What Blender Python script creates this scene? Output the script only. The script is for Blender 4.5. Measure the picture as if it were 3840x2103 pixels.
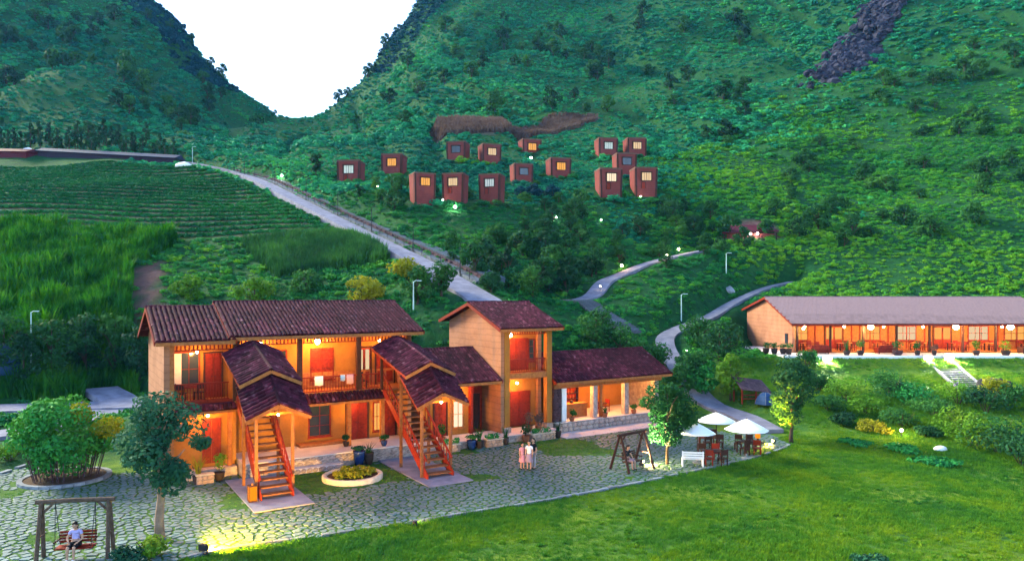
import bpy, bmesh, math, random
import numpy as np
from mathutils import Vector, Matrix, Euler

for _o in list(bpy.data.objects):
    bpy.data.objects.remove(_o, do_unlink=True)
SC = bpy.context.scene
COL = SC.collection
random.seed(7)
RNG = np.random.default_rng(11)

# ------------------------------------------------------------------ camera
CAM_H = 10.0
FPX = 1800.0            # focal length in units of a 2576-wide picture
cam_d = bpy.data.cameras.new('camera')
cam = bpy.data.objects.new('camera', cam_d)
COL.objects.link(cam)
cam.location = (0, 0, CAM_H)
cam.rotation_euler = (math.radians(90), 0, 0)
cam_d.sensor_width = 36.0
cam_d.lens = 36.0 * FPX / 2576.0
cam_d.shift_y = 34.5 / 2576.0
cam_d.clip_start = 0.1
cam_d.clip_end = 3000
SC.camera = cam

# ------------------------------------------------------------------ sky and sun
SUN_EL, SUN_AZ = 30.0, -62.0       # degrees; azimuth from +Y towards +X
world = bpy.data.worlds.new('World')
SC.world = world
world.use_nodes = True
wn = world.node_tree
wn.nodes.clear()
w_out = wn.nodes.new('ShaderNodeOutputWorld')
w_bg = wn.nodes.new('ShaderNodeBackground')
w_sky = wn.nodes.new('ShaderNodeTexSky')
w_sky.sky_type = 'NISHITA'
w_sky.sun_disc = False
w_sky.sun_elevation = math.radians(SUN_EL)
w_sky.sun_rotation = math.radians(SUN_AZ)
w_sky.altitude = 900
w_sky.air_density = 1.0
w_sky.dust_density = 0.6
w_sky.ozone_density = 1.6
w_bg.inputs['Strength'].default_value = 0.05
wn.links.new(w_sky.outputs[0], w_bg.inputs[0])
wn.links.new(w_bg.outputs[0], w_out.inputs[0])
sun_d = bpy.data.lights.new('sun', 'SUN')
sun_d.energy = 1.0
sun_d.angle = math.radians(22)
sun_d.color = (1.0, 0.92, 0.64)
sun = bpy.data.objects.new('sun', sun_d)
COL.objects.link(sun)
_el, _az = math.radians(SUN_EL), math.radians(SUN_AZ)
_dirv = Vector((math.sin(_az) * math.cos(_el), math.cos(_az) * math.cos(_el), math.sin(_el)))
sun.rotation_euler = _dirv.to_track_quat('Z', 'Y').to_euler()
sun.location = (-60, 20, 80)

vs = SC.view_settings
vs.view_transform = 'Standard'
vs.look = 'None'
vs.gamma = 1.0
vs.use_curve_mapping = False
vs.exposure = 3.75
SC.cycles.use_denoising = True
SC.cycles.use_adaptive_sampling = True
SC.cycles.adaptive_threshold = 0.025
SC.cycles.max_bounces = 4
SC.cycles.diffuse_bounces = 2
SC.cycles.glossy_bounces = 2
SC.cycles.transmission_bounces = 3
SC.cycles.transparent_max_bounces = 4
SC.cycles.volume_bounces = 0
SC.cycles.caustics_reflective = False
SC.cycles.caustics_refractive = False
SC.cycles.sample_clamp_indirect = 4.0

# ------------------------------------------------------------------ placing helpers
def at(u, v, D):
    return ((u - 1288) / FPX * D, D, CAM_H - (v - 740) / FPX * D)
def gp(u, v, z=0.0):
    D = (CAM_H - z) * FPX / (v - 740)
    return ((u - 1288) / FPX * D, D, z)

TH = math.radians(32.4856)
CT, ST = math.cos(TH), math.sin(TH)
AX, AY = -17.4, 38.3
def W(s, t, z=0.0):
    return (AX + s * CT - t * ST, AY + s * ST + t * CT, z)
def LOC(x, y):
    dx, dy = x - AX, y - AY
    return (dx * CT + dy * ST, -dx * ST + dy * CT)

# ------------------------------------------------------------------ materials
MATS = {}
def new_mat(name):
    m = bpy.data.materials.new(name)
    m.use_nodes = True
    nt = m.node_tree
    nt.nodes.clear()
    o = nt.nodes.new('ShaderNodeOutputMaterial')
    MATS[name] = m
    return m, nt, o

def _noise(nt, scale, detail=4.0, rough=0.6, coord='Object', dist=0.0):
    tc = nt.nodes.new('ShaderNodeTexCoord')
    n = nt.nodes.new('ShaderNodeTexNoise')
    n.inputs['Scale'].default_value = scale
    n.inputs['Detail'].default_value = detail
    n.inputs['Roughness'].default_value = rough
    n.inputs['Distortion'].default_value = dist
    if coord == 'World':
        g = nt.nodes.new('ShaderNodeNewGeometry')
        nt.links.new(g.outputs['Position'], n.inputs['Vector'])
    else:
        nt.links.new(tc.outputs[coord], n.inputs['Vector'])
    return n

def _ramp(nt, fac, stops):
    r = nt.nodes.new('ShaderNodeValToRGB')
    el = r.color_ramp.elements
    el[0].position, el[0].color = stops[0][0], (*stops[0][1], 1)
    el[1].position, el[1].color = stops[-1][0], (*stops[-1][1], 1)
    for p, c in stops[1:-1]:
        e = el.new(p); e.color = (*c, 1)
    nt.links.new(fac, r.inputs[0])
    return r

def _mix(nt, fac, a, b, mode='MIX'):
    m = nt.nodes.new('ShaderNodeMix')
    m.data_type = 'RGBA'
    m.blend_type = mode
    for sock, val in ((m.inputs[0], fac), (m.inputs[6], a), (m.inputs[7], b)):
        if hasattr(val, 'links'):
            nt.links.new(val, sock)
        elif isinstance(val, (int, float)):
            sock.default_value = val
        else:
            sock.default_value = (*val, 1)
    return m.outputs[2]

def mat(name, c1, c2=None, rough=0.8, scale=3.0, bump=0.0, bscale=None, spec=0.12, rnd=0.0, metal=0.0,
        coord='Object', detail=4.0, emit=None, emit_s=0.0):
    """two-tone mottled surface; rnd adds a tone step per object"""
    m, nt, o = new_mat(name)
    b = nt.nodes.new('ShaderNodeBsdfPrincipled')
    b.inputs['Roughness'].default_value = rough
    b.inputs['Specular IOR Level'].default_value = spec
    b.inputs['Metallic'].default_value = metal
    c2 = c2 or tuple(x * 0.75 for x in c1)
    n = _noise(nt, scale, detail, coord=coord)
    col = _ramp(nt, n.outputs[0], [(0.3, c2), (0.7, c1)]).outputs[0]
    if rnd:
        oi = nt.nodes.new('ShaderNodeObjectInfo')
        mr = nt.nodes.new('ShaderNodeMapRange')
        mr.inputs['To Min'].default_value = 1.0 - rnd
        mr.inputs['To Max'].default_value = 1.0 + rnd
        nt.links.new(oi.outputs['Random'], mr.inputs[0])
        hs = nt.nodes.new('ShaderNodeHueSaturation')
        nt.links.new(mr.outputs[0], hs.inputs['Value'])
        nt.links.new(col, hs.inputs['Color'])
        col = hs.outputs[0]
    nt.links.new(col, b.inputs['Base Color'])
    if bump:
        n2 = _noise(nt, bscale or scale * 4, 5, coord=coord)
        bp = nt.nodes.new('ShaderNodeBump')
        bp.inputs['Strength'].default_value = bump
        bp.inputs['Distance'].default_value = 0.05
        nt.links.new(n2.outputs[0], bp.inputs['Height'])
        nt.links.new(bp.outputs[0], b.inputs['Normal'])
    if emit:
        b.inputs['Emission Color'].default_value = (*emit, 1)
        b.inputs['Emission Strength'].default_value = emit_s
    nt.links.new(b.outputs[0], o.inputs[0])
    return m

def leaf_mat(name, stops, patch=0.05, transl=0.3, var=0.35, rough=0.7):
    """foliage: tone by instance, by leaf position and by slow patches over the land"""
    m, nt, o = new_mat(name)
    oi = nt.nodes.new('ShaderNodeObjectInfo')
    n1 = _noise(nt, patch, 3, coord='World')
    n2 = _noise(nt, 2.3, 3, coord='World')
    def spread(sock, lo, hi, k):
        q = nt.nodes.new('ShaderNodeMapRange')
        q.inputs['From Min'].default_value = lo; q.inputs['From Max'].default_value = hi
        q.inputs['To Min'].default_value = 0.0; q.inputs['To Max'].default_value = k
        nt.links.new(sock, q.inputs[0])
        return q.outputs[0]
    def plus(a_, b_):
        q = nt.nodes.new('ShaderNodeMath'); q.operation = 'ADD'
        nt.links.new(a_, q.inputs[0]); nt.links.new(b_, q.inputs[1])
        return q.outputs[0]
    tot = 0.60 + var + 0.30
    mr = nt.nodes.new('ShaderNodeMapRange')
    mr.inputs['From Min'].default_value = 0.08 * tot
    mr.inputs['From Max'].default_value = 0.92 * tot
    nt.links.new(plus(plus(spread(n1.outputs[0], .34, .66, .60), spread(oi.outputs['Random'], 0, 1, var)), spread(n2.outputs[0], .35, .65, .30)), mr.inputs[0])
    r = _ramp(nt, mr.outputs[0], stops)
    d = nt.nodes.new('ShaderNodeBsdfPrincipled')
    d.inputs['Roughness'].default_value = rough
    d.inputs['Specular IOR Level'].default_value = 0.06
    nt.links.new(r.outputs[0], d.inputs['Base Color'])
    if transl:
        t = nt.nodes.new('ShaderNodeBsdfTranslucent')
        nt.links.new(r.outputs[0], t.inputs[0])
        ms = nt.nodes.new('ShaderNodeMixShader')
        ms.inputs[0].default_value = transl
        nt.links.new(d.outputs[0], ms.inputs[1]); nt.links.new(t.outputs[0], ms.inputs[2])
        nt.links.new(ms.outputs[0], o.inputs[0])
    else:
        nt.links.new(d.outputs[0], o.inputs[0])
    return m

def glow_mat(name, col, s):
    m, nt, o = new_mat(name)
    e = nt.nodes.new('ShaderNodeEmission')
    e.inputs[0].default_value = (*col, 1); e.inputs[1].default_value = s
    nt.links.new(e.outputs[0], o.inputs[0])
    return m

# ------------------------------------------------------------------ mesh helpers
def link(o, parent=None):
    COL.objects.link(o)
    if parent is not None:
        o.parent = parent
    return o

def tag(o, label=None, cat=None, group=None, kind=None):
    if label: o['label'] = label
    if cat: o['category'] = cat
    if group: o['group'] = group
    if kind: o['kind'] = kind
    return o

def empty(name, loc=(0, 0, 0), rz=0.0):
    o = bpy.data.objects.new(name, None)
    o.empty_display_size = 0.3
    o.location = loc
    o.rotation_euler = (0, 0, rz)
    return link(o)

def thing(name, label, cat, loc=(0, 0, 0), rz=0.0, group=None):
    return tag(empty(name, loc, rz), label, cat, group)

class MB:
    def __init__(self):
        self.v = []; self.f = []
    def add(self, vs_, fs_):
        k = len(self.v)
        self.v.extend([tuple(p) for p in vs_])
        self.f.extend([tuple(i + k for i in f) for f in fs_])
        return self
    def box(self, x0, x1, y0, y1, z0, z1):
        return self.add([(x0, y0, z0), (x1, y0, z0), (x1, y1, z0), (x0, y1, z0), (x0, y0, z1), (x1, y0, z1), (x1, y1, z1), (x0, y1, z1)],
                        [(0, 3, 2, 1), (4, 5, 6, 7), (0, 1, 5, 4), (1, 2, 6, 5), (2, 3, 7, 6), (3, 0, 4, 7)])
    def bar(self, a, b, w, h=None, up=(0, 0, 1)):
        """box beam from a to b, w wide, h deep"""
        h = h or w
        a, b = Vector(a), Vector(b)
        d = (b - a).normalized()
        u_ = Vector(up)
        if abs(d.dot(u_)) > 0.98: u_ = Vector((0, 1, 0))
        x = d.cross(u_).normalized(); y = x.cross(d).normalized()
        pts = []
        for p in (a, b):
            for sx, sy in ((-1, -1), (1, -1), (1, 1), (-1, 1)):
                pts.append(p + x * (sx * w / 2) + y * (sy * h / 2))
        return self.add(pts, [(0, 1, 2, 3), (7, 6, 5, 4), (0, 4, 5, 1), (1, 5, 6, 2), (2, 6, 7, 3), (3, 7, 4, 0)])
    def tube(self, pts, rad, n=7, cap=True):
        pts = [Vector(p) for p in pts]
        if not hasattr(rad, '__len__'): rad = [rad] * len(pts)
        vs_, fs_ = [], []
        ref = Vector((0.31, 0.17, 0.93)).normalized()
        for i, p in enumerate(pts):
            d = (pts[min(i + 1, len(pts) - 1)] - pts[max(i - 1, 0)]).normalized()
            r_ = ref if abs(d.dot(ref)) < 0.95 else Vector((1, 0, 0))
            x = d.cross(r_).normalized(); y = d.cross(x).normalized()
            for k in range(n):
                a = 2 * math.pi * k / n
                vs_.append(p + (x * math.cos(a) + y * math.sin(a)) * rad[i])
        for i in range(len(pts) - 1):
            for k in range(n):
                k2 = (k + 1) % n
                fs_.append((i * n + k, i * n + k2, (i + 1) * n + k2, (i + 1) * n + k))
        if cap:
            fs_.append(tuple(range(n - 1, -1, -1)))
            fs_.append(tuple(range((len(pts) - 1) * n, len(pts) * n)))
        return self.add(vs_, fs_)
    def lathe(self, prof, n=14, cx=0, cy=0, cap=True):
        """prof: list of (r, z)"""
        vs_, fs_ = [], []
        for r, z in prof:
            for k in range(n):
                a = 2 * math.pi * k / n
                vs_.append((cx + r * math.cos(a), cy + r * math.sin(a), z))
        for i in range(len(prof) - 1):
            for k in range(n):
                k2 = (k + 1) % n
                fs_.append((i * n + k, i * n + k2, (i + 1) * n + k2, (i + 1) * n + k))
        if cap:
            fs_.append(tuple(range(n - 1, -1, -1)))
            fs_.append(tuple(range((len(prof) - 1) * n, len(prof) * n)))
        return self.add(vs_, fs_)
    def ball(self, c, r, n=10, m=7, sq=(1, 1, 1)):
        prof = [(r * math.sin(math.pi * i / m), -r * math.cos(math.pi * i / m)) for i in range(m + 1)]
        k = len(self.v)
        self.lathe([(max(a, 1e-3), z) for a, z in prof], n)
        for i in range(k, len(self.v)):
            x, y, z = self.v[i]
            self.v[i] = (c[0] + x * sq[0], c[1] + y * sq[1], c[2] + z * sq[2])
        return self
    def prism(self, poly, z0, z1):
        n = len(poly)
        zz0 = z0 if hasattr(z0, '__len__') else [z0] * n
        zz1 = z1 if hasattr(z1, '__len__') else [z1] * n
        vs_ = [(p[0], p[1], zz0[i]) for i, p in enumerate(poly)] + [(p[0], p[1], zz1[i]) for i, p in enumerate(poly)]
        fs_ = [tuple(range(n - 1, -1, -1)), tuple(range(n, 2 * n))]
        fs_ += [(i, (i + 1) % n, n + (i + 1) % n, n + i) for i in range(n)]
        return self.add(vs_, fs_)
    def mesh(self, name, m=None, smooth=False):
        me = bpy.data.meshes.new(name)
        me.from_pydata(self.v, [], self.f)
        if smooth:
            me.polygons.foreach_set('use_smooth', [True] * len(me.polygons))
        if m is not None: me.materials.append(MATS[m] if isinstance(m, str) else m)
        me.update()
        return me
    def build(self, name, m=None, parent=None, smooth=False, bevel=0.0):
        o = bpy.data.objects.new(name, self.mesh(name, m, smooth))
        if bevel:
            bv = o.modifiers.new('bevel', 'BEVEL'); bv.width = bevel; bv.segments = 1; bv.limit_method = 'ANGLE'
        return link(o, parent)

def inst(name, me, parent, loc=(0, 0, 0), rot=(0, 0, 0), sc=(1, 1, 1)):
    o = bpy.data.objects.new(name, me)
    o.location = loc; o.rotation_euler = rot
    o.scale = sc if hasattr(sc, '__len__') else (sc, sc, sc)
    return link(o, parent)

def copy_tree(o, parent=None):
    c = o.copy(); COL.objects.link(c); c.parent = parent
    for ch in list(o.children):
        copy_tree(ch, c)
    return c
# ------------------------------------------------------------------ terrain
CP = []   # control points (x, y, z)
def cpts(u, rows):
    for v, D in rows:
        CP.append(at(u, v, D))
for u in (-350, 0):
    cpts(u, [(1080, 52), (970, 62), (870, 66), (750, 74), (600, 86), (500, 104), (400, 135), (372, 150), (300, 175), (200, 205), (0, 260), (-150, 300)])
cpts(200, [(970, 62), (870, 66), (750, 75), (600, 88), (500, 106), (400, 136), (372, 150), (300, 180), (200, 212), (0, 272)])
cpts(440, [(780, 73), (650, 83), (500, 110), (420, 140), (372, 158), (300, 195), (200, 235), (120, 265)])
cpts(700, [(760, 71), (650, 82), (600, 90), (500, 112), (440, 130), (380, 160), (340, 200), (312, 262)])
cpts(1100, [(800, 62), (740, 70), (600, 92), (500, 115), (420, 140), (340, 175), (250, 222), (100, 288), (0, 330)])
cpts(900, [(380, 158), (320, 198), (280, 240)])
cpts(1450, [(900, 64), (800, 72), (740, 80), (650, 95), (560, 110), (500, 122), (400, 148), (340, 170), (280, 200), (150, 255), (0, 320), (-150, 370)])
cpts(1700, [(1010, 58), (870, 69.5), (800, 78), (740, 86), (650, 100), (560, 115), (480, 130), (400, 150), (200, 220), (0, 290)])
cpts(1920, [(1060, 54), (970, 61), (915, 66), (730, 93), (600, 112), (500, 130), (400, 150), (200, 205), (0, 265)])
cpts(2300, [(1100, 49), (1010, 57), (915, 65.5), (735, 93), (600, 110), (400, 140), (200, 180), (0, 225), (-150, 260)])
cpts(2576, [(1130, 46), (1010, 56), (915, 65.5), (735, 92), (600, 106), (400, 132), (200, 165), (0, 200)])
cpts(2950, [(1150, 44), (1010, 55), (915, 65), (735, 90), (600, 102), (400, 124), (200, 150), (0, 180)])
# crests: left hill, saddle, right hill
for p in [(380, 0, 292), (450, 55, 287), (520, 130, 285), (560, 185, 285), (640, 240, 290), (700, 284, 297), (735, 312, 300),
          (762, 330, 300), (790, 312, 300), (840, 262, 300), (920, 205, 303), (955, 178, 306), (962, 130, 312), (978, 95, 318), (1050, 0, 335), (1120, -90, 345)]:
    u_, v_, D_ = p
    CP.append(at(u_, v_ + 8, D_))
    CP.append(at(u_, v_ + 60, D_ + 28))          # the far side drops away behind the crest
# ground beyond the crests falls away
for x, y, z in [(-125, 400, 40), (-180, 400, 70), (-60, 400, 60), (-240, 380, 110), (-20, 410, 110), (-320, 420, 140), (60, 430, 150), (-110, 470, 20)]:
    CP.append((x, y, z))
# the level ground of plaza, lawn and houses
for x in range(-36, 22, 8):
    for y in (-50, 0, 14, 24, 34, 42):
        CP.append((x, y, 0))
for s, t in [(-4, 9), (6, 9.5), (14, 9), (24, 8), (33, 8)]:
    CP.append(W(s, t, 0.6))
for x in (26, 36, 50, 70):
    CP.append((x, 30, -0.8)); CP.append((x, 0, -1.0)); CP.append((x, -50, -1.0)); CP.append((x, 42, -0.3))
CP = np.array(CP)

def tps_fit(P, lam):
    n = len(P)
    d = np.linalg.norm(P[:, None, :2] - P[None, :, :2], axis=2) + 1e-9
    K = d * d * np.log(d) + lam * np.eye(n)
    Q = np.hstack([np.ones((n, 1)), P[:, :2]])
    A_ = np.block([[K, Q], [Q.T, np.zeros((3, 3))]])
    return np.linalg.solve(A_, np.concatenate([P[:, 2], np.zeros(3)]))
_S = 100.0
_CPs = CP / np.array([_S, _S, 1.0])
_WT = tps_fit(_CPs, 0.0008)
def tps(x, y):
    x = np.asarray(x, float).ravel() / _S; y = np.asarray(y, float).ravel() / _S
    out = np.empty(len(x))
    for a in range(0, len(x), 20000):
        xx, yy = x[a:a + 20000], y[a:a + 20000]
        d2 = (xx[:, None] - _CPs[None, :, 0]) ** 2 + (yy[:, None] - _CPs[None, :, 1]) ** 2 + 1e-12
        out[a:a + 20000] = (0.5 * d2 * np.log(d2)) @ _WT[:-3] + _WT[-3] + _WT[-2] * xx + _WT[-1] * yy
    return out

_PERM = RNG.random((64, 64))
def vnoise(x, y, s):
    """smooth value noise, 0..1"""
    x = np.asarray(x) / s; y = np.asarray(y) / s
    xi = np.floor(x).astype(int); yi = np.floor(y).astype(int)
    fx = x - xi; fy = y - yi
    fx = fx * fx * (3 - 2 * fx); fy = fy * fy * (3 - 2 * fy)
    g_ = lambda i, j: _PERM[i % 64, j % 64]
    return (g_(xi, yi) * (1 - fx) + g_(xi + 1, yi) * fx) * (1 - fy) + (g_(xi, yi + 1) * (1 - fx) + g_(xi + 1, yi + 1) * fx) * fy
def sstep(a, b, x):
    t = np.clip((x - a) / (b - a), 0, 1)
    return t * t * (3 - 2 * t)

# roads: centre lines (picture position, distance) and widths
def line(pts):
    return np.array([at(*p) for p in pts])
ROADS = {
    'concrete_road': (line([(400, 408, 154), (480, 415, 144), (560, 428, 136), (640, 450, 128), (760, 510, 110), (900, 580, 94.5), (1060, 660, 79), (1200, 742, 66.5), (1222, 757, 64.5)]), 3.2),
    'lit_path': (line([(1440, 757, 80), (1490, 742, 83.5), (1520, 708, 88.5), (1560, 690, 92), (1620, 665, 96), (1700, 643, 101), (1775, 628, 106)]), 2.2),
    'winding_road': (line([(1935, 1080, 51.5), (1870, 1045, 55.5), (1790, 1015, 59), (1738, 965, 62), (1700, 915, 65.5), (1676, 875, 68.7), (1676, 845, 72), (1715, 822, 76.5), (1785, 795, 82), (1850, 757, 89), (1925, 724, 97), (1990, 708, 103)]), 2.2),
    'side_road': (np.array([(-45, 47.5, .1), (-36.5, 51, .1), (-33, 57, .5), (-34, 62, .8), (-38, 66, 1.4)]), 3.0),
    'back_road': (np.array([(-52, 57, .6), (-44, 59, .6), (-36, 60.5, .65), (-30, 60.5, .8), (-22, 60, 1.0)]), 4.2),
}
def resample(P, step=1.2):
    P = np.asarray(P, float)
    # Catmull-Rom then even steps
    Q = np.vstack([2 * P[0] - P[1], P, 2 * P[-1] - P[-2]])
    out = []
    for i in range(1, len(Q) - 2):
        p0, p1, p2, p3 = Q[i - 1], Q[i], Q[i + 1], Q[i + 2]
        for t in np.linspace(0, 1, 16, endpoint=False):
            out.append(0.5 * ((2 * p1) + (-p0 + p2) * t + (2 * p0 - 5 * p1 + 4 * p2 - p3) * t * t + (-p0 + 3 * p1 - 3 * p2 + p3) * t ** 3))
    out.append(P[-1])
    out = np.array(out)
    d = np.concatenate([[0], np.cumsum(np.linalg.norm(np.diff(out[:, :2], axis=0), axis=1))])
    n = max(2, int(d[-1] / step))
    s = np.linspace(0, d[-1], n)
    return np.stack([np.interp(s, d, out[:, k]) for k in range(3)], 1)
RLINE = {k: (resample(p), w) for k, (p, w) in ROADS.items()}

def height(x, y):
    """final ground height"""
    sh = np.shape(x)
    x = np.asarray(x, float).ravel(); y = np.asarray(y, float).ravel()
    z = tps(x, y)
    s = (x - AX) * CT + (y - AY) * ST
    t = -(x - AX) * ST + (y - AY) * CT
    # roughness that grows with distance from the houses
    rough = sstep(60, 120, y)
    z = z + rough * ((vnoise(x, y, 22) - 0.5) * 3.0 + (vnoise(x + 50, y, 9) - 0.5) * 1.4)
    far = sstep(170, 240, y) * (1 - .75 * sstep(270, 295, y))
    z = z + far * ((vnoise(x, y + 31, 30) - 0.5) * 8.0 + (vnoise(x, y, 12) - 0.5) * 4.0)
    # gullies running down the mountainsides
    gl_ = np.abs(vnoise(x + .25 * y, y * .35, 17) - .5) * 2
    z = z - sstep(125, 190, y) * (1 - .6 * sstep(270, 300, y)) * 3.6 * (1 - sstep(0, .34, gl_))
    # level ground
    w = (1 - sstep(7.5, 13, t)) * (1 - sstep(18.5, 23, x)) * (1 - sstep(52, 60, y))
    w = w * sstep(-60, -38, x)
    z = z * (1 - w) + (-0.06) * w
    # restaurant pad
    _xb = 17.2 + np.clip((y - 70) / 8, 0, 1) * 5.0
    w = sstep(0, 3.2, x - _xb) * sstep(63.0, 66.5, y) * (1 - sstep(85, 89, y))
    z = z * (1 - w) + 4.15 * w
    for k, (P, wd) in RLINE.items():
        m = (x > P[:, 0].min() - 9) & (x < P[:, 0].max() + 9) & (y > P[:, 1].min() - 9) & (y < P[:, 1].max() + 9)
        idx = np.nonzero(m)[0]
        if len(idx) == 0: continue
        for a in range(0, len(idx), 8000):
            ii = idx[a:a + 8000]
            d2 = (x[ii, None] - P[None, :, 0]) ** 2 + (y[ii, None] - P[None, :, 1]) ** 2
            j = d2.argmin(1); d = np.sqrt(d2[np.arange(len(ii)), j])
            f0, f1 = (.6, 2.8) if k == 'winding_road' else (1.3, 5.0)
            ww = 1 - sstep(wd / 2 + f0, wd / 2 + f1, d)
            z[ii] = z[ii] * (1 - ww) + (P[j, 2] - 0.28) * ww
    return z.reshape(sh) if sh else float(z[0])

def road_dist(x, y):
    x = np.asarray(x, float); y = np.asarray(y, float)
    best = np.full(len(x), 99.0)
    for k, (P, wd) in RLINE.items():
        for a in range(0, len(x), 8000):
            d2 = (x[a:a + 8000, None] - P[None, :, 0]) ** 2 + (y[a:a + 8000, None] - P[None, :, 1]) ** 2
            best[a:a + 8000] = np.minimum(best[a:a + 8000], np.sqrt(d2.min(1)) - wd / 2)
    return best

def inpoly(x, y, poly):
    x = np.asarray(x, float); y = np.asarray(y, float)
    c = np.zeros(x.shape, bool)
    n = len(poly)
    for i in range(n):
        x1, y1 = poly[i][:2]; x2, y2 = poly[(i + 1) % n][:2]
        hit = ((y1 > y) != (y2 > y)) & (x < (x2 - x1) * (y - y1) / ((y2 - y1) + 1e-12) + x1)
        c ^= hit
    return c

def polyP(pts):
    return [at(*p)[:2] for p in pts]
# patches of land with a cover of their own
TEA = polyP([(-60, 402, 134), (140, 402, 135), (300, 408, 137), (470, 422, 137), (620, 462, 122), (730, 515, 107), (860, 585, 91), (700, 605, 89), (440, 590, 90), (-60, 575, 89)])
CANE_L = polyP([(-120, 575, 89), (120, 560, 90), (440, 565, 90), (435, 605, 87), (330, 660, 81), (325, 760, 74), (345, 850, 67), (330, 930, 63.5), (-120, 950, 63)])
CANE_M = polyP([(610, 622, 86.5), (740, 612, 88.5), (900, 608, 89.5), (985, 640, 83), (960, 690, 78), (700, 700, 77)])
BARE = polyP([(335, 660, 81), (420, 640, 83), (400, 700, 77.5), (395, 770, 72.5), (335, 770, 73)])
DRYCORN = polyP([(1075, 318, 186), (1280, 305, 190), (1500, 278, 202), (1500, 300, 192), (1330, 345, 171), (1110, 355, 168)])
ROCK = polyP([(2050, 185, 189), (2100, 110, 208), (2210, 20, 232), (2330, -30, 240), (2240, 60, 219), (2140, 160, 193)])
REDPIT = polyP([(1800, 600, 113), (1870, 570, 118), (1960, 580, 116), (1960, 608, 112), (1850, 612, 111)])

GX = np.concatenate([np.arange(-360, -80, 4.0), np.arange(-80, 90, 1.5), np.arange(90, 330, 4.0)])
GY = np.concatenate([np.arange(-60, 10, 5.0), np.arange(10, 130, 1.5), np.arange(130, 210, 2.5), np.arange(210, 500, 4.0)])
gx, gy = np.meshgrid(GX, GY)
gz = height(gx, gy)

def terrain_mesh():
    ny, nx = gx.shape
    verts = np.stack([gx.ravel(), gy.ravel(), gz.ravel()], 1)
    i = np.arange(ny * nx).reshape(ny, nx)
    q = np.stack([i[:-1, :-1], i[:-1, 1:], i[1:, 1:], i[1:, :-1]], -1).reshape(-1, 4)
    me = bpy.data.meshes.new('terrain')
    me.vertices.add(len(verts)); me.vertices.foreach_set('co', verts.ravel())
    me.loops.add(q.size); me.loops.foreach_set('vertex_index', q.ravel())
    me.polygons.add(len(q)); me.polygons.foreach_set('loop_start', np.arange(0, q.size, 4)); me.polygons.foreach_set('loop_total', np.full(len(q), 4))
    me.polygons.foreach_set('use_smooth', np.ones(len(q), bool))
    me.update(calc_edges=True)
    # what covers the land: r = mown lawn, g = bare earth, b = dry crop
    x, y = gx.ravel(), gy.ravel()
    s, t = LOC(x, y)
    lawn = (1 - sstep(6, 10, t)) * (1 - sstep(64, 67, y))
    lawn = np.maximum(lawn, sstep(14, 18, x) * sstep(40, 48, y) * (1 - sstep(64, 66, y)))
    soil = np.maximum(inpoly(x, y, BARE), inpoly(x, y, REDPIT)).astype(float)
    soil = np.maximum(soil, .4 * inpoly(x, y, TEA))
    dry = inpoly(x, y, DRYCORN).astype(float)
    rock = inpoly(x, y, ROCK).astype(float)
    c = me.color_attributes.new('cover', 'FLOAT_COLOR', 'POINT')
    c.data.foreach_set('color', np.stack([lawn, soil, dry, rock], 1).ravel().astype(np.float32))
    return me

def terrain_mat():
    m, nt, o = new_mat('terrain')
    b = nt.nodes.new('ShaderNodeBsdfPrincipled')
    b.inputs['Roughness'].default_value = 0.95
    b.inputs['Specular IOR Level'].default_value = 0.1
    at_ = nt.nodes.new('ShaderNodeAttribute'); at_.attribute_name = 'cover'
    sp = nt.nodes.new('ShaderNodeSeparateColor')
    nt.links.new(at_.outputs['Color'], sp.inputs[0])
    n1 = _noise(nt, 0.12, 6, 0.65, 'World')
    n2 = _noise(nt, 1.1, 6, 0.7, 'World')
    n3 = _noise(nt, 0.35, 5, 0.6, 'World', 0.6)
    hill = _ramp(nt, n1.outputs[0], [(0.3, (0.003, 0.035, 0.012)), (0.5, (0.008, 0.07, 0.02)), (0.7, (0.03, 0.11, 0.015))]).outputs[0]
    hill = _mix(nt, 0.6, hill, _ramp(nt, n2.outputs[0], [(0.35, (0.003, 0.025, 0.010)), (0.65, (0.02, 0.10, 0.018))]).outputs[0])
    law = _ramp(nt, n3.outputs[0], [(0.36, (0.013, 0.080, 0.020)), (0.5, (0.070, 0.16, 0.016)), (0.64, (0.170, 0.235, 0.014))]).outputs[0]
    law = _mix(nt, 0.45, law, _ramp(nt, n2.outputs[0], [(0.38, (0.016, 0.07, 0.012)), (0.62, (0.10, 0.18, 0.014))]).outputs[0])
    col = _mix(nt, sp.outputs[0], hill, law)
    col = _mix(nt, sp.outputs[1], col, _ramp(nt, n2.outputs[0], [(0.3, (0.09, 0.045, 0.04)), (0.7, (0.16, 0.085, 0.07))]).outputs[0])
    col = _mix(nt, sp.outputs[2], col, _ramp(nt, n2.outputs[0], [(0.3, (0.13, 0.08, 0.06)), (0.7, (0.22, 0.15, 0.11))]).outputs[0])
    col = _mix(nt, at_.outputs['Alpha'], col, _ramp(nt, n2.outputs[0], [(0.35, (0.02, 0.02, 0.035)), (0.62, (0.09, 0.09, 0.12)), (0.72, (0.2, 0.2, 0.22))]).outputs[0])
    nt.links.new(col, b.inputs['Base Color'])
    n4 = _noise(nt, 3.0, 6, 0.7, 'World')
    bp = nt.nodes.new('ShaderNodeBump'); bp.inputs['Strength'].default_value = 0.9; bp.inputs['Distance'].default_value = 0.25
    nt.links.new(n4.outputs[0], bp.inputs['Height']); nt.links.new(bp.outputs[0], b.inputs['Normal'])
    nt.links.new(b.outputs[0], o.inputs[0])
    return m
terrain_mat()
_me = terrain_mesh(); _me.materials.append(MATS['terrain'])
terrain = link(bpy.data.objects.new('terrain', _me)); tag(terrain, kind='structure')

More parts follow.
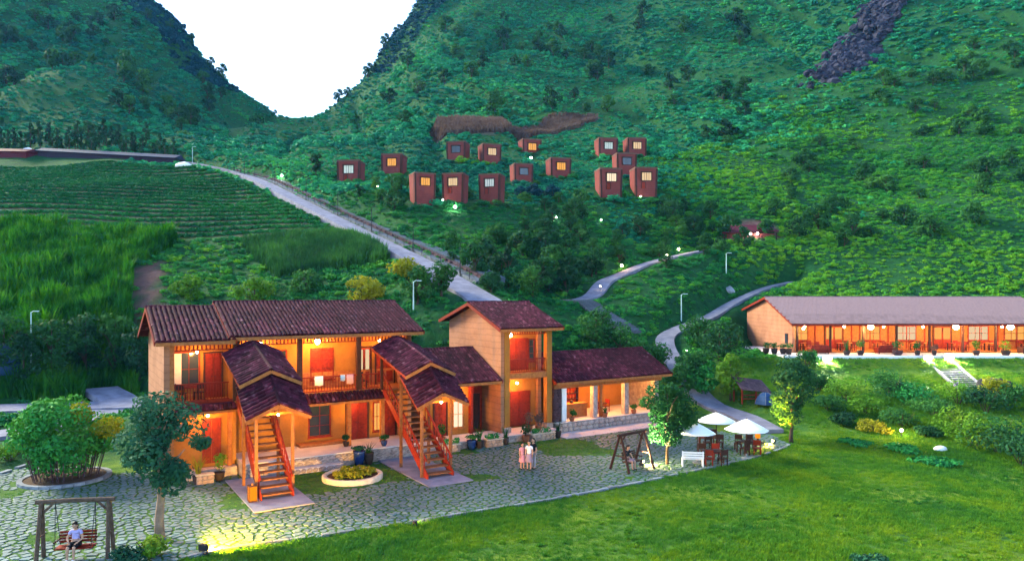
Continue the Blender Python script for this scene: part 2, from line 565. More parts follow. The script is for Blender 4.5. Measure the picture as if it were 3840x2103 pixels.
# ------------------------------------------------------------------ roads
mat('concrete', (0.23, 0.225, 0.29), (0.12, 0.12, 0.165), 0.85, 0.9, 0.3, coord='Object')
mat('road_dark', (0.19, 0.19, 0.24), (0.10, 0.10, 0.135), 0.9, 0.9, 0.3)
mat('grey_stone', (0.26, 0.28, 0.31), (0.12, 0.13, 0.16), 0.85, 2.2, 0.5, rnd=0.25)
mat('dark_stone', (0.12, 0.14, 0.17), (0.06, 0.07, 0.09), 0.8, 1.5, 0.5, rnd=0.2)
def ribbon(P, off0, off1, dz, thick=0.2, taper=1.0):
    n = len(P)
    tp_ = np.linspace(1, taper, n)[:, None]
    d = np.gradient(P[:, :2], axis=0); d /= np.linalg.norm(d, axis=1)[:, None] + 1e-9
    nr = np.stack([d[:, 1], -d[:, 0]], 1)
    a = np.column_stack([P[:, :2] + nr * off0 * tp_, P[:, 2] + dz]); b = np.column_stack([P[:, :2] + nr * off1 * tp_, P[:, 2] + dz])
    mb = MB()
    vs_ = []
    for i in range(n):
        vs_ += [a[i], b[i], a[i] - [0, 0, thick], b[i] - [0, 0, thick]]
    fs_ = []
    for i in range(n - 1):
        k = 4 * i
        fs_ += [(k, k + 1, k + 5, k + 4), (k + 2, k, k + 4, k + 6), (k + 1, k + 3, k + 7, k + 5)]
    fs_ += [(0, 2, 3, 1), (4 * n - 4, 4 * n - 3, 4 * n - 1, 4 * n - 2)]
    return mb.add(vs_, fs_)
for k, (P, wd) in RLINE.items():
    o = ribbon(P, -wd / 2, wd / 2, 0.0, 0.5, {'winding_road': .45, 'lit_path': .7}.get(k, 1.0)).build(k, 'road_dark' if k == 'winding_road' else 'concrete')
    tag(o, kind='structure')
# ------------------------------------------------------------------ building materials
def onT(u, v, t):
    k = (u - 1288) / FPX
    s = (k * (AY + t * CT) - AX + t * ST) / (CT - k * ST)
    y = AY + s * ST + t * CT
    return s, CAM_H - (v - 740) / FPX * y

def plaster_mat(name, c1, c2, courses=0.0):
    """earth plaster: slow stains, fine grain, faint horizontal lifts"""
    m, nt, o = new_mat(name)
    b = nt.nodes.new('ShaderNodeBsdfPrincipled')
    b.inputs['Roughness'].default_value = 0.92
    b.inputs['Specular IOR Level'].default_value = 0.12
    n1 = _noise(nt, 0.7, 5, 0.65)
    n2 = _noise(nt, 9.0, 4, 0.6)
    col = _ramp(nt, n1.outputs[0], [(0.3, c2), (0.7, c1)]).outputs[0]
    col = _mix(nt, 0.25, col, _ramp(nt, n2.outputs[0], [(0.3, c2), (0.7, c1)]).outputs[0])
    tc = nt.nodes.new('ShaderNodeTexCoord')
    sx = nt.nodes.new('ShaderNodeSeparateXYZ'); nt.links.new(tc.outputs['Object'], sx.inputs[0])
    wv = nt.nodes.new('ShaderNodeTexWave'); wv.bands_direction = 'Z'
    wv.inputs['Scale'].default_value = 0.75; wv.inputs['Distortion'].default_value = 1.5; wv.inputs['Detail'].default_value = 2
    nt.links.new(tc.outputs['Object'], wv.inputs['Vector'])
    if courses:
        col = _mix(nt, _ramp(nt, wv.outputs[0], [(0.0, (courses,) * 3), (0.14, (0, 0, 0))]).outputs[0], col, tuple(x * 0.5 for x in c2))
    nt.links.new(col, b.inputs['Base Color'])
    bp = nt.nodes.new('ShaderNodeBump'); bp.inputs['Strength'].default_value = 0.35; bp.inputs['Distance'].default_value = 0.03
    nt.links.new(n2.outputs[0], bp.inputs['Height']); nt.links.new(bp.outputs[0], b.inputs['Normal'])
    nt.links.new(b.outputs[0], o.inputs[0])
plaster_mat('plaster', (0.37, 0.155, 0.032), (0.22, 0.085, 0.016))
plaster_mat('earth_wall', (0.37, 0.170, 0.098), (0.23, 0.098, 0.055), 0.3)
plaster_mat('red_earth', (0.20, 0.048, 0.042), (0.13, 0.030, 0.028), 0.3)
mat('wood_red', (0.23, 0.024, 0.010), (0.12, 0.011, 0.006), 0.55, 6, 0.2, rnd=0.15)
mat('wood_dark', (0.055, 0.022, 0.016), (0.030, 0.012, 0.010), 0.6, 6, 0.2)
mat('wood_honey', (0.36, 0.135, 0.04), (0.22, 0.07, 0.02), 0.6, 5, 0.2)
mat('wood_stair', (0.22, 0.095, 0.045), (0.12, 0.048, 0.022), 0.7, 5, 0.3, rnd=.12)
mat('curtain', (0.75, 0.70, 0.60), (0.6, 0.55, 0.45), 0.9, 3)
mat('glass_dark', (0.03, 0.035, 0.05), (0.02, 0.025, 0.04), 0.12, 2, spec=0.6)
mat('iron', (0.03, 0.03, 0.035), (0.02, 0.02, 0.025), 0.5, 6)
mat('white_paint', (0.78, 0.80, 0.82), (0.7, 0.72, 0.75), 0.6, 3)
mat('white_cloth', (0.80, 0.80, 0.80), (0.72, 0.73, 0.75), 0.9, 2)
mat('pink_cloth', (0.75, 0.38, 0.42), (0.65, 0.30, 0.35), 0.9, 2)
mat('blue_glaze', (0.01, 0.035, 0.16), (0.008, 0.02, 0.09), 0.25, 5, spec=0.6)
mat('dark_clay', (0.05, 0.035, 0.03), (0.03, 0.02, 0.02), 0.6, 5)
mat('red_clay', (0.30, 0.10, 0.05), (0.2, 0.07, 0.04), 0.7, 5)
mat('pale_slate', (0.235, 0.155, 0.155), (0.155, 0.10, 0.105), 0.7, 7, 0.4, rnd=0.12)
mat('terrace_slab', (0.55, 0.50, 0.50), (0.42, 0.38, 0.39), 0.8, 1.2, 0.2)
mat('masonry', (0.42, 0.34, 0.30), (0.20, 0.15, 0.15), 0.9, 3.5, 0.8, 7, rnd=0.25)
mat('stone_dark_red', (0.10, 0.055, 0.065), (0.04, 0.022, 0.03), 0.9, 3.5, 0.8, 7, rnd=0.25)
mat('soil', (0.09, 0.055, 0.035), (0.05, 0.03, 0.02), 0.95, 5, 0.6)
glow_mat('lamp_glow', (1.0, 0.72, 0.34), 12)
glow_mat('lamp_glow_soft', (1.0, 0.66, 0.28), 14)
glow_mat('flood_glow', (1.0, 0.97, 0.85), 30)
glow_mat('lit_pane', (1.0, 0.46, 0.10), .075)
glow_mat('lit_pane_pale', (1.0, 0.70, 0.40), .065)
glow_mat('lit_pane_white', (1.0, 0.80, 0.55), .085)
glow_mat('lantern_paper', (1.0, 0.26, 0.01), .1)

def tile_mat(name, c1, c2, spot):
    m, nt, o = new_mat(name)
    b = nt.nodes.new('ShaderNodeBsdfPrincipled')
    b.inputs['Roughness'].default_value = 0.85
    b.inputs['Specular IOR Level'].default_value = 0.08
    n1 = _noise(nt, 3.2, 2, 0.5, 'World')
    n2 = _noise(nt, 0.45, 3, 0.6, 'World')
    col = _ramp(nt, n1.outputs[0], [(0.33, c2), (0.6, c1), (0.70, tuple((p + q) / 2 for p, q in zip(c1, spot))), (0.78, spot)]).outputs[0]
    col = _mix(nt, 0.4, col, _ramp(nt, n2.outputs[0], [(0.35, c2), (0.65, c1)]).outputs[0])
    oi = nt.nodes.new('ShaderNodeObjectInfo')
    mr = nt.nodes.new('ShaderNodeMapRange'); mr.inputs['To Min'].default_value = 0.55; mr.inputs['To Max'].default_value = 1.5
    nt.links.new(oi.outputs['Random'], mr.inputs[0])
    hs = nt.nodes.new('ShaderNodeHueSaturation'); nt.links.new(mr.outputs[0], hs.inputs['Value']); nt.links.new(col, hs.inputs['Color'])
    nt.links.new(hs.outputs[0], b.inputs['Base Color'])
    nt.links.new(b.outputs[0], o.inputs[0])
tile_mat('tile', (0.076, 0.013, 0.026), (0.020, 0.004, 0.010), (0.27, 0.14, 0.17))

# ------------------------------------------------------------------ lamps
LAMP_K = 0.19
def point_light(loc, power, col=(1.0, 0.62, 0.26), r=0.12, parent=None):
    l = bpy.data.lights.new('lamp_light', 'POINT')
    l.energy = power * LAMP_K; l.color = col; l.shadow_soft_size = r
    o = bpy.data.objects.new('lamp_light', l)
    o.location = loc
    return link(o, parent)
_LAMP_ME = {}
def eave_lamp(loc, power, label, col=(1.0, 0.62, 0.26), r=0.13, group=None, glow='lamp_glow', z_drop=0.35):
    """small hanging lantern: rod, cap, glowing globe with its light beside it"""
    t = thing('hanging_lamp', label, 'lamp', loc, 0, group)
    key = (glow, round(r, 3), round(z_drop, 2))
    if key not in _LAMP_ME:
        a = MB().tube([(0, 0, r * 0.9), (0, 0, r + z_drop)], 0.012, 5).lathe([(0.01, r * 1.35), (r * 0.75, r * 0.85), (r * 0.8, r * 0.75)], 10).mesh('lamp_cap', 'iron')
        b = MB().ball((0, 0, 0), r, 10, 8).mesh('globe', glow, True)
        _LAMP_ME[key] = (a, b)
    inst('lamp_cap', _LAMP_ME[key][0], t)
    inst('globe', _LAMP_ME[key][1], t)
    if power: point_light((0, 0, -r - 0.12), power, col, 0.1, t)
    return t

# ------------------------------------------------------------------ roofs
def _tile_mesh():
    mb = MB(); r, L, n = 0.112, 0.43, 5
    for yy, rr in ((0, 1.06), (L, 0.9)):
        for k in range(n + 1):
            a = math.pi * k / n
            mb.v.append((-r * rr * math.cos(a), yy, r * rr * math.sin(a) * 0.85))
    for k in range(n):
        mb.f.append((k, k + 1, n + 2 + k, n + 1 + k))
    mb.f.append(tuple(range(n, -1, -1)))
    return mb
TILE_MB = _tile_mesh()
TILE_ME = TILE_MB.mesh('tile', 'tile')
def slope_tiles(planes, limit=300, pitch=0.235, row=0.36, lift=0.05):
    """planes: (roof part, origin, along unit, up unit, La, Lu). Nearest tiles are pieces of their own."""
    cand = []
    for pi, (part, o_, ea, eu, La, Lu) in enumerate(planes):
        o_, ea, eu = Vector(o_), Vector(ea).normalized(), Vector(eu).normalized()
        n_ = ea.cross(eu).normalized()
        mw = part.parent.matrix_world if part.parent else Matrix.Identity(4)
        nc, nr = max(1, int(La / pitch)), max(1, int(Lu / row))
        p_, r_ = La / nc, Lu / nr
        for i in range(nc):
            for j in range(nr):
                jt = random.uniform(-0.02, 0.02)
                pos = o_ + ea * ((i + 0.5) * p_ + random.uniform(-.012, .012)) + eu * (j * r_ - 0.03 + jt) + n_ * (lift + random.uniform(0, .012))
                rz = random.uniform(-0.04, 0.04)
                M = Matrix((ea, eu, n_)).transposed().to_4x4()
                M.translation = pos
                M = M @ Matrix.Rotation(rz, 4, 'Z') @ Matrix.Rotation(0.05, 4, 'X')
                d = (part.parent.location if part.parent else Vector()) - Vector((0, 0, 10))
                cand.append((pi, M, pos))
    roots = {}
    for pi, M, pos in cand:
        pass
    def dist(c):
        part = planes[c[0]][0]
        rt = part.parent
        p = Matrix.Translation(rt.location) @ Euler(rt.rotation_euler).to_matrix().to_4x4() @ c[2]
        return (p - Vector((0, 0, 10))).length
    cand.sort(key=dist)
    for pi, M, pos in cand[:limit]:
        o = bpy.data.objects.new('tile', TILE_ME)
        o.matrix_local = M
        link(o, planes[pi][0]); o.matrix_local = M
    rest = {}
    for pi, M, pos in cand[limit:]:
        mb = rest.setdefault(pi, MB())
        mb.add([M @ Vector(v) for v in TILE_MB.v], TILE_MB.f)
    for pi, mb in rest.items():
        tag(mb.build('tile_field', 'tile', planes[pi][0]), kind='stuff')

def gable_roof(root, s0, s1, te, ze, tr, zr, tb, zb, name='roof', under='wood_honey', board='wood_honey'):
    """ridge along s. Slab, eave board, barge boards, ridge cap; returns the part and its front plane for tiling"""
    th_ = 0.10
    mb = MB()
    prof = [(te, ze), (tr, zr), (tb, zb)]
    vs_ = []
    for s in (s0, s1):
        for t, z in prof: vs_.append((s, t, z))
        for t, z in prof: vs_.append((s, t, z - th_))
    fs_ = [(0, 6, 7, 1), (1, 7, 8, 2), (3, 4, 10, 9), (4, 5, 11, 10), (0, 3, 9, 6), (2, 8, 11, 5), (0, 1, 4, 3), (1, 2, 5, 4), (6, 9, 10, 7), (7, 10, 11, 8)]
    mb.add(vs_, fs_)
    roof = mb.build(name, 'tile', root)
    MB().box(s0 + 0.03, s1 - 0.03, te - 0.035, te + 0.01, ze - 0.20, ze - 0.012).build('eave_board', board, roof)
    up = MB()
    soff = MB()
    soff.add([(s0 + .04, te + .05, ze - th_ - .012), (s1 - .04, te + .05, ze - th_ - .012), (s1 - .04, tr, zr - th_ - .012), (s0 + .04, tr, zr - th_ - .012)], [(0, 1, 2, 3)])
    soff.build('soffit', under, roof)
    for s in (s0 - 0.03, s1 + 0.03):
        b = MB()
        b.bar((s, te - 0.03, ze - 0.075), (s, tr + .02, zr - 0.065), 0.05, 0.22)
        b.bar((s, tr - .02, zr - 0.065), (s, tb + 0.03, zb - 0.075), 0.05, 0.22)
        b.build('barge_board', 'wood_red', roof)
    nseg = int((s1 - s0) / 0.5)
    cap = MB()
    cap.tube([(s0 - .05 + (s1 - s0 + .1) * i / nseg, tr, zr + 0.06 + 0.015 * math.sin(i * 2.1)) for i in range(nseg + 1)], 0.11, 7)
    cap.build('ridge_cap', 'tile', roof)
    e = Vector((0, tr - te, zr - ze))
    return roof, (roof, (s0, te, ze), (1, 0, 0), e, s1 - s0, e.length)

def rafters(root, s0, s1, te, ze, tr, zr, t_in, step=0.55):
    """rafter ends seen under the eave"""
    k = (zr - ze) / (tr - te)
    n = int((s1 - s0) / step)
    me = MB().bar((0, te + .06, ze + .06 * k - .19), (0, t_in, ze + (t_in - te) * k - .19), 0.07, 0.1).mesh('rafter', 'wood_red')
    for i in range(n + 1):
        inst('rafter', me, root, (s0 + (s1 - s0) * i / n, 0, 0))

# ------------------------------------------------------------------ joinery
def window(root, s0, s1, t, z0, z1, pane='glass_dark', cols=2, rows=2, frame='wood_red', shutters=False, name='window', shutter_mat='wood_red'):
    f = MB(); w = 0.07
    f.box(s0 - w, s0, t - .05, t + .09, z0 - w, z1 + w).box(s1, s1 + w, t - .05, t + .09, z0 - w, z1 + w)
    f.box(s0, s1, t - .05, t + .09, z1, z1 + w).box(s0, s1, t - .05, t + .09, z0 - w, z0)
    o = f.build(name, frame, root)
    cw = (s1 - s0) / cols; rh = (z1 - z0) / rows
    for i in range(cols):
        for j in range(rows):
            MB().box(s0 + i * cw + .02, s0 + (i + 1) * cw - .02, t - .005, t + .015, z0 + j * rh + .02, z0 + (j + 1) * rh - .02).build('pane', pane, o)
    g = MB()
    for i in range(1, cols): g.box(s0 + i * cw - .02, s0 + i * cw + .02, t - .03, t + .03, z0, z1)
    for j in range(1, rows): g.box(s0, s1, t - .026, t + .026, z0 + j * rh - .015, z0 + j * rh + .015)
    if g.v: g.build('glazing_bar', frame, o)
    MB().box(s0 - .14, s1 + .14, t - .13, t - .052, z0 - .14, z0 - w - .002).build('sill', frame, o)
    if shutters:
        for a, b in ((s0 - .52, s0 - w - .01), (s1 + w + .01, s1 + .52)):
            sh = MB().box(a, b, t - .085, t - .055, z0, z1)
            for q in range(3): sh.box(a + .03, b - .03, t - .1, t - .086, z0 + (z1 - z0) * (q + .1) / 3, z0 + (z1 - z0) * (q + .85) / 3)
            sh.build('shutter', shutter_mat, o)
    return o

def door(root, s0, s1, t, z0, z1, leaf='wood_red', frame='wood_dark', leaves=2, glass=None, name='door'):
    f = MB(); w = 0.09
    f.box(s0 - w, s0, t - .06, t + .1, z0, z1 + w).box(s1, s1 + w, t - .06, t + .1, z0, z1 + w).box(s0, s1, t - .06, t + .1, z1, z1 + w)
    o = f.build(name, frame, root)
    lw = (s1 - s0) / leaves
    for i in range(leaves):
        a, b = s0 + i * lw + .01, s0 + (i + 1) * lw - .01
        l = MB().box(a, b, t - .02, t + .03, z0 + .01, z1 - .01)
        for p, q in ((0.06, 0.36), (0.42, 0.62), (0.68, 0.95)):
            if glass and p > 0.4: continue
            l.box(a + .07, b - .07, t - .045, t - .021, z0 + (z1 - z0) * p, z0 + (z1 - z0) * q)
        lo = l.build('door_leaf', leaf, o)
        if glass:
            MB().box(a + .08, b - .08, t - .05, t - .022, z0 + (z1 - z0) * .42, z0 + (z1 - z0) * .95).build('pane', glass, o)
        MB().ball((b - .07 if i == 0 else a + .07, t - .06, z0 + (z1 - z0) * .48), .03, 6, 5).build('handle', 'iron', o)
    return o

def railing(root, s0, s1, t, z0, z1, step=0.16, m='wood_red', axis='s', name='railing'):
    """top and bottom rails, every baluster a piece"""
    h = z1 - z0
    r = MB()
    if axis == 's':
        r.box(s0, s1, t - .04, t + .04, z1 - .07, z1).box(s0, s1, t - .03, t + .03, z0, z0 + .06)
    else:
        r.box(t - .04, t + .04, s0, s1, z1 - .07, z1).box(t - .03, t + .03, s0, s1, z0, z0 + .06)
    o = r.build(name, m, root)
    n = max(2, int((s1 - s0) / step))
    me = MB().lathe([(.018, .06), (.03, .06 + h * .2), (.016, .06 + h * .45), (.028, .06 + h * .6), (.018, h - .07)], 5, cap=False).mesh('baluster', m)
    for i in range(n):
        p = s0 + (i + .5) * (s1 - s0) / n
        inst('baluster', me, o, (p, t, z0) if axis == 's' else (t, p, z0))
    return o

def frieze(root, s0, s1, t, z0, z1, step=0.2, m='wood_red'):
    """open slatted band under an eave"""
    o = MB().box(s0, s1, t - .035, t + .035, z1 - .06, z1).box(s0, s1, t - .035, t + .035, z0, z0 + .06).build('frieze', m, root)
    n = int((s1 - s0) / step)
    me = MB().box(-.035, .035, -.02, .02, z0 + .06, z1 - .06).mesh('slat', m)
    for i in range(n):
        inst('slat', me, o, (s0 + (i + .5) * (s1 - s0) / n, t, 0))
    return o

def stone_face(root, s0, s1, t, z0, z1, m='masonry', size=0.34, name='stone', depth=0.07, axis='s', sgn=-1):
    """coursed rubble: every stone its own block standing proud of the wall"""
    z = z0; me_cache = []
    for k in range(6):
        mb = MB(); n = 7
        ring = [(math.cos(2 * math.pi * i / n + .3) * .5 * random.uniform(.86, 1.08), math.sin(2 * math.pi * i / n + .3) * .5 * random.uniform(.86, 1.08)) for i in range(n)]
        vs_ = [(a, 0, b) for a, b in ring] + [(a * .78, -1, b * .78) for a, b in ring]
        fs_ = [(i, (i + 1) % n, n + (i + 1) % n, n + i) for i in range(n)] + [tuple(range(2 * n - 1, n - 1, -1))]
        mb.add(vs_, fs_); me_cache.append(mb.mesh(name, m))
    rows = max(1, round((z1 - z0) / (size * .62)))
    hh = (z1 - z0) / rows
    for j in range(rows):
        s = s0
        while s < s1 - .08:
            w = min(random.uniform(.7, 1.5) * size, s1 - s)
            if s1 - s - w < .12: w = s1 - s
            c = (s + w / 2, t, z0 + (j + .5) * hh)
            rz = 0.0
            if axis == 't':
                c = (t, s + w / 2, c[2]); rz = -math.pi / 2 if sgn < 0 else math.pi / 2
            inst(name, random.choice(me_cache), root, c, (0, 0, rz), (w * 1.06, depth * random.uniform(.6, 1.3), hh * 1.06))
            s += w
# ------------------------------------------------------------------ the guesthouse
gh = thing('guesthouse', 'two-storey ochre guesthouse with balcony and long dark tiled roofs', 'house', (AX, AY, 0), TH)
def wallbox(root, name, m, *b):
    return MB().box(*b).build(name, m, root)
FL = 4.20     # upper floor level
GF = 0.80     # ground floor level
S0, S1, S2 = -1.12, 2.45, 13.2
# gable wall of the wing, with its triangle
g = MB()
for s in (S0, S0 + .28):
    g.v += [(s, 0.0, 0), (s, 7.4, 0), (s, 7.4, 7.62), (s, 3.6, 9.12), (s, 0.0, 7.62)]
g.f += [(4, 3, 2, 1, 0), (5, 6, 7, 8, 9)] + [(i, (i + 1) % 5, 5 + (i + 1) % 5, 5 + i) for i in range(5)]
g.build('gable_wall', 'earth_wall', gh)
MB().box(S0 + .282, S0 + .5, -.02, .26, 0, 7.4).build('corner_post', 'wood_honey', gh)
# walls
wallbox(gh, 'front_wall', 'plaster', S0 + .3, S1, 1.35, 1.6, FL, 7.9)
wallbox(gh, 'front_wall', 'plaster', S1 + .002, S2, 2.0, 2.25, FL, 8.3)
wallbox(gh, 'ground_wall', 'plaster', S0 + .3, S1 + .1, 0.55, 0.8, 0, FL - .25)
wallbox(gh, 'ground_wall', 'plaster', S1 + .102, S2, 2.0, 2.25, 0, FL - .25)
wallbox(gh, 'rear_wall', 'earth_wall', S0 + .3, S2 - .26, 7.2, 7.45, 0, 7.7)
g = MB()
for s in (S2 - .25, S2):
    g.v += [(s, .3, 0), (s, 7.5, 0), (s, 7.5, 7.7), (s, 3.8, 9.3), (s, 0.3, 7.8)]
g.f += [(4, 3, 2, 1, 0), (5, 6, 7, 8, 9)] + [(i, (i + 1) % 5, 5 + (i + 1) % 5, 5 + i) for i in range(5)]
g.build('gable_wall', 'earth_wall', gh)
wallbox(gh, 'partition', 'plaster', S1 - .1, S1 + .1, 0.2, 2.0, GF, 7.6)
wallbox(gh, 'wainscot', 'wood_honey', S1 + .12, S2 - .26, 1.955, 1.998, FL + .02, FL + 1.0)
wallbox(gh, 'floor_slab', 'wood_honey', S0 + .3, S2 - .26, -.02, 7.2, FL - .248, FL)
wallbox(gh, 'ceiling', 'wood_honey', S0 + .3, S2 - .26, .4, 7.2, 7.905, 7.95)
# roofs
r_w, p_w = gable_roof(gh, S0 - .5, S1 - .1, -.8, 7.50, 3.55, 9.22, 7.9, 7.5)
r_m, p_m = gable_roof(gh, 2.0, 13.55, -.8, 7.66, 3.8, 9.47, 8.3, 7.66)
rafters(gh, S0 + .4, S1 - .4, -.8, 7.50, 3.55, 9.22, .5)
rafters(gh, 2.5, 13.2, -.8, 7.66, 3.8, 9.47, .5)
# pent roofs at floor level
def pent(root, s0, s1, t0, z0, t1, z1):
    mb = MB().add([(s0, t0, z0), (s1, t0, z0), (s1, t1, z1), (s0, t1, z1), (s0, t0, z0 - .07), (s1, t0, z0 - .07), (s1, t1, z1 - .07), (s0, t1, z1 - .07)],
                  [(0, 1, 2, 3), (7, 6, 5, 4), (0, 4, 5, 1), (1, 5, 6, 2), (2, 6, 7, 3), (3, 7, 4, 0)])
    o = mb.build('pent_roof', 'tile', root)
    MB().box(s0, s1, t0 - .04, t0 - .002, z0 - .14, z0 - .01).build('eave_board', 'wood_honey', o)
    e = Vector((0, t1 - t0, z1 - z0))
    return (o, (s0, t0, z0), (1, 0, 0), e, s1 - s0, e.length)
pn_w = pent(gh, S0 + .5, S1, -.62, FL - .46, -.03, FL - .10)
pn_m = pent(gh, 4.6, 11.3, -.72, FL - .52, -.03, FL - .12)
slope_tiles([p_w, p_m, pn_w, pn_m], 300)
# posts
for s in (S1 + .12, 6.05, 9.62, 12.9):
    wallbox(gh, 'post', 'wood_dark', s - .13, s + .13, -.02, .24, FL + .002, 7.72)
for s in (9.1, 11.25):
    wallbox(gh, 'post', 'wood_honey', s - .12, s + .12, .25, .49, GF, FL - .25)
wallbox(gh, 'post', 'wood_honey', S1 - .3, S1 - .102, .3, .549, 0.5, FL - .25)
# friezes and railings
frieze(gh, S0 + .52, S1 - .12, .1, 6.95, 7.36)
for a, b in ((S1 + .26, 5.9), (6.2, 9.48), (9.76, 12.75)):
    frieze(gh, a, b, .11, 7.12, 7.58)
railing(gh, S0 + .5, S1 - .32, .06, FL + .04, FL + 1.0, .14)
wallbox(gh, 'balcony_skirt', 'wood_red', S0 + .5, S1 - .1, -.05, -.022, FL - .25, FL + .05)
for a, b in ((4.3, 5.9), (6.2, 9.48), (9.76, 10.9)):
    railing(gh, a, b, .06, FL + .04, FL + .95, .17)
wallbox(gh, 'balcony_beam', 'wood_honey', S1 + .1, S2 - .26, -.06, -.022, FL - .28, FL + .02)
# joinery, upper floor
def SZ(u, v, t): return onT(u, v, t)
a, b = SZ(424, 889, 1.35), SZ(500, 953, 1.35)
window(gh, a[0], b[0], 1.34, FL + .75, a[1], 'glass_dark', 3, 2)
wallbox(gh, 'curtain', 'curtain', -.45, -.1, 1.285, 1.30, FL + .8, a[1] - .03)
a, b = SZ(516, 889, 1.35), SZ(557, 953, 1.35)
door(gh, a[0], b[0], 1.34, FL, a[1], leaves=2)
a, b = SZ(783, 879, 2.0), SZ(836, 944, 2.0)
window(gh, a[0], b[0], 1.98, FL + .62, a[1], 'wood_red', 2, 3)
window(gh, 4.75, 5.75, 1.98, FL + .75, 6.6, 'glass_dark', 2, 2)
door(gh, 3.0, 3.9, 1.98, FL, 6.55)
door(gh, 10.25, 11.1, 1.98, FL, 6.6, glass='lit_pane_pale')
door(gh, 11.5, 12.7, 1.98, FL, 6.6)
# joinery, ground floor
a, b = SZ(513, 1057, .55), SZ(551, 1144, .55)
door(gh, a[0], b[0], .54, GF - .1, a[1], frame='wood_red')
a, b = SZ(778, 1022, 2.0), SZ(829, 1102, 2.0)
window(gh, a[0], b[0], 1.98, GF + .5, a[1], 'glass_dark', 2, 3)
door(gh, 9.55, 10.9, 1.98, GF, 3.1)
window(gh, 11.35, 11.75, 1.98, GF + .45, 3.0, 'lit_pane', 2, 2)
door(gh, 12.0, 12.8, 1.98, GF, 3.1)
# terrace in front
tr = wallbox(gh, 'terrace', 'masonry', S1 + .2, 13.2, -1.15, 2.0, 0, GF - .06)
wallbox(tr, 'terrace_floor', 'terrace_slab', S1 + .22, 13.18, -1.2, 1.99, GF - .06, GF)
stone_face(tr, S1 + .2, 13.2, -1.15, .02, GF - .08)
wallbox(gh, 'plinth', 'masonry', S0 + .1, S1 + .1, -.1, .55, 0, .5)
wallbox(gh, 'threshold', 'wood_honey', 6.4, 9.3, 1.2, 1.98, GF, GF + .16)
wallbox(gh, 'stone_step', 'terrace_slab', 5.2, 8.0, -1.75, -1.22, 0, .3)
stone_face(gh, 5.2, 8.0, -1.75, .0, .28)

# ------------------------------------------------------------------ laundry and balcony things
def cloth(name, label, s, w, z1, z0, m, root_t=.01, group=None):
    mb = MB(); n = 6
    for i in range(n + 1):
        x = -w / 2 + w * i / n
        for (y, z) in ((.075, z1 - .35 * (z1 - z0)), (.05, z1 + .01), (-.055, z1 + .01), (-.065, z1 - .3 * (z1 - z0)), (-.06 + .012 * math.sin(i * 1.9), z0 + .02 * math.sin(i * 1.3))):
            mb.v.append((x, y, z - FL))
    for i in range(n):
        for k in range(4):
            a = i * 5 + k
            mb.f.append((a, a + 1, a + 6, a + 5))
    o = mb.build(name, m, None, True)
    o.location = W(s, .06, FL); o.rotation_euler = (0, 0, TH)
    sol = o.modifiers.new('thickness', 'SOLIDIFY'); sol.thickness = .012
    return tag(o, label, 'towel', group)
cloth('towel', 'white towel hanging over the guesthouse balcony rail', 7.15, .5, FL + .955, FL + .42, 'white_cloth')
cloth('towel', 'small white cloth at the far end of the balcony rail', 8.6, .28, FL + .955, FL + .6, 'white_cloth')
cloth('towel', 'wide pink towel hanging over the guesthouse balcony rail', 9.05, .42, FL + .955, FL + .4, 'pink_cloth')

def chair(loc, rz, label, m='wood_dark', group=None, w=.46, seat_h=.45):
    t = thing('chair', label, 'chair', loc, rz, group)
    key = ('chair', m)
    if key not in _LAMP_ME:
        h = w / 2
        _LAMP_ME[key] = (MB().box(-h, h, -h, h, seat_h - .05, seat_h).mesh('seat', m),
                         MB().box(-h, h, h - .05, h, seat_h + .18, .95).box(-h, -h + .05, h - .055, h + .005, seat_h, .97).box(h - .05, h, h - .055, h + .005, seat_h, .97).mesh('backrest', m),
                         MB().box(-.025, .025, -.025, .025, 0, seat_h - .05).mesh('leg', m))
    a, b, c = _LAMP_ME[key]
    inst('seat', a, t); inst('backrest', b, t)
    for x in (-1, 1):
        for y in (-1, 1): inst('leg', c, t, (x * (w / 2 - .04), y * (w / 2 - .04), 0))
    return t
chair(W(-.2, .75, FL), TH + 2.6, 'dark chair behind the railing of the left balcony')
chair(W(.75, .8, FL), TH - 2.8, 'dark chair beside the red doors of the left balcony')
chair(W(10.15, .9, FL), TH + .4, 'dark chair behind the right end of the balcony rail')

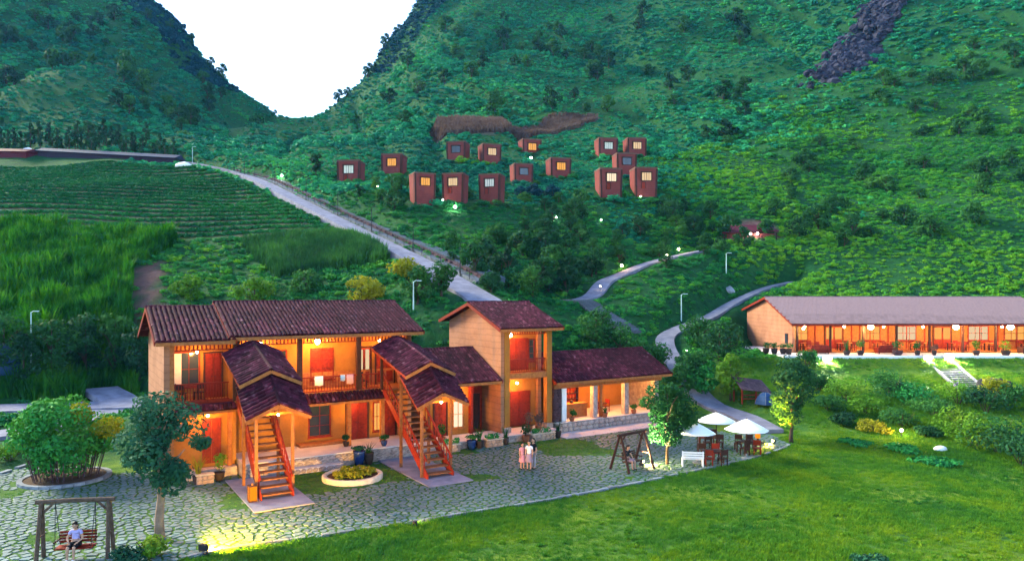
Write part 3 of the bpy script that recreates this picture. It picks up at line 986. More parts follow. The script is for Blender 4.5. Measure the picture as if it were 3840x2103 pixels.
# ------------------------------------------------------------------ covered staircases
def covered_stair(s_c, t_off, label):
    root = thing('covered_staircase', label, 'staircase', W(s_c, t_off), TH)
    n, tb, tt, H_ = 15, -6.0, -0.55 - t_off, FL
    run = (tt - tb) / n; rise = H_ / n
    me = MB().box(-.70, .70, -.02, run + .05, rise - .06, rise).mesh('tread', 'wood_stair')
    for i in range(n):
        inst('tread', me, root, (0, tb + i * run, i * rise))
    MB().box(-.8, .8, tt, tt + .75 + t_off * 0, H_ - .14, H_ - .005).build('landing', 'wood_honey', root)
    k = rise / run
    for sx in (-1, 1):
        b = MB()
        b.add([(sx * .74, tb - .12, 0.0), (sx * .74, tb - .12, .28), (sx * .74, tt, H_ + .22), (sx * .74, tt, H_ - .28), (sx * .74, tb + .35, 0.0)] +
              [(sx * .80, tb - .12, 0.0), (sx * .80, tb - .12, .28), (sx * .80, tt, H_ + .22), (sx * .80, tt, H_ - .28), (sx * .80, tb + .35, 0.0)],
              [(0, 1, 2, 3, 4), (9, 8, 7, 6, 5)] + [(i, (i + 1) % 5, 5 + (i + 1) % 5, 5 + i) for i in range(5)])
        b.build('stringer', 'wood_red', root)
        hr = MB().bar((sx * .77, tb + .1, 1.02), (sx * .77, tt, 1.0 + H_), .07, .09).build('handrail', 'wood_red', root)
        bm_ = MB().box(-.022, .022, -.022, .022, 0, .72).mesh('baluster', 'wood_red')
        for i in range(17):
            q = (i + .5) / 17
            inst('baluster', bm_, hr, (sx * .77, tb + .2 + (tt - tb - .3) * q, .26 + (H_ * (tb + .2 + (tt - tb - .3) * q - tb) / (tt - tb))))
    # posts
    for sx in (-1, 1):
        wallbox(root, 'post', 'wood_stair', sx * .88 - .07, sx * .88 + .07, -5.62, -5.48, 0, 4.62)
        wallbox(root, 'post', 'wood_stair', sx * .88 - .07, sx * .88 + .07, -2.85, -2.71, 0, 6.25)
        wallbox(root, 'post', 'wood_dark', sx * .92 - .07, sx * .92 + .07, -.75 - t_off, -.61 - t_off, FL, 6.75)
        MB().bar((sx * .88, -5.55, 4.55), (sx * .88, -2.9, 5.75), .09, .12).build('plate', 'wood_red', root)
    wallbox(root, 'tie_beam', 'wood_honey', -.95, .95, -5.60, -5.50, 4.05, 4.17)
    wallbox(root, 'tie_beam', 'wood_red', -.95, .95, -2.83, -2.73, 5.5, 5.62)
    planes = []
    for (t0, z0, t1, z1, hw, dz, nm) in ((-6.4, 4.66, -4.15, 6.15, 1.52, .68, 'lower_roof'), (-4.85, 6.18, -.55 - t_off, 7.42, 1.5, .68, 'upper_roof')):
        mb = MB(); th_ = .07
        P = [(0, t0, z0), (0, t1, z1)]
        for sx in (-1, 1):
            c = [(0, t0, z0), (sx * hw, t0, z0 - dz), (sx * hw, t1, z1 - dz), (0, t1, z1)]
            d = [(p[0], p[1], p[2] - th_) for p in c]
            f = [(0, 1, 2, 3), (7, 6, 5, 4), (0, 4, 5, 1), (1, 5, 6, 2), (2, 6, 7, 3)]
            if sx > 0: f = [tuple(reversed(q)) for q in f]
            mb.add(c + d, [tuple(reversed(q)) for q in f])
        ro = mb.build(nm, 'tile', root)
        b = MB()
        for sx in (-1, 1):
            b.bar((0, t0 - .03, z0 - .06), (sx * (hw + .04), t0 - .03, z0 - dz - .08), .05, .17)
        b.build('barge_board', 'wood_honey', ro)
        for sx in (-1, 1):
            MB().bar((sx * hw, t0, z0 - dz - .06), (sx * hw, t1, z1 - dz - .06), .04, .15).build('eave_board', 'wood_red', ro)
        MB().tube([(0, t0 - .05, z0 + .03), (0, t1, z1 + .03)], .11, 7).build('ridge_cap', 'tile', ro)
        sk = (z1 - z0) / (t1 - t0)
        for sx in (-1, 1):
            # up-slope of each half: from its eave to the ridge
            al = Vector((0, t1 - t0, z1 - z0)); up_ = Vector((-sx * hw, 0, dz))
            o_ = Vector((sx * hw, t0, z0 - dz))
            if sx > 0:
                planes.append((ro, o_, al, up_, al.length, up_.length))
            else:
                planes.append((ro, o_ + al, -al, up_, al.length, up_.length))
    slope_tiles(planes, 300, .24, .34, .03)
    return root
covered_stair(3.2, 0.0, 'covered wooden staircase with two stepped tiled roofs beside the lantern box')
covered_stair(11.72, -0.7, 'covered wooden staircase with two stepped tiled roofs right of the flower bed')
for (sa, sb, ta, tb_, nm) in ((1.72, 4.5, -7.8, -1.16, 'a'), (10.35, 12.95, -8.2, -1.16, 'b')):
    o = MB().box(sa, sb, ta, tb_, 0, .055).build('paved_apron', 'concrete'); o.location = (AX, AY, .012); o.rotation_euler = (0, 0, TH)
    tag(o, kind='structure')

# lantern box at the foot of the first staircase
lb = thing('lantern_box', 'glowing orange paper lantern box at the foot of a staircase', 'lantern', W(2.05, -5.95, .068), TH)
MB().box(-.17, .17, -.17, .17, .06, .72).build('paper_shade', 'lantern_paper', lb)
fr = MB().box(-.2, .2, -.2, .2, 0, .055).box(-.2, .2, -.2, .2, .725, .77)
for x in (-.185, .185):
    for y in (-.185, .185): fr.box(x - .015, x + .015, y - .015, y + .015, .056, .724)
fr.build('frame', 'wood_dark', lb)
MB().tube([(0, 0, .771), (0, 0, .86)], .05, 6).build('finial', 'wood_honey', lb)

# ------------------------------------------------------------------ low house between guesthouse and tower
lh = thing('low_house', 'single-storey ochre house between the guesthouse and the tower', 'house', (AX, AY, 0), TH)
L0, L1 = 14.3, 19.62
wallbox(lh, 'front_wall', 'plaster', L0, L1 - 1.55, 1.3, 1.5, 0, 4.3)
wallbox(lh, 'recess_wall', 'wood_red', L1 - 1.548, L1, 2.4, 2.6, 0, 4.6)
wallbox(lh, 'side_wall', 'earth_wall', L0, L0 + .25, 1.502, 7, 0, 4.6)
wallbox(lh, 'rear_wall', 'earth_wall', L0, L1, 7.0, 7.2, 0, 4.6)
wallbox(lh, 'ceiling', 'wood_honey', L0, L1, .4, 6.9, 4.31, 4.36)
r_l, p_l = gable_roof(lh, L0 - .4, L1 + .05, 0.0 - .25, 4.12, 3.9, 6.08, 7.9, 4.2)
slope_tiles([p_l], 300)
rafters(lh, L0, L1 - .2, -.25, 4.12, 3.9, 6.08, .8)
window(lh, 16.75, 17.45, 1.28, 1.0, 2.75, 'lit_pane_white', 2, 2, 'wood_honey')
door(lh, 15.3, 16.2, 1.28, .5, 2.75)
door(lh, L1 - 1.2, L1 - .3, 2.38, .5, 2.9, leaf='wood_dark')
wallbox(lh, 'post', 'wood_red', L1 - 1.7, L1 - 1.5, 1.0, 1.298, .5, 4.3)
tr2 = wallbox(lh, 'terrace', 'masonry', 13.22, 24.0, -.9, 1.3, 0, .44)
wallbox(tr2, 'terrace_floor', 'terrace_slab', 13.24, 23.98, -.94, 1.29, .44, .5)
stone_face(tr2, 13.22, 24.0, -.9, .02, .42, size=.4)

# ------------------------------------------------------------------ tower house
tw = thing('tower_house', 'tall narrow earth-walled tower house with a lit upper balcony', 'house', (AX, AY, 0), TH)
T0, T1 = 19.72, 24.0
g = MB()
for s in (T0, T0 + .3):
    g.v += [(s, 0.0, 0.5), (s, 7.6, 0), (s, 7.6, 8.0), (s, 3.7, 9.2), (s, 0.0, 7.6)]
g.f += [(4, 3, 2, 1, 0), (5, 6, 7, 8, 9)] + [(i, (i + 1) % 5, 5 + (i + 1) % 5, 5 + i) for i in range(5)]
g.build('gable_wall', 'earth_wall', tw)
g = MB()
for s in (T1 - .3, T1):
    g.v += [(s, 1.3, 0.5), (s, 7.6, 0), (s, 7.6, 8.0), (s, 3.7, 9.2), (s, 1.3, 8.0)]
g.f += [(4, 3, 2, 1, 0), (5, 6, 7, 8, 9)] + [(i, (i + 1) % 5, 5 + (i + 1) % 5, 5 + i) for i in range(5)]
g.build('gable_wall', 'earth_wall', tw)
for s in (T0 + .31, T1 - .42):
    wallbox(tw, 'column', 'plaster', s - .03, s + .40, -.05, .38, .5, 7.75)
    wallbox(tw, 'column_base', 'masonry', s - .1, s + .47, -.12, .45, .5, .85)
wallbox(tw, 'front_wall', 'plaster', T0 + .3, T1 - .3, 1.6, 1.8, .5, 8.0)
wallbox(tw, 'rear_wall', 'earth_wall', T0 + .3, T1 - .3, 7.3, 7.6, 0, 8.2)
wallbox(tw, 'floor_slab', 'wood_honey', T0 + .74, T1 - .46, -.02, 1.6, 4.12, 4.52)
wallbox(tw, 'floor_slab', 'wood_honey', T0 + .3, T1 - .3, .385, 1.598, 4.14, 4.5)
wallbox(tw, 'ceiling', 'wood_honey', T0 + .3, T1 - .3, .4, 7.3, 8.02, 8.06)
r_t, p_t = gable_roof(tw, T0 - .5, T1 + .5, -.75, 7.64, 3.72, 9.36, 8.3, 8.0)
slope_tiles([p_t], 300)
rafters(tw, T0 + .4, T1 - .3, -.75, 7.64, 3.72, 9.36, .6)
railing(tw, T0 + .76, T1 - .48, .12, 4.56, 5.5, .15)
frieze(tw, T0 + .76, T1 - .48, .15, 7.18, 7.56)
door(tw, 21.0, 22.9, 1.58, 4.53, 6.75, frame='wood_red')
window(tw, 20.2, 20.7, 1.58, 5.2, 6.7, 'glass_dark', 1, 3)
window(tw, 23.1, 23.5, 1.58, 5.2, 6.7, 'glass_dark', 1, 3)
door(tw, 21.3, 23.1, 1.58, .52, 2.95, frame='wood_red')
door(tw, 20.15, 20.75, 1.58, .52, 2.75, leaf='wood_honey', frame='wood_red', leaves=1)

# ------------------------------------------------------------------ café
cf = thing('cafe_house', 'low tiled café with open lit front on a stone plinth', 'house', (AX, AY, 0), TH)
C0, C1, CF = 24.35, 35.0, .75
r_c, p_c = gable_roof(cf, C0 - .3, C1 + .4, -.5, 3.70, 3.0, 5.48, 6.8, 3.7)
slope_tiles([p_c], 300)
pl_ = wallbox(cf, 'plinth', 'masonry', C0, C1, 0.0, 6.3, 0, CF - .05)
wallbox(pl_, 'floor', 'terrace_slab', C0 - .02, C1 + .02, -.04, 6.3, CF - .05, CF)
stone_face(pl_, C0, C1, 0.0, .02, CF - .07, size=.45)
pier = wallbox(cf, 'stone_pier', 'stone_dark_red', C0 + .02, C0 + .72, .3, 1.5, CF, 3.66)
stone_face(pier, C0 + .02, C0 + .72, .3, CF, 3.6, 'stone_dark_red')
for s in (25.35, 28.25, 31.35, 34.5):
    wallbox(cf, 'column', 'masonry' if s > 26 else 'white_paint', s - .2, s + .2, .3, .7, CF, 3.55)
wallbox(cf, 'column', 'wood_honey', 28.75, 28.95, .32, .52, CF, 3.55)
wallbox(cf, 'lintel', 'wood_honey', C0 + .02, C1 - .02, .22, .298, 3.15, 3.56)
wallbox(cf, 'rear_wall', 'plaster', C0 + .3, C1 - .25, 4.2, 4.4, CF, 4.9)
wallbox(cf, 'side_wall', 'masonry', C1 - .248, C1, .72, 6.2, CF, 3.7)
wallbox(cf, 'side_wall', 'plaster', C0 + .05, C0 + .3, 1.502, 6.2, CF, 3.9)
wallbox(cf, 'ceiling', 'wood_honey', C0 + .05, C1 - .05, .72, 4.19, 3.57, 3.62)
def shelf_unit(s0, s1, label):
    t = thing('shelf', label, 'shelf', W((s0 + s1) / 2, 4.0, CF), TH)
    w = (s1 - s0) / 2
    MB().box(-w, w, .13, .18, 0, 2.2).build('back_panel', 'wood_red', t)
    for z in (.9, 1.35, 1.8, 2.2): MB().box(-w, w, -.15, .129, z, z + .04).build('board', 'wood_dark', t)
    for x in (-w, w - .04): MB().box(x, x + .04, -.15, .129, 0, 2.2).build('side_panel', 'wood_dark', t)
    return t
shelf_unit(27.9, 29.4, 'red wooden shelf with bottles behind the café counter')
for i in range(9):
    b = MB().lathe([(.045, 0), (.045, .18), (.018, .23), (.018, .3)], 7).build('bottle', random.choice(['red_clay', 'glass_dark', 'blue_glaze']))
    b.location = W(28.0 + .16 * i, 3.95, CF + (.94, 1.39)[i % 2]); tag(b, 'small bottle on the red shelf inside the café', 'bottle', 'bottles on the café shelf')
ctr = thing('counter', 'honey-coloured café counter under the warm lamp', 'counter', W(26.9, 1.5, CF), TH)
MB().box(-1.25, 1.25, -.3, .3, 0, .98).build('body', 'wood_honey', ctr)
MB().box(-1.32, 1.32, -.36, .36, .982, 1.04).build('top', 'wood_honey', ctr)
for i, s in enumerate((25.9, 26.3, 26.9)):
    o = MB().lathe([(.12, 0), (.14, .12), (.1, .2)], 8).build('jar', 'dark_clay'); o.location = W(s, 1.5, CF + 1.042)
    tag(o, ['dark jar at the near end of the café counter', 'middle dark jar on the café counter', 'dark jar at the far end of the café counter'][i], 'jar', 'jars on the counter')
def table_round(loc, label, m='wood_dark', r=.42, h=.74, group=None):
    t = thing('table', label, 'table', loc, 0, group)
    MB().lathe([(r, h - .05), (r, h)], 14).build('table_top', m, t)
    MB().lathe([(.25, 0), (.22, .04), (.05, .07), (.05, h - .051)], 8).build('pedestal', m, t)
    return t
table_round(W(30.2, 1.9, CF), 'small dark table inside the café doorway')
chair(W(29.7, 1.7, CF), TH + 1.5, 'red chair inside the café opening', 'wood_red')
chair(W(30.75, 2.1, CF), TH - 1.5, 'red chair at the far side of the café table', 'wood_red')
# lamps of the houses
WARM = (1.0, 0.41, 0.075)
lamp_spots = [
    (W(7.35, .95, 7.15), 260, 'glowing lamp above the middle of the guesthouse balcony', .16),
    (W(4.0, .95, 7.15), 200, 'glowing lamp above the balcony behind the first staircase roof', .14),
    (W(11.3, .95, 7.1), 70, 'dim lamp above the right end of the guesthouse balcony', .08),
    (W(.55, .35, 6.85), 110, 'lamp under the eave of the left balcony', .07),
    (W(1.0, -.25, 3.45), 120, 'lamp over the ground-floor door of the left wing', .07),
    (W(6.3, .7, 3.4), 90, 'lamp under the terrace ceiling beside the first staircase', .07),
    (W(9.9, 1.2, 3.45), 70, 'lamp under the terrace ceiling beside the red doors', .07),
    (W(16.9, .55, 3.55), 120, 'lamp under the eave of the low house', .07),
    (W(20.95, .75, 7.15), 210, 'glowing lamp under the tower balcony eave', .15),
    (W(21.5, .7, 3.75), 150, 'lamp in the ground-floor porch of the tower', .08),
    (W(27.0, 1.6, 3.2), 300, 'lamp hanging over the café counter', .12),
    (W(30.0, 1.4, 3.2), 200, 'lamp hanging over the café tables', .10),
    (W(33.2, .9, 3.2), 120, 'lamp at the far end of the café', .08),
    (W(3.2, -6.2, 4.15), 110, 'lamp under the lower roof of the first staircase', .06),
    (W(11.72, -6.85, 4.15), 75, 'lamp under the lower roof of the second staircase', .06),
]
for loc, pw, lab, r in lamp_spots:
    eave_lamp(loc, pw, lab, WARM, r, 'lamps of the guesthouse row')
# ------------------------------------------------------------------ where a picture ray meets the ground
def hit(u, v, d0=30.0, d1=360.0):
    D = np.concatenate([np.arange(d0, 130, .5), np.arange(130, d1, 1.0)])
    x = (u - 1288) / FPX * D; z = CAM_H - (v - 740) / FPX * D
    h = height(x, D)
    k = np.nonzero(z <= h)[0]
    if len(k) == 0: return at(u, v, d1)
    i = k[0]
    return (x[i], D[i], float(h[i]))
def ground(x, y):
    return float(height(np.array([x]), np.array([y]))[0])

# ------------------------------------------------------------------ restaurant on the upper terrace
RX, RY, RZ = 27.4, 70.0, 4.36
rs = thing('restaurant', 'long ochre restaurant with pale roof and brightly lit open front', 'house', (RX, RY, RZ), 0)
RL = 26.9
g = MB()
for s in (0, .3):
    g.v += [(s, 0, -.5), (s, 13.4, -.5), (s, 13.4, 3.75), (s, 6.6, 5.15), (s, 0, 2.95)]
g.f += [(4, 3, 2, 1, 0), (5, 6, 7, 8, 9)] + [(i, (i + 1) % 5, 5 + (i + 1) % 5, 5 + i) for i in range(5)]
g.build('gable_wall', 'earth_wall', rs)
wallbox(rs, 'rear_wall', 'earth_wall', .3, RL, 13.1, 13.4, -.5, 3.6)
wallbox(rs, 'side_wall', 'earth_wall', RL - .3, RL, 0, 13.1, -.5, 2.9)
wallbox(rs, 'inner_wall', 'wood_honey', .3, RL - .3, 4.4, 4.6, 0, 3.4)
wallbox(rs, 'ceiling', 'wood_honey', .3, RL - .3, .15, 4.4, 2.86, 2.92)
wallbox(rs, 'floor', 'wood_honey', .3, RL - .3, -.15, 4.4, -.02, 0.02)
# roof: slab plus overlapping slate courses
EZ, RZ_, BZ = 2.78, 5.30, 3.86
rr = MB()
vs_ = []
for s in (-.35, RL + .2):
    for t, z in ((-1.0, EZ), (6.6, RZ_), (14.1, BZ)): vs_.append((s, t, z))
    for t, z in ((-1.0, EZ - .1), (6.6, RZ_ - .1), (14.1, BZ - .1)): vs_.append((s, t, z))
rr.add(vs_, [(0, 6, 7, 1), (1, 7, 8, 2), (3, 4, 10, 9), (4, 5, 11, 10), (0, 3, 9, 6), (2, 8, 11, 5), (0, 1, 4, 3), (1, 2, 5, 4), (6, 9, 10, 7), (7, 10, 11, 8)])
rroof = rr.build('roof', 'pale_slate', rs)
MB().box(-.33, RL + .18, -1.04, -1.005, EZ - .18, EZ - .01).build('eave_board', 'wood_red', rroof)
for t0, z0, t1, z1 in ((-1.02, EZ - .08, 6.62, RZ_ - .07), (6.58, RZ_ - .07, 14.12, BZ - .08)):
    MB().bar((-.39, t0, z0), (-.39, t1, z1), .06, .22).build('barge_board', 'wood_red', rroof)
MB().tube([(-.35 + i * (RL + .55) / 30, 6.6, RZ_ + .04) for i in range(31)], .1, 6).build('ridge_cap', 'pale_slate', rroof)
sl = Vector((0, 7.6, RZ_ - EZ)); sln = sl.normalized(); nn = Vector((1, 0, 0)).cross(sln)
slate = MB().box(-.2, .2, 0, .62, 0, .028)
slate_me = slate.mesh('slate', 'pale_slate')
rest = MB(); cnt = 0
nrow = 16
for j in range(nrow):
    ncol = int((RL + .5) / .42)
    for i in range(ncol + 1):
        px_ = -.3 + .42 * (i + (.5 if j % 2 else 0))
        if px_ > RL + .1: continue
        pos = Vector((px_, -1.0, EZ)) + sln * (j * sl.length / nrow - .03 + random.uniform(-.015, .015)) + nn * (.03 + random.uniform(0, .008))
        M = Matrix(((1, 0, 0), sln, nn)).transposed().to_4x4(); M.translation = pos
        M = M @ Matrix.Rotation(.045, 4, 'X') @ Matrix.Rotation(random.uniform(-.02, .02), 4, 'Z')
        if j < 5 and cnt < 298:
            o = bpy.data.objects.new('slate', slate_me); link(o, rroof); o.matrix_local = M; cnt += 1
        else:
            rest.add([M @ Vector(q) for q in slate.v], slate.f)
tag(rest.build('slate_field', 'pale_slate', rroof), kind='stuff')
# posts, back-wall panels, windows
for i in range(9):
    s = .5 + i * (RL - 1.0) / 8
    wallbox(rs, 'post', 'wood_dark', s - .09, s + .09, -.08, .1, 0.02, 2.84)
wallbox(rs, 'front_beam', 'wood_dark', .3, RL - .3, -.1, .14, 2.62, 2.84)
for i in range(7):
    s = 1.0 + i * 3.75
    if i % 3 == 1:
        door(rs, s + .4, s + 2.2, 4.36, .02, 2.3, glass='lit_pane')
    else:
        window(rs, s + .3, s + 2.3, 4.36, .9, 2.3, ['lit_pane', 'lit_pane_pale'][i % 2], 3, 2, 'wood_red')
for i in range(13):
    s = 2.2 + i * 1.9
    MB().box(s - .05, s + .05, 4.33, 4.398, 0.02, 2.85).build('wall_stud', 'wood_red', rs)
window(rs, 0, 0, 0, 0, 0) if False else None
gw = MB().box(-.05, .02, 1.0, 1.75, .75, 1.75).build('gable_window', 'wood_dark', rs)
MB().box(-.062, -.052, 1.08, 1.67, .82, 1.68).build('pane', 'glass_dark', gw)
# terrace
tc_ = wallbox(rs, 'terrace', 'terrace_slab', -2.2, RL + 6, -3.9, -.16, -1.2, -.08)
wallbox(rs, 'terrace_edge', 'white_paint', -2.25, RL + 6, -4.05, -3.902, -1.2, -.04)
wallbox(rs, 'terrace_side', 'terrace_slab', -2.2, -.02, -.158, 9, -1.0, -.1)
# furniture
k = 0
for i in range(7):
    s = 2.3 + i * 3.7
    tb_ = thing('dining_table', 'dark wooden dining table number %s from the gable, inside the restaurant' % ['one', 'two', 'three', 'four', 'five', 'six', 'seven'][i], 'table', (RX + s, RY + 1.6, RZ + .02), 0, 'restaurant tables')
    MB().box(-.8, .8, -.42, .42, .70, .75).build('table_top', 'wood_honey' if i % 2 else 'wood_red', tb_)
    lg = MB().box(-.04, .04, -.04, .04, 0, .70).mesh('leg', 'wood_dark')
    for x in (-.7, .7):
        for y in (-.34, .34): inst('leg', lg, tb_, (x, y, 0))
    for j, (dx, dy, rz) in enumerate(((-.4, -.75, math.pi), (.4, -.75, math.pi), (-.4, .75, 0), (.4, .75, 0))):
        chair((RX + s + dx, RY + 1.6 + dy, RZ + .02), rz + random.uniform(-.2, .2), 'red wooden chair around a dining table in the lit restaurant', 'wood_red', 'restaurant chairs')
def sofa(loc, rz, label, m='wood_red'):
    t = thing('sofa', label, 'sofa', loc, rz)
    MB().box(-.85, .85, -.4, .4, .12, .42).build('seat', m, t, bevel=.04)
    MB().box(-.85, .85, .25, .45, .425, .85).build('backrest', m, t, bevel=.04)
    for x in (-.95, .852): MB().box(x, x + .1, -.4, .45, .12, .62).build('armrest', m, t)
    for x in (-.8, .8):
        for y in (-.35, .35): MB().box(x - .04, x + .04, y - .04, y + .04, 0, .12).build('foot', 'wood_dark', t)
    return t
sofa((RX + 2.2, RY - .9, RZ - .08), math.pi, 'low dark red sofa on the terrace by the restaurant gable')
sofa((RX + 8.7, RY - .9, RZ - .08), math.pi, 'low dark red sofa on the terrace under the first eave lamp')
sofa((RX + 22.6, RY - .9, RZ - .08), math.pi, 'low dark red sofa at the right end of the restaurant terrace', 'wood_dark')
# its lamps: bright globes under the eave, softer ones inside
for u, lab in ((2190, 'bright globe lamp under the restaurant eave nearest its gable'), (2405, 'middle bright globe lamp under the restaurant eave'), (2542, 'rightmost bright globe lamp under the restaurant eave')):
    x, y, z = at(u, 822, 69.6)
    eave_lamp((x, y, z), 420, lab, (1.0, .55, .16), .27, 'globe lamps of the restaurant eave', z_drop=.05)
for i in range(6):
    eave_lamp((RX + 2.2 + i * 4.0, RY + 2.4, RZ + 2.35), 150, 'small ceiling lamp inside the lit restaurant', (1.0, .50, .11), .1, 'ceiling lamps inside the restaurant')
ln_ = eave_lamp((RX + .9, RY - .5, RZ + 2.3), 60, 'small pale lamp at the corner of the restaurant gable', (1.0, .7, .35), .1, z_drop=.1)

# ------------------------------------------------------------------ floodlights on the ground
def floodlight(loc, rz, label, power, col=(1, .93, .75), glow='flood_glow', tilt=.5, size=.28, group=None, spot=1.9):
    t = thing('floodlight', label, 'floodlight', loc, rz, group)
    h = MB().box(-size / 2, size / 2, -.09, .09, .10, .10 + size * .7)
    h.build('housing', 'iron', t)
    MB().box(-size / 2 + .02, size / 2 - .02, -.106, -.093, .125, .10 + size * .7 - .025).build('lens', glow, t)
    MB().box(-size / 2 - .03, -size / 2 - .005, -.03, .03, 0, .10 + size * .4).box(size / 2 + .005, size / 2 + .03, -.03, .03, 0, .10 + size * .4).box(-size / 2 - .03, size / 2 + .03, -.05, .05, -.03, .0).build('bracket', 'iron', t)
    l = bpy.data.lights.new('flood_light', 'SPOT')
    l.energy = power * LAMP_K; l.color = col; l.spot_size = spot; l.spot_blend = .6; l.shadow_soft_size = .15
    o = bpy.data.objects.new('flood_light', l)
    o.location = (0, -.16, .1 + size * .4)
    o.rotation_euler = (math.pi / 2 + tilt, 0, math.pi)
    link(o, t)
    return t
# ------------------------------------------------------------------ cabins on the hillside
plaster_mat('rim_earth', (0.15, 0.075, 0.06), (0.09, 0.05, 0.04), 0.0)
leaf_mat('leaf_roof', [(0.0, (0.02, 0.06, 0.015)), (0.5, (0.06, 0.12, 0.02)), (1.0, (0.14, 0.17, 0.03))], 0.3, .2, .4)
_RP = {}
def leaf_cloud_small(h):
    rng = np.random.default_rng(5)
    n = 90
    p = np.stack([rng.uniform(-2.1, 2.1, n), rng.uniform(-2.0, 2.0, n), h + .15 + rng.uniform(0, .3, n)], 1)
    a = rng.normal(size=(n, 3)) * .2; b = rng.normal(size=(n, 3)) * .12; b[:, 2] = abs(b[:, 2]) + .08
    return np.stack([p - a, p - b * .2, p + a, p + b], 1).reshape(-1, 3), np.arange(n * 4).reshape(n, 4)
def np_mesh_(V, F):
    if 'm' not in _RP:
        me = bpy.data.meshes.new('roof_plants'); me.from_pydata([tuple(v) for v in V], [], [tuple(int(i) for i in f) for f in F]); me.materials.append(MATS['leaf_roof']); _RP['m'] = me
    return _RP['m']
def make_cabin(loc, rz, label, lit, side, low_door, h=5.3):
    t = thing('hill_cabin', label, 'cabin', loc, rz, 'red earth cabins on the hillside')
    w0, w1, d0, d1 = 2.2, 2.45, 2.1, 2.3        # walls lean outwards a little
    b = MB().add([(-w0, -d0, -4.0), (w0, -d0, -4.0), (w0, d0, -4.0), (-w0, d0, -4.0), (-w1, -d1, h), (w1, -d1, h), (w1, d1, h), (-w1, d1, h)],
                 [(0, 3, 2, 1), (0, 1, 5, 4), (1, 2, 6, 5), (2, 3, 7, 6), (3, 0, 4, 7), (4, 5, 6, 7)])
    b.build('wall', 'red_earth', t)
    rim = MB()
    for x0, x1, y0, y1 in ((-w1 - .06, w1 + .06, -d1 - .06, -d1 + .16), (-w1 - .06, w1 + .06, d1 - .16, d1 + .06), (-w1 - .06, -w1 + .16, -d1 + .161, d1 - .161), (w1 - .16, w1 + .06, -d1 + .161, d1 - .161)):
        rim.box(x0, x1, y0, y1, h + .002, h + .35)
    rim.build('parapet', 'rim_earth', t)
    MB().box(-w1 + .17, w1 - .17, -d1 + .17, d1 - .17, h + .002, h + .14).build('roof_garden', 'soil', t)
    V_, F_ = leaf_cloud_small(h)
    link(bpy.data.objects.new('roof_plants', np_mesh_(V_, F_)), t)
    for x in (-1, 1):      # dark recessed joints beside the front
        MB().bar((x * (w0 - .06), -d0 - .02, -3.8), (x * (w1 - .08), -d1 - .02, h - .02), .42, .10, (0, 1, 0)).build('corner_joint', 'wood_dark', t)
    for x in (-1, 1):      # side walls carry a dark slot and a projecting fin
        MB().bar((x * (w0 + .02), -d0 * .55, -3.8), (x * (w1 + .02), -d1 * .55, h - .05), .06, .22, (0, 1, 0)).build('side_slot', 'wood_dark', t)
    def fy(z): return -d0 - (d1 - d0) * (z + 4.0) / (h + 4.0)
    z0, z1 = h * .42, h * .80
    y = fy((z0 + z1) / 2)
    f = MB().box(-1.3, 1.3, y - .22, y + .05, z1, z1 + .26).box(-1.3, 1.3, y - .07, y + .05, z0 - .12, z0)
    f.box(-1.3, -.95, y - .07, y + .05, z0, z1).box(1.1, 1.3, y - .07, y + .05, z0, z1)
    f.box(.04, .12, y - .068, y + .02, z0, z1).box(-.42, -.37, y - .05, y + .02, z0, z1).box(.58, .63, y - .05, y + .02, z0, z1)
    wn_ = f.build('window', 'wood_dark', t)
    MB().box(-.95, 1.1, y - .02, y + .03, z0, z1).build('pane', lit, wn_)
    if low_door:
        y2 = fy(h * .25)
        dr = MB().box(-1.0, -.25, y2 - .1, y2 + .1, .1, h * .33).build('door', 'wood_red', t)
        MB().box(-1.1, -1.0, y2 - .14, y2 + .1, .1, h * .34).box(-.25, -.15, y2 - .14, y2 + .1, .1, h * .34).box(-1.1, -.15, y2 - .16, y2 + .1, h * .33, h * .37).build('door_frame', 'wood_dark', dr)
    return t
CABINS = [  # u centre of front, top v, seen width, lit, side shown, low door, distance, label
    (884, 407, 54, 'curtain', 'R', 1, 'leftmost red hillside cabin, standing alone above the road'),
    (992, 391, 50, 'lit_pane', 'R', 0, 'small red cabin with a lamp at its foot, above and right of the lone one'),
    (1062, 438, 52, 'lit_pane', 'L', 0, 'red cabin with orange-lit window, left of the three in the lowest row'),
    (1146, 439, 52, 'lit_pane_pale', 'R', 1, 'red cabin with the large pale lit window, middle of the lowest left row'),
    (1238, 441, 52, 'curtain', 'R', 1, 'red cabin with white curtains, right of the lowest left row'),
    (1153, 360, 46, 'glass_dark', 'R', 0, 'dark-windowed red cabin, leftmost in the top row'),
    (1231, 366, 46, 'lit_pane_pale', 'L', 0, 'lit red cabin second from left in the top row'),
    (1332, 354, 46, 'lit_pane', 'L', 0, 'red cabin standing alone below the dry crop field'),
    (1311, 415, 46, 'glass_dark', 'L', 0, 'low dark-windowed red cabin below a white lamp'),
    (1404, 401, 50, 'lit_pane', 'L', 0, 'lit red cabin above the dark hollow'),
    (1524, 351, 46, 'curtain', 'L', 0, 'red cabin left of the pair at the top right'),
    (1596, 351, 46, 'lit_pane_pale', 'L', 0, 'red cabin right of the pair at the top right'),
    (1570, 389, 48, 'glass_dark', 'L', 0, 'dark-windowed red cabin wedged above the lowest right pair'),
    (1530, 427, 54, 'lit_pane_white', 'L', 1, 'tall red cabin with white-lit window, left of the lowest right pair'),
    (1618, 425, 54, 'lit_pane_pale', 'L', 1, 'tall red cabin at the right end of the village'),
]
CABIN_XY = []
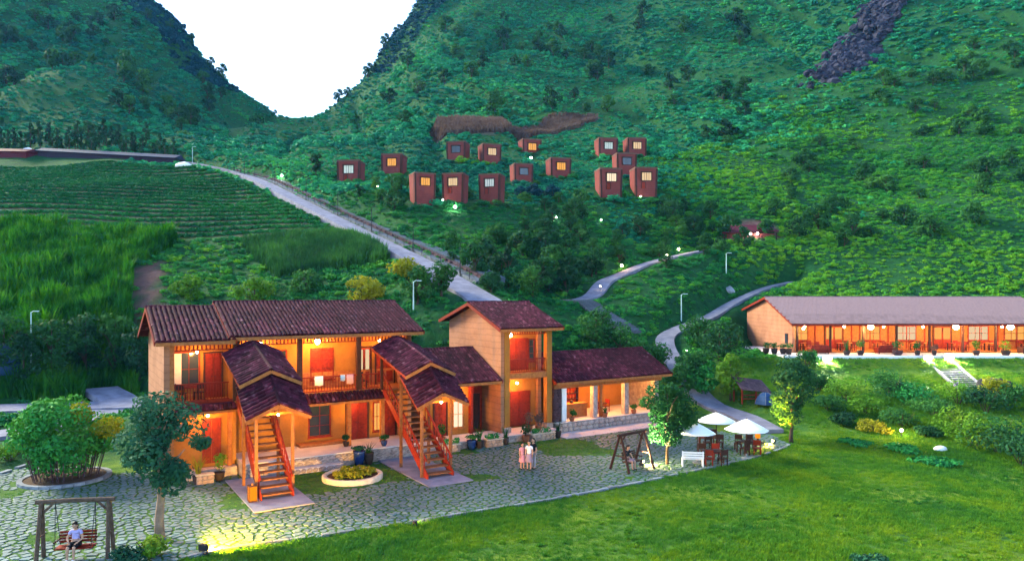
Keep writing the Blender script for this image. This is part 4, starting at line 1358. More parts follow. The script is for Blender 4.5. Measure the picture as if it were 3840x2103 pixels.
for u, vt, wd, lit, side, ld, lab in CABINS:
    h = 4.4
    show = 3.5 if u == 884 else 4.3 if wd > 50 else 3.3           # upper cabins stand behind the scrub
    Ds = np.arange(100, 200, .5)
    xx = (u - 1288) / FPX * Ds; zz = CAM_H - (vt - 740) / FPX * Ds
    k = np.nonzero(zz - height(xx, Ds) <= show)[0]
    D = Ds[k[0]]
    x, y, zt = at(u, vt, D)
    sc_ = wd * D / FPX / 4.75
    CABIN_XY.append((x, y))
    c_ = make_cabin((x, y, zt - (h + .35) * sc_), math.atan2(-x, y) + math.radians(17 if side == 'L' else -17), lab, lit, side, ld, h)
    c_.scale = (sc_, sc_, sc_)
# ------------------------------------------------------------------ plaza of rough flagstones
def flag_mat():
    m, nt, o = new_mat('flagstone')
    b = nt.nodes.new('ShaderNodeBsdfPrincipled'); b.inputs['Roughness'].default_value = .62; b.inputs['Specular IOR Level'].default_value = .4
    n1 = _noise(nt, 1.3, 4, .6, 'World'); n2 = _noise(nt, 9, 4, .6, 'World')
    col = _ramp(nt, n1.outputs[0], [(.3, (.030, .075, .080)), (.55, (.075, .14, .145)), (.75, (.165, .20, .185))]).outputs[0]
    col = _mix(nt, .3, col, _ramp(nt, n2.outputs[0], [(.35, (.022, .055, .055)), (.65, (.165, .24, .255))]).outputs[0])
    oi = nt.nodes.new('ShaderNodeObjectInfo')
    mr = nt.nodes.new('ShaderNodeMapRange'); mr.inputs['To Min'].default_value = .75; mr.inputs['To Max'].default_value = 1.25
    nt.links.new(oi.outputs['Random'], mr.inputs[0])
    hs = nt.nodes.new('ShaderNodeHueSaturation'); nt.links.new(mr.outputs[0], hs.inputs['Value']); nt.links.new(col, hs.inputs['Color'])
    nt.links.new(hs.outputs[0], b.inputs['Base Color'])
    bp = nt.nodes.new('ShaderNodeBump'); bp.inputs['Strength'].default_value = .4; bp.inputs['Distance'].default_value = .02
    nt.links.new(n2.outputs[0], bp.inputs['Height']); nt.links.new(bp.outputs[0], b.inputs['Normal'])
    nt.links.new(b.outputs[0], o.inputs[0])
flag_mat()
mat('moss', (.060, .13, .018), (.020, .070, .014), .95, 1.6, .8, 12, coord='Object')
front = [(1985, 1118), (1965, 1128), (1900, 1149), (1800, 1172), (1600, 1214), (1400, 1252), (1160, 1292), (800, 1347), (600, 1374), (470, 1400), (330, 1450), (100, 1520), (-200, 1520)]
PLZ = [gp(u, v)[:2] for u, v in front]
PLZ += [gp(-200, 1260)[:2], gp(0, 1193)[:2], gp(75, 1168)[:2], W(-6, 6)[:2], W(-1.0, 3.0)[:2], W(13, 3.0)[:2], W(25, 1.0)[:2], W(35, .4)[:2], W(36.5, -.5)[:2], gp(1880, 1062)[:2], gp(1940, 1088)[:2]]
pz = MB()
pz.prism(PLZ, -.25, -.012)
plaza = pz.build('plaza', 'moss'); tag(plaza, kind='structure')
# footprints kept clear of stones
BLOCK = [[W(1.72, -7.8)[:2], W(4.5, -7.8)[:2], W(4.5, -1)[:2], W(1.72, -1)[:2]], [W(10.35, -8.2)[:2], W(12.95, -8.2)[:2], W(12.95, -1)[:2], W(10.35, -1)[:2]],
         [W(S0, -.1)[:2], W(S1 + .1, -.1)[:2], W(S1 + .1, 9)[:2], W(S0, 9)[:2]], [W(S1, -1.2)[:2], W(13.2, -1.2)[:2], W(13.2, 9)[:2], W(S1, 9)[:2]],
         [W(13.2, -.95)[:2], W(24, -.95)[:2], W(24, 9)[:2], W(13.2, 9)[:2]], [W(24, 0)[:2], W(35, 0)[:2], W(35, 9)[:2], W(24, 9)[:2]]]
def clip(poly, px, py, nx, ny):
    out = []
    for i in range(len(poly)):
        a, b = poly[i], poly[(i + 1) % len(poly)]
        da = (a[0] - px) * nx + (a[1] - py) * ny; db = (b[0] - px) * nx + (b[1] - py) * ny
        if da <= 0: out.append(a)
        if (da < 0) != (db < 0) and abs(da - db) > 1e-9:
            k = da / (da - db); out.append((a[0] + (b[0] - a[0]) * k, a[1] + (b[1] - a[1]) * k))
    return out
pit = .41
ii, jj = np.meshgrid(np.arange(-92, 96), np.arange(48, 172))
cx_ = (ii + .5 * (jj % 2)) * pit + RNG.uniform(-.15, .15, ii.shape)
cy_ = jj * pit * .87 + RNG.uniform(-.13, .13, ii.shape)
ok = inpoly(cx_, cy_, PLZ)
for b in BLOCK: ok &= ~inpoly(cx_, cy_, b)
stones = []
bedc = gp(887, 1203); ringc = gp(165, 1203)
for r in range(1, cx_.shape[0] - 1):
    for c in range(1, cx_.shape[1] - 1):
        if not ok[r, c]: continue
        x, y = cx_[r, c], cy_[r, c]
        if math.hypot(x - bedc[0], y - bedc[1]) < 1.75 or math.hypot(x - ringc[0], y - ringc[1]) < 2.4: continue
        s_l, t_l = LOC(x, y)
        bare = float(vnoise(np.array([x]), np.array([y + 9]), 3.2)[0])
        grassy = .80
        if 4.6 < s_l < 10.3 and -6.2 < t_l < -1.6: grassy = .12         # the little lawn round the bed
        elif -1.5 < s_l < 1.6 and -7.5 < t_l < -1.5: grassy = .42
        if bare > grassy: continue
        poly = [(x - .5, y - .5), (x + .5, y - .5), (x + .5, y + .5), (x - .5, y + .5)]
        for dr in (-1, 0, 1):
            for dc in (-2, -1, 0, 1, 2):
                if dr == 0 and dc == 0: continue
                cc = c + dc
                if not 0 <= cc < cx_.shape[1]: continue
                qx, qy = cx_[r + dr, cc], cy_[r + dr, cc]
                L = math.hypot(qx - x, qy - y)
                if L > 1.2 or L < 1e-6: continue
                nx, ny = (qx - x) / L, (qy - y) / L
                k = L / 2 - random.uniform(.03, .07)
                poly = clip(poly, x + nx * k, y + ny * k, nx, ny)
                if len(poly) < 3: break
            if len(poly) < 3: break
        if len(poly) < 3: continue
        stones.append((math.hypot(x, y), x, y, poly))
stones.sort(key=lambda q: q[0])
in_view = [q for q in stones if abs(q[1]) < .72 * q[2] and q[2] > 26.4]
out_view = [q for q in stones if not (abs(q[1]) < .72 * q[2] and q[2] > 26.4)]
def stone_mb(x, y, poly, local):
    h = random.uniform(.0, .028)
    tx, ty = random.uniform(-.03, .03), random.uniform(-.03, .03)
    lo = [(px - (x if local else 0), py - (y if local else 0)) for px, py in poly]
    cx0, cy0 = (0, 0) if local else (x, y)
    top = [(cx0 + (a - cx0) * .93, cy0 + (b - cy0) * .93, h + tx * (a - cx0) + ty * (b - cy0)) for a, b in lo]
    bot = [(a, b, -.05) for a, b in lo]
    mid = [(a, b, h - .014 + tx * (a - cx0) + ty * (b - cy0)) for a, b in lo]
    n = len(lo)
    f = [tuple(range(2 * n, 3 * n))]
    for i in range(n):
        i2 = (i + 1) % n
        f += [(i, i2, n + i2, n + i), (n + i, n + i2, 2 * n + i2, 2 * n + i)]
    return bot + mid + top, f
for q in in_view[:300]:
    mb = MB().add(*stone_mb(q[1], q[2], q[3], True))
    o = bpy.data.objects.new('flagstone', mb.mesh('flagstone', 'flagstone')); o.location = (q[1], q[2], 0); link(o, plaza)
mb = MB()
for q in in_view[300:] + out_view:
    mb.add(*stone_mb(q[1], q[2], q[3], False))
tag(mb.build('flagstone_field', 'flagstone', plaza), kind='stuff')
# pale kerb along the lawn
fr_ = resample(np.array([gp(u, v, .0) for u, v in front[:10]]), .62)
kb = MB().box(-.3, .3, -.09, .09, -.15, .05).mesh('kerb_stone', 'grey_stone')
for i in range(len(fr_) - 1):
    a, b = fr_[i], fr_[i + 1]
    if random.random() < .12: continue
    inst('kerb_stone', kb, plaza, ((a[0] + b[0]) / 2, (a[1] + b[1]) / 2, random.uniform(-.02, .015)), (0, 0, math.atan2(b[1] - a[1], b[0] - a[0]) + random.uniform(-.06, .06)))
lk = resample(np.array([gp(-60, 1212), gp(0, 1193), gp(75, 1168)]), .8)
for i in range(len(lk) - 1):
    a, b = lk[i], lk[i + 1]
    inst('kerb_stone', kb, plaza, ((a[0] + b[0]) / 2, (a[1] + b[1]) / 2, .05), (0, 0, math.atan2(b[1] - a[1], b[0] - a[0])), (1.3, 1.6, 1.2))
# floor strip in front of the café and the paved corner by the road
o = MB().box(23.9, 36, -1.9, -.02, -.1, .03).build('paved_strip', 'terrace_slab'); o.location = (AX, AY, 0); o.rotation_euler = (0, 0, TH); tag(o, kind='structure')
# ------------------------------------------------------------------ foliage
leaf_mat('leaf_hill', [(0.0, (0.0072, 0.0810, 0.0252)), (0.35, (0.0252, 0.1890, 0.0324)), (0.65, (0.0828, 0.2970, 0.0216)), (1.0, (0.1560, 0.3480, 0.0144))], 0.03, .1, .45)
leaf_mat('leaf_far', [(0.0, (0.0034, 0.0668, 0.0505)), (0.35, (0.0101, 0.1578, 0.0853)), (0.65, (0.0236, 0.2784, 0.1087)), (1.0, (0.0844, 0.4083, 0.0582))], 0.02, .1, .5)  # teal carries the blue of distant air in the leaf colour
leaf_mat('leaf_mid', [(0.0, (0.0049, 0.0648, 0.0259)), (0.35, (0.0130, 0.1378, 0.0389)), (0.65, (0.0324, 0.2188, 0.0389)), (1.0, (0.1134, 0.3240, 0.0227))], 0.05, .1, .5)
leaf_mat('leaf_cliff', [(0.0, (0.0026, 0.0208, 0.0390)), (0.5, (0.0052, 0.0468, 0.0650)), (1.0, (0.0130, 0.0910, 0.0910))], 0.05, .1, .4)  # near-black blue; on the hollow thickets it stands for shade
leaf_mat('leaf_tree', [(0.0, (0.008, 0.045, 0.016)), (0.5, (0.022, 0.100, 0.026)), (1.0, (0.060, 0.19, 0.030))], 0.2, .3, .3)
leaf_mat('leaf_dark', [(0.0, (0.006, 0.030, 0.016)), (0.5, (0.014, 0.065, 0.024)), (1.0, (0.030, 0.11, 0.035))], 0.2, .25, .3)
leaf_mat('leaf_bright', [(0.0, (0.035, 0.12, 0.012)), (0.5, (0.075, 0.20, 0.016)), (1.0, (0.20, 0.30, 0.025))], 0.3, .35, .3)
leaf_mat('leaf_cane', [(0.0, (0.0035, 0.0442, 0.0053)), (0.4, (0.0142, 0.1105, 0.0079)), (0.7, (0.0398, 0.1856, 0.0088)), (1.0, (0.0972, 0.2564, 0.0088))], 0.3, .3, .6)
leaf_mat('leaf_tea', [(0.0, (0.0054, 0.0675, 0.0243)), (0.5, (0.0135, 0.1350, 0.0351)), (1.0, (0.0297, 0.2025, 0.0351))], 0.05, .1, .3)
leaf_mat('leaf_blue', [(0.0, (0.008, 0.045, 0.030)), (0.5, (0.018, 0.085, 0.045)), (1.0, (0.045, 0.14, 0.065))], 0.5, .2, .2)
leaf_mat('leaf_dry', [(0.0, (0.06, 0.035, 0.030)), (0.5, (0.12, 0.075, 0.06)), (1.0, (0.18, 0.12, 0.09))], 0.08, .3, .4)
leaf_mat('leaf_gold', [(0.0, (0.10, 0.14, 0.010)), (0.5, (0.20, 0.22, 0.012)), (1.0, (0.34, 0.30, 0.02))], 0.5, .35, .4)
leaf_mat('grass', [(0.0, (0.0136, 0.1037, 0.0196)), (0.5, (0.0680, 0.2012, 0.0131)), (1.0, (0.2041, 0.3049, 0.0087))], 0.16, .3, .3)
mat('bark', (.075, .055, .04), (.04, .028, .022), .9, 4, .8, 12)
mat('bark_lit', (.34, .22, .16), (.20, .13, .09), .9, 4, .8, 12)  # paler copy of bark: light on the trunk is put into its colour

def leaf_cloud(rng, blobs, leaf=.2, mb=None, up=.35):
    """blobs: (cx, cy, cz, rx, ry, rz, n): n leaves spread through the outer part of each blob"""
    V, F = [], []
    k = 0
    for (cx, cy, cz, rx, ry, rz, n) in blobs:
        d = rng.normal(size=(n, 3)); d /= np.linalg.norm(d, axis=1)[:, None]
        rad = rng.uniform(.35, 1.0, n) ** .45
        p = np.array([cx, cy, cz]) + d * rad[:, None] * np.array([rx, ry, rz])
        nrm = d + rng.normal(scale=.55, size=(n, 3)); nrm[:, 2] += up
        nrm /= np.linalg.norm(nrm, axis=1)[:, None]
        a = np.cross(nrm, rng.normal(size=(n, 3))); a /= np.linalg.norm(a, axis=1)[:, None] + 1e-9
        b = np.cross(nrm, a)
        ls = leaf * rng.uniform(.6, 1.35, n)
        q = np.stack([p - a * ls[:, None], p - b * (ls * .5)[:, None] , p + a * ls[:, None], p + b * (ls * .5)[:, None]], 1)
        V.append(q.reshape(-1, 3)); F.append((np.arange(n * 4) + k).reshape(n, 4)); k += n * 4
    return np.vstack(V), np.vstack(F)
def np_mesh(name, V, F, m):
    me = bpy.data.meshes.new(name)
    me.vertices.add(len(V)); me.vertices.foreach_set('co', np.asarray(V, np.float32).ravel())
    nv = F.shape[1]
    me.loops.add(F.size); me.loops.foreach_set('vertex_index', F.ravel().astype(np.int32))
    me.polygons.add(len(F)); me.polygons.foreach_set('loop_start', np.arange(0, F.size, nv)); me.polygons.foreach_set('loop_total', np.full(len(F), nv))
    me.update(calc_edges=True)
    me.materials.append(MATS[m])
    return me
def crown_blobs(rng, w, h, z0, nb, n, flat=1.0, shape='round'):
    out = []
    for i in range(nb):
        a = rng.uniform(0, 2 * math.pi); q = (i + .5) / nb
        zz = z0 + h * (.12 + .78 * q)
        prof = math.sin(math.pi * (.12 + .80 * q)) if shape == 'round' else (1.05 - q) ** .8
        rr_ = w * .5 * prof * rng.uniform(.22, .92)
        br = w * rng.uniform(.11, .26) * (1 if shape == 'round' else (1.15 - .6 * q))
        out.append((math.cos(a) * rr_, math.sin(a) * rr_, zz, br, br, br * .78 * flat, n))
    return out
def limbs(mb, rng, z0, h, w, r0, n=6):
    for i in range(n):
        a = rng.uniform(0, 2 * math.pi); zb = z0 + h * rng.uniform(0.0, .45)
        e = (math.cos(a) * w * .32, math.sin(a) * w * .32, zb + h * rng.uniform(.2, .4))
        mb.tube([(0, 0, zb - .1), (e[0] * .5, e[1] * .5, zb + (e[2] - zb) * .65), e], [r0 * .5, r0 * .35, r0 * .12], 5)
    return mb
def tree(loc, label, w, h, z0, m='leaf_tree', r0=.12, nb=16, n=130, leaf=.13, seed=1, name='tree', cat='tree', group=None, bark='bark', shape='round', lean=0.0, flat=1.0):
    rng = np.random.default_rng(seed)
    t = thing(name, label, cat, loc, rng.uniform(0, 6), group)
    mb = MB().tube([(0, 0, -.25), (r0 * .3 + lean * .3, 0, z0 * .5), (lean * .6, r0 * .3, z0), (lean, 0, z0 + h * .55), (lean, 0, z0 + h * .85)], [r0 * 1.25, r0, r0 * .85, r0 * .5, r0 * .1], 8)
    limbs(mb, rng, z0, h, w, r0)
    mb.build('trunk', bark, t, True)
    V, F = leaf_cloud(rng, crown_blobs(rng, w, h, z0, nb, n, flat, shape), leaf)
    V = V + np.array([lean * .7, 0, 0])
    link(bpy.data.objects.new('crown', np_mesh('crown', V, F, m)), t)
    return t

# scattered cover through geometry nodes: one object, many instances
def scatter_group(name, meshes):
    ng = bpy.data.node_groups.new(name, 'GeometryNodeTree')
    ng.interface.new_socket('Geometry', in_out='INPUT', socket_type='NodeSocketGeometry')
    ng.interface.new_socket('Geometry', in_out='OUTPUT', socket_type='NodeSocketGeometry')
    N = ng.nodes
    gi = N.new('NodeGroupInput'); go = N.new('NodeGroupOutput')
    jn = N.new('GeometryNodeJoinGeometry')
    for i, me in enumerate(meshes):
        src = bpy.data.objects.new(name + '_source', me)
        oi = N.new('GeometryNodeObjectInfo'); oi.inputs['Object'].default_value = src
        oi.inputs['As Instance'].default_value = True
        ng.links.new(oi.outputs['Geometry'], jn.inputs[0])
    ip = N.new('GeometryNodeInstanceOnPoints'); ip.inputs['Pick Instance'].default_value = True
    na = N.new('GeometryNodeInputNamedAttribute'); na.data_type = 'FLOAT_VECTOR'; na.inputs['Name'].default_value = 'sc'
    nr = N.new('GeometryNodeInputNamedAttribute'); nr.data_type = 'FLOAT_VECTOR'; nr.inputs['Name'].default_value = 'rot'
    ng.links.new(gi.outputs[0], ip.inputs['Points'])
    ng.links.new(jn.outputs[0], ip.inputs['Instance'])
    ng.links.new(na.outputs['Attribute'], ip.inputs['Scale'])
    e2r = N.new('FunctionNodeEulerToRotation')
    ng.links.new(nr.outputs['Attribute'], e2r.inputs[0]); ng.links.new(e2r.outputs[0], ip.inputs['Rotation'])
    ng.links.new(ip.outputs[0], go.inputs[0])
    return ng
def scatter(name, P, sc, meshes, label=None, cat=None, rng=RNG, tilt=.12, kind='stuff'):
    P = np.asarray(P, np.float32); n = len(P)
    sc = np.asarray(sc, np.float32)
    if sc.ndim == 1: sc = np.repeat(sc[:, None], 3, 1)
    me = bpy.data.meshes.new(name)
    me.vertices.add(n); me.vertices.foreach_set('co', P.ravel())
    a = me.attributes.new('sc', 'FLOAT_VECTOR', 'POINT'); a.data.foreach_set('vector', sc.ravel())
    rot = np.stack([rng.uniform(-tilt, tilt, n), rng.uniform(-tilt, tilt, n), rng.uniform(0, 6.283, n)], 1).astype(np.float32)
    a = me.attributes.new('rot', 'FLOAT_VECTOR', 'POINT'); a.data.foreach_set('vector', rot.ravel())
    me.update()
    o = link(bpy.data.objects.new(name, me))
    md = o.modifiers.new('scatter', 'NODES'); md.node_group = scatter_group(name, meshes)
    return tag(o, label, cat, kind=kind)

def clump_mesh(name, seed, m, n=80, leaf=.28, squash=.62):
    rng = np.random.default_rng(seed)
    bl = [(rng.uniform(-.45, .45), rng.uniform(-.45, .45), rng.uniform(.1, .45), .5, .5, .5 * squash, n // 4) for _ in range(4)]
    V, F = leaf_cloud(rng, bl, leaf)
    return np_mesh(name, V, F, m)
def blade_mesh(name, seed, m, n=26, h=1.0, w=.045, spread=.35, bend=.35):
    rng = np.random.default_rng(seed)
    mb = MB()
    for i in range(n):
        a = rng.uniform(0, 6.283); r = spread * math.sqrt(rng.uniform(0, 1))
        x, y = r * math.cos(a), r * math.sin(a)
        d = rng.uniform(0, 6.283); hh = h * rng.uniform(.55, 1.0); bd = bend * hh * rng.uniform(.3, 1)
        dx, dy = math.cos(d), math.sin(d)
        px, py = -dy * w, dx * w
        mb.add([(x - px, y - py, 0), (x + px, y + py, 0), (x + px * .8 + dx * bd * .35, y + py * .8 + dy * bd * .35, hh * .6), (x - px * .8 + dx * bd * .35, y - py * .8 + dy * bd * .35, hh * .6), (x + dx * bd, y + dy * bd, hh)],
               [(0, 1, 2, 3), (3, 2, 4)])
    return mb.mesh(name, m)

# ---- scattering fields
def rand_region(n, x0, x1, y0, y1, rng=RNG):
    return rng.uniform(x0, x1, n), rng.uniform(y0, y1, n)
def in_frame(x, y, m=1.12):
    return np.abs(x) < .7156 * y * m
cab = np.array(CABIN_XY)
def free(x, y, rd=.9):
    ok = road_dist(x, y) > rd
    s, t = LOC(x, y)
    ok &= ~((t < 9.5) & (x < 20) & (y < 60))
    ok &= ~((x > 24.5) & (x < 62) & (y > 64.8) & (y < 85))
    for cx, cy in CABIN_XY: ok &= np.hypot(x - cx, y - cy) > 3.3
    return ok
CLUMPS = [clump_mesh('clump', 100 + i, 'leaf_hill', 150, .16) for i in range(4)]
# near and middle slopes
x, y = rand_region(52000, -75, 110, 54, 150)
k = in_frame(x, y) & free(x, y)
for pl in (TEA, CANE_L, CANE_M, BARE, REDPIT): k &= ~inpoly(x, y, pl)
k &= ~((y < 66) & (x > 18))
k &= (RNG.uniform(0, 1, len(x)) < .55 + .45 * vnoise(x, y, 11))
x, y = x[k], y[k]
sc = (.34 + .62 * RNG.random(len(x)) ** 2.4) * (.75 + .6 * vnoise(x, y, 17))
P1 = np.stack([x, y, height(x, y) - .1], 1); S1_ = np.stack([sc, sc, sc * RNG.uniform(.6, 1.1, len(x))], 1)
# far slopes
x, y = rand_region(125000, -260, 260, 150, 350)
k = in_frame(x, y, 1.05) & free(x, y)
for pl in (TEA, DRYCORN): k &= ~inpoly(x, y, pl)
k &= ~(inpoly(x, y, ROCK) & (RNG.uniform(0, 1, len(x)) < .93))
k &= (RNG.uniform(0, 1, len(x)) < .45 + .55 * vnoise(x, y, 15))
x, y = x[k], y[k]
sc = (.55 + 1.1 * RNG.random(len(x)) ** 3) * (.65 + .7 * vnoise(x, y, 25))
P2 = np.stack([x, y, height(x, y) - .2], 1); S2_ = np.stack([sc, sc, sc * RNG.uniform(.55, 1.0, len(x))], 1)
_P = np.vstack([P1, P2]); _SS = np.vstack([S1_, S2_])
# the near right-hand slope is yellower scrub, the rest darker, with haze blue painted into far leaves
_w = sstep(.05, .5, _P[:, 0] / _P[:, 1] + .35 * (vnoise(_P[:, 0], _P[:, 1], 20) - .5)) * (1 - sstep(150, 215, _P[:, 1])) + .35 * (1 - sstep(60, 110, _P[:, 1]))
_k = RNG.random(len(_P)) < _w
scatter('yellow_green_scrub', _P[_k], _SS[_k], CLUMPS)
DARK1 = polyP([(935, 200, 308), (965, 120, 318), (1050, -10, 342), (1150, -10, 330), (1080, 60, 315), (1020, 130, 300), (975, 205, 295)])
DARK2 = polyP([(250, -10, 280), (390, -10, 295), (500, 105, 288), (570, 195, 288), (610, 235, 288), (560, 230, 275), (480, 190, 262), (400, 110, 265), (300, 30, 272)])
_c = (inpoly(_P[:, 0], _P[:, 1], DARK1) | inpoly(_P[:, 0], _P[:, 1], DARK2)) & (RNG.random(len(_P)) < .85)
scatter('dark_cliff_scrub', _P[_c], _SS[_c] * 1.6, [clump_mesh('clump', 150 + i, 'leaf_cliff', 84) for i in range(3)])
_k |= _c
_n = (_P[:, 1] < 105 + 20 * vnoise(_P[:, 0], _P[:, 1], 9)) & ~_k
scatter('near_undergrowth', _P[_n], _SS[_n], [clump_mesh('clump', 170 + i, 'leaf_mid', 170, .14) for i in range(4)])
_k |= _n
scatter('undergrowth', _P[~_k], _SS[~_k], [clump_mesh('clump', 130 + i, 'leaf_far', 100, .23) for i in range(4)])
# tea rows follow the contours
x, y = rand_region(36000, -110, 0, 84, 142)
k = inpoly(x, y, TEA) & in_frame(x, y) & (road_dist(x, y) > .7)
x, y = x[k], y[k]
for _ in range(4):
    z = tps(x, y); e = .5
    gy_ = (tps(x, y + e) - z) / e
    q = .80
    zt = np.round(z / q) * q
    y = y + np.clip((zt - z) / np.maximum(gy_, .12), -1.2, 1.2)
k = inpoly(x, y, TEA); x, y = x[k], y[k]
y = y + RNG.normal(scale=.13, size=len(y))
TEA_ME = [clump_mesh('tea_bush', 200 + i, 'leaf_tea', 60, .26, .9) for i in range(3)]
sc = RNG.uniform(.42, .66, len(x))
scatter('tea_rows', np.stack([x, y, height(x, y) - .05], 1), np.stack([sc, sc, sc * .85], 1), TEA_ME)
# cane and tall grass
CANE_ME = [blade_mesh('cane', 300 + i, 'leaf_cane', 26, 1.0, .04, .26, .5) for i in range(3)]
x, y = rand_region(16000, -85, -15, 60, 92)
k = inpoly(x, y, CANE_L) & in_frame(x, y) & (road_dist(x, y) > .5)
x, y = x[k][:5200], y[k][:5200]
h_ = RNG.uniform(1.1, 2.4, len(x)) * (.7 + .7 * vnoise(x, y, 2.2))
scatter('cane_field', np.stack([x, y, height(x, y) - .05], 1), np.stack([h_ * .85, h_ * .85, h_], 1), CANE_ME)
CANE2 = [blade_mesh('tall_grass', 320 + i, 'leaf_tree', 34, 1.0, .024, .34, .4) for i in range(3)]
x, y = rand_region(9000, -40, 0, 74, 94)
k = inpoly(x, y, CANE_M) & (road_dist(x, y) > .8); x, y = x[k], y[k]
h_ = RNG.uniform(1.0, 1.9, len(x))
scatter('tall_grass', np.stack([x, y, height(x, y) - .05], 1), np.stack([h_ * .9, h_ * .9, h_], 1), CANE2)
DRY = [blade_mesh('dry_stalks', 340 + i, 'leaf_dry', 26, 1.0, .05, .4, .3) for i in range(2)]
x, y = rand_region(9000, -30, 35, 164, 206)
k = inpoly(x, y, DRYCORN); x, y = x[k], y[k]
h_ = RNG.uniform(1.0, 1.8, len(x))
scatter('dry_crop', np.stack([x, y, height(x, y) - .05], 1), np.stack([h_, h_, h_], 1), DRY)
# lawn
GR = [blade_mesh('grass_tuft', 360 + i, 'grass', 22, .16, .008, .17, .7) for i in range(3)]
x, y = rand_region(120000, -26, 50, 22, 66)
k = in_frame(x, y, 1.03) & ~inpoly(x, y, PLZ) & (road_dist(x, y) > .15)
s, t = LOC(x, y)
k &= (x < 20) & (t < 0) | (x >= 16) & (y < 65.8)
k &= ~((t > -.3) & (x < 20))
x, y = x[k], y[k]
sc = RNG.uniform(.55, 1.25, len(x)) * (.6 + .8 * vnoise(x, y, 4))
WD = [clump_mesh('weed', 380 + i, 'grass', 60, .3, .35) for i in range(3)]
kk = RNG.random(len(x)) < .045
scatter('lawn_weeds', np.stack([x, y, height(x, y) - .02], 1)[kk], RNG.uniform(.08, .26, kk.sum()), WD)
scatter('lawn_grass', np.stack([x, y, height(x, y) - .01], 1), sc, GR)
# moss and grass between the flagstones
x, y = rand_region(26000, -33, 22, 26, 58)
k = inpoly(x, y, PLZ) & in_frame(x, y, 1.03)
for b in BLOCK: k &= ~inpoly(x, y, b)
bb = vnoise(x, y + 9, 3.2)
s, t = LOC(x, y)
k &= (bb > .74) | (((s > 4.6) & (s < 10.3) & (t > -6.2) & (t < -1.6)) & (bb > .1)) | (RNG.random(len(x)) < .12)
x, y = x[k], y[k]
scatter('plaza_grass', np.stack([x, y, np.full(len(x), -.012)], 1), RNG.uniform(.3, .6, len(x)), GR)

# bare rock breaking through the upper right slope
def lump(seed):
    rng = np.random.default_rng(seed); mb = MB().ball((0, 0, .2), 1.0, 9, 6, (1.2, .8, .7))
    mb.v = [tuple(np.array(p) * (1 + rng.uniform(-.25, .25))) for p in mb.v]
    return mb.mesh('rock', 'cliff_rock')
mat('cliff_rock', (.045, .045, .07), (.010, .010, .022), .95, .8, .8, 3, coord='World' if False else 'Object', rnd=.3)
x, y = rand_region(9000, 60, 170, 175, 245)
k = inpoly(x + RNG.normal(scale=2.0, size=len(x)), y + RNG.normal(scale=2.0, size=len(x)), ROCK); x, y = x[k], y[k]
scatter('rock_outcrop', np.stack([x, y, height(x, y)], 1), RNG.uniform(.5, 1.9, len(x)), [lump(390 + i) for i in range(4)], tilt=.5)
# ------------------------------------------------------------------ trees and plants of the grounds
# broad tree by the left swing
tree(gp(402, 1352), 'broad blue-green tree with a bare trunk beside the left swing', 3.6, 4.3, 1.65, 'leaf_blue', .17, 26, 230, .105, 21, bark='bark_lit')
tree(gp(1679, 1166), 'leafy tree lit pale yellow from below, standing by the right swing', 3.4, 4.0, .9, 'leaf_tree', .10, 24, 220, .105, 22)
tree(gp(1990, 1112), 'dark tree with golden lit leaves beyond the parasols', 3.7, 5.0, .9, 'leaf_dark', .13, 24, 230, .115, 23)
x, y, z = hit(1838, 1008)
tree((x, y, z), 'bright bushy tree on the bank behind the parasols', 2.9, 3.6, .4, 'leaf_bright', .10, 18, 150, .12, 24)
x, y, z = hit(1745, 975)
tree((x, y, z), 'dark round tree between the café roof and the winding road', 3.6, 2.6, .4, 'leaf_tree', .12, 18, 150, .13, 25)
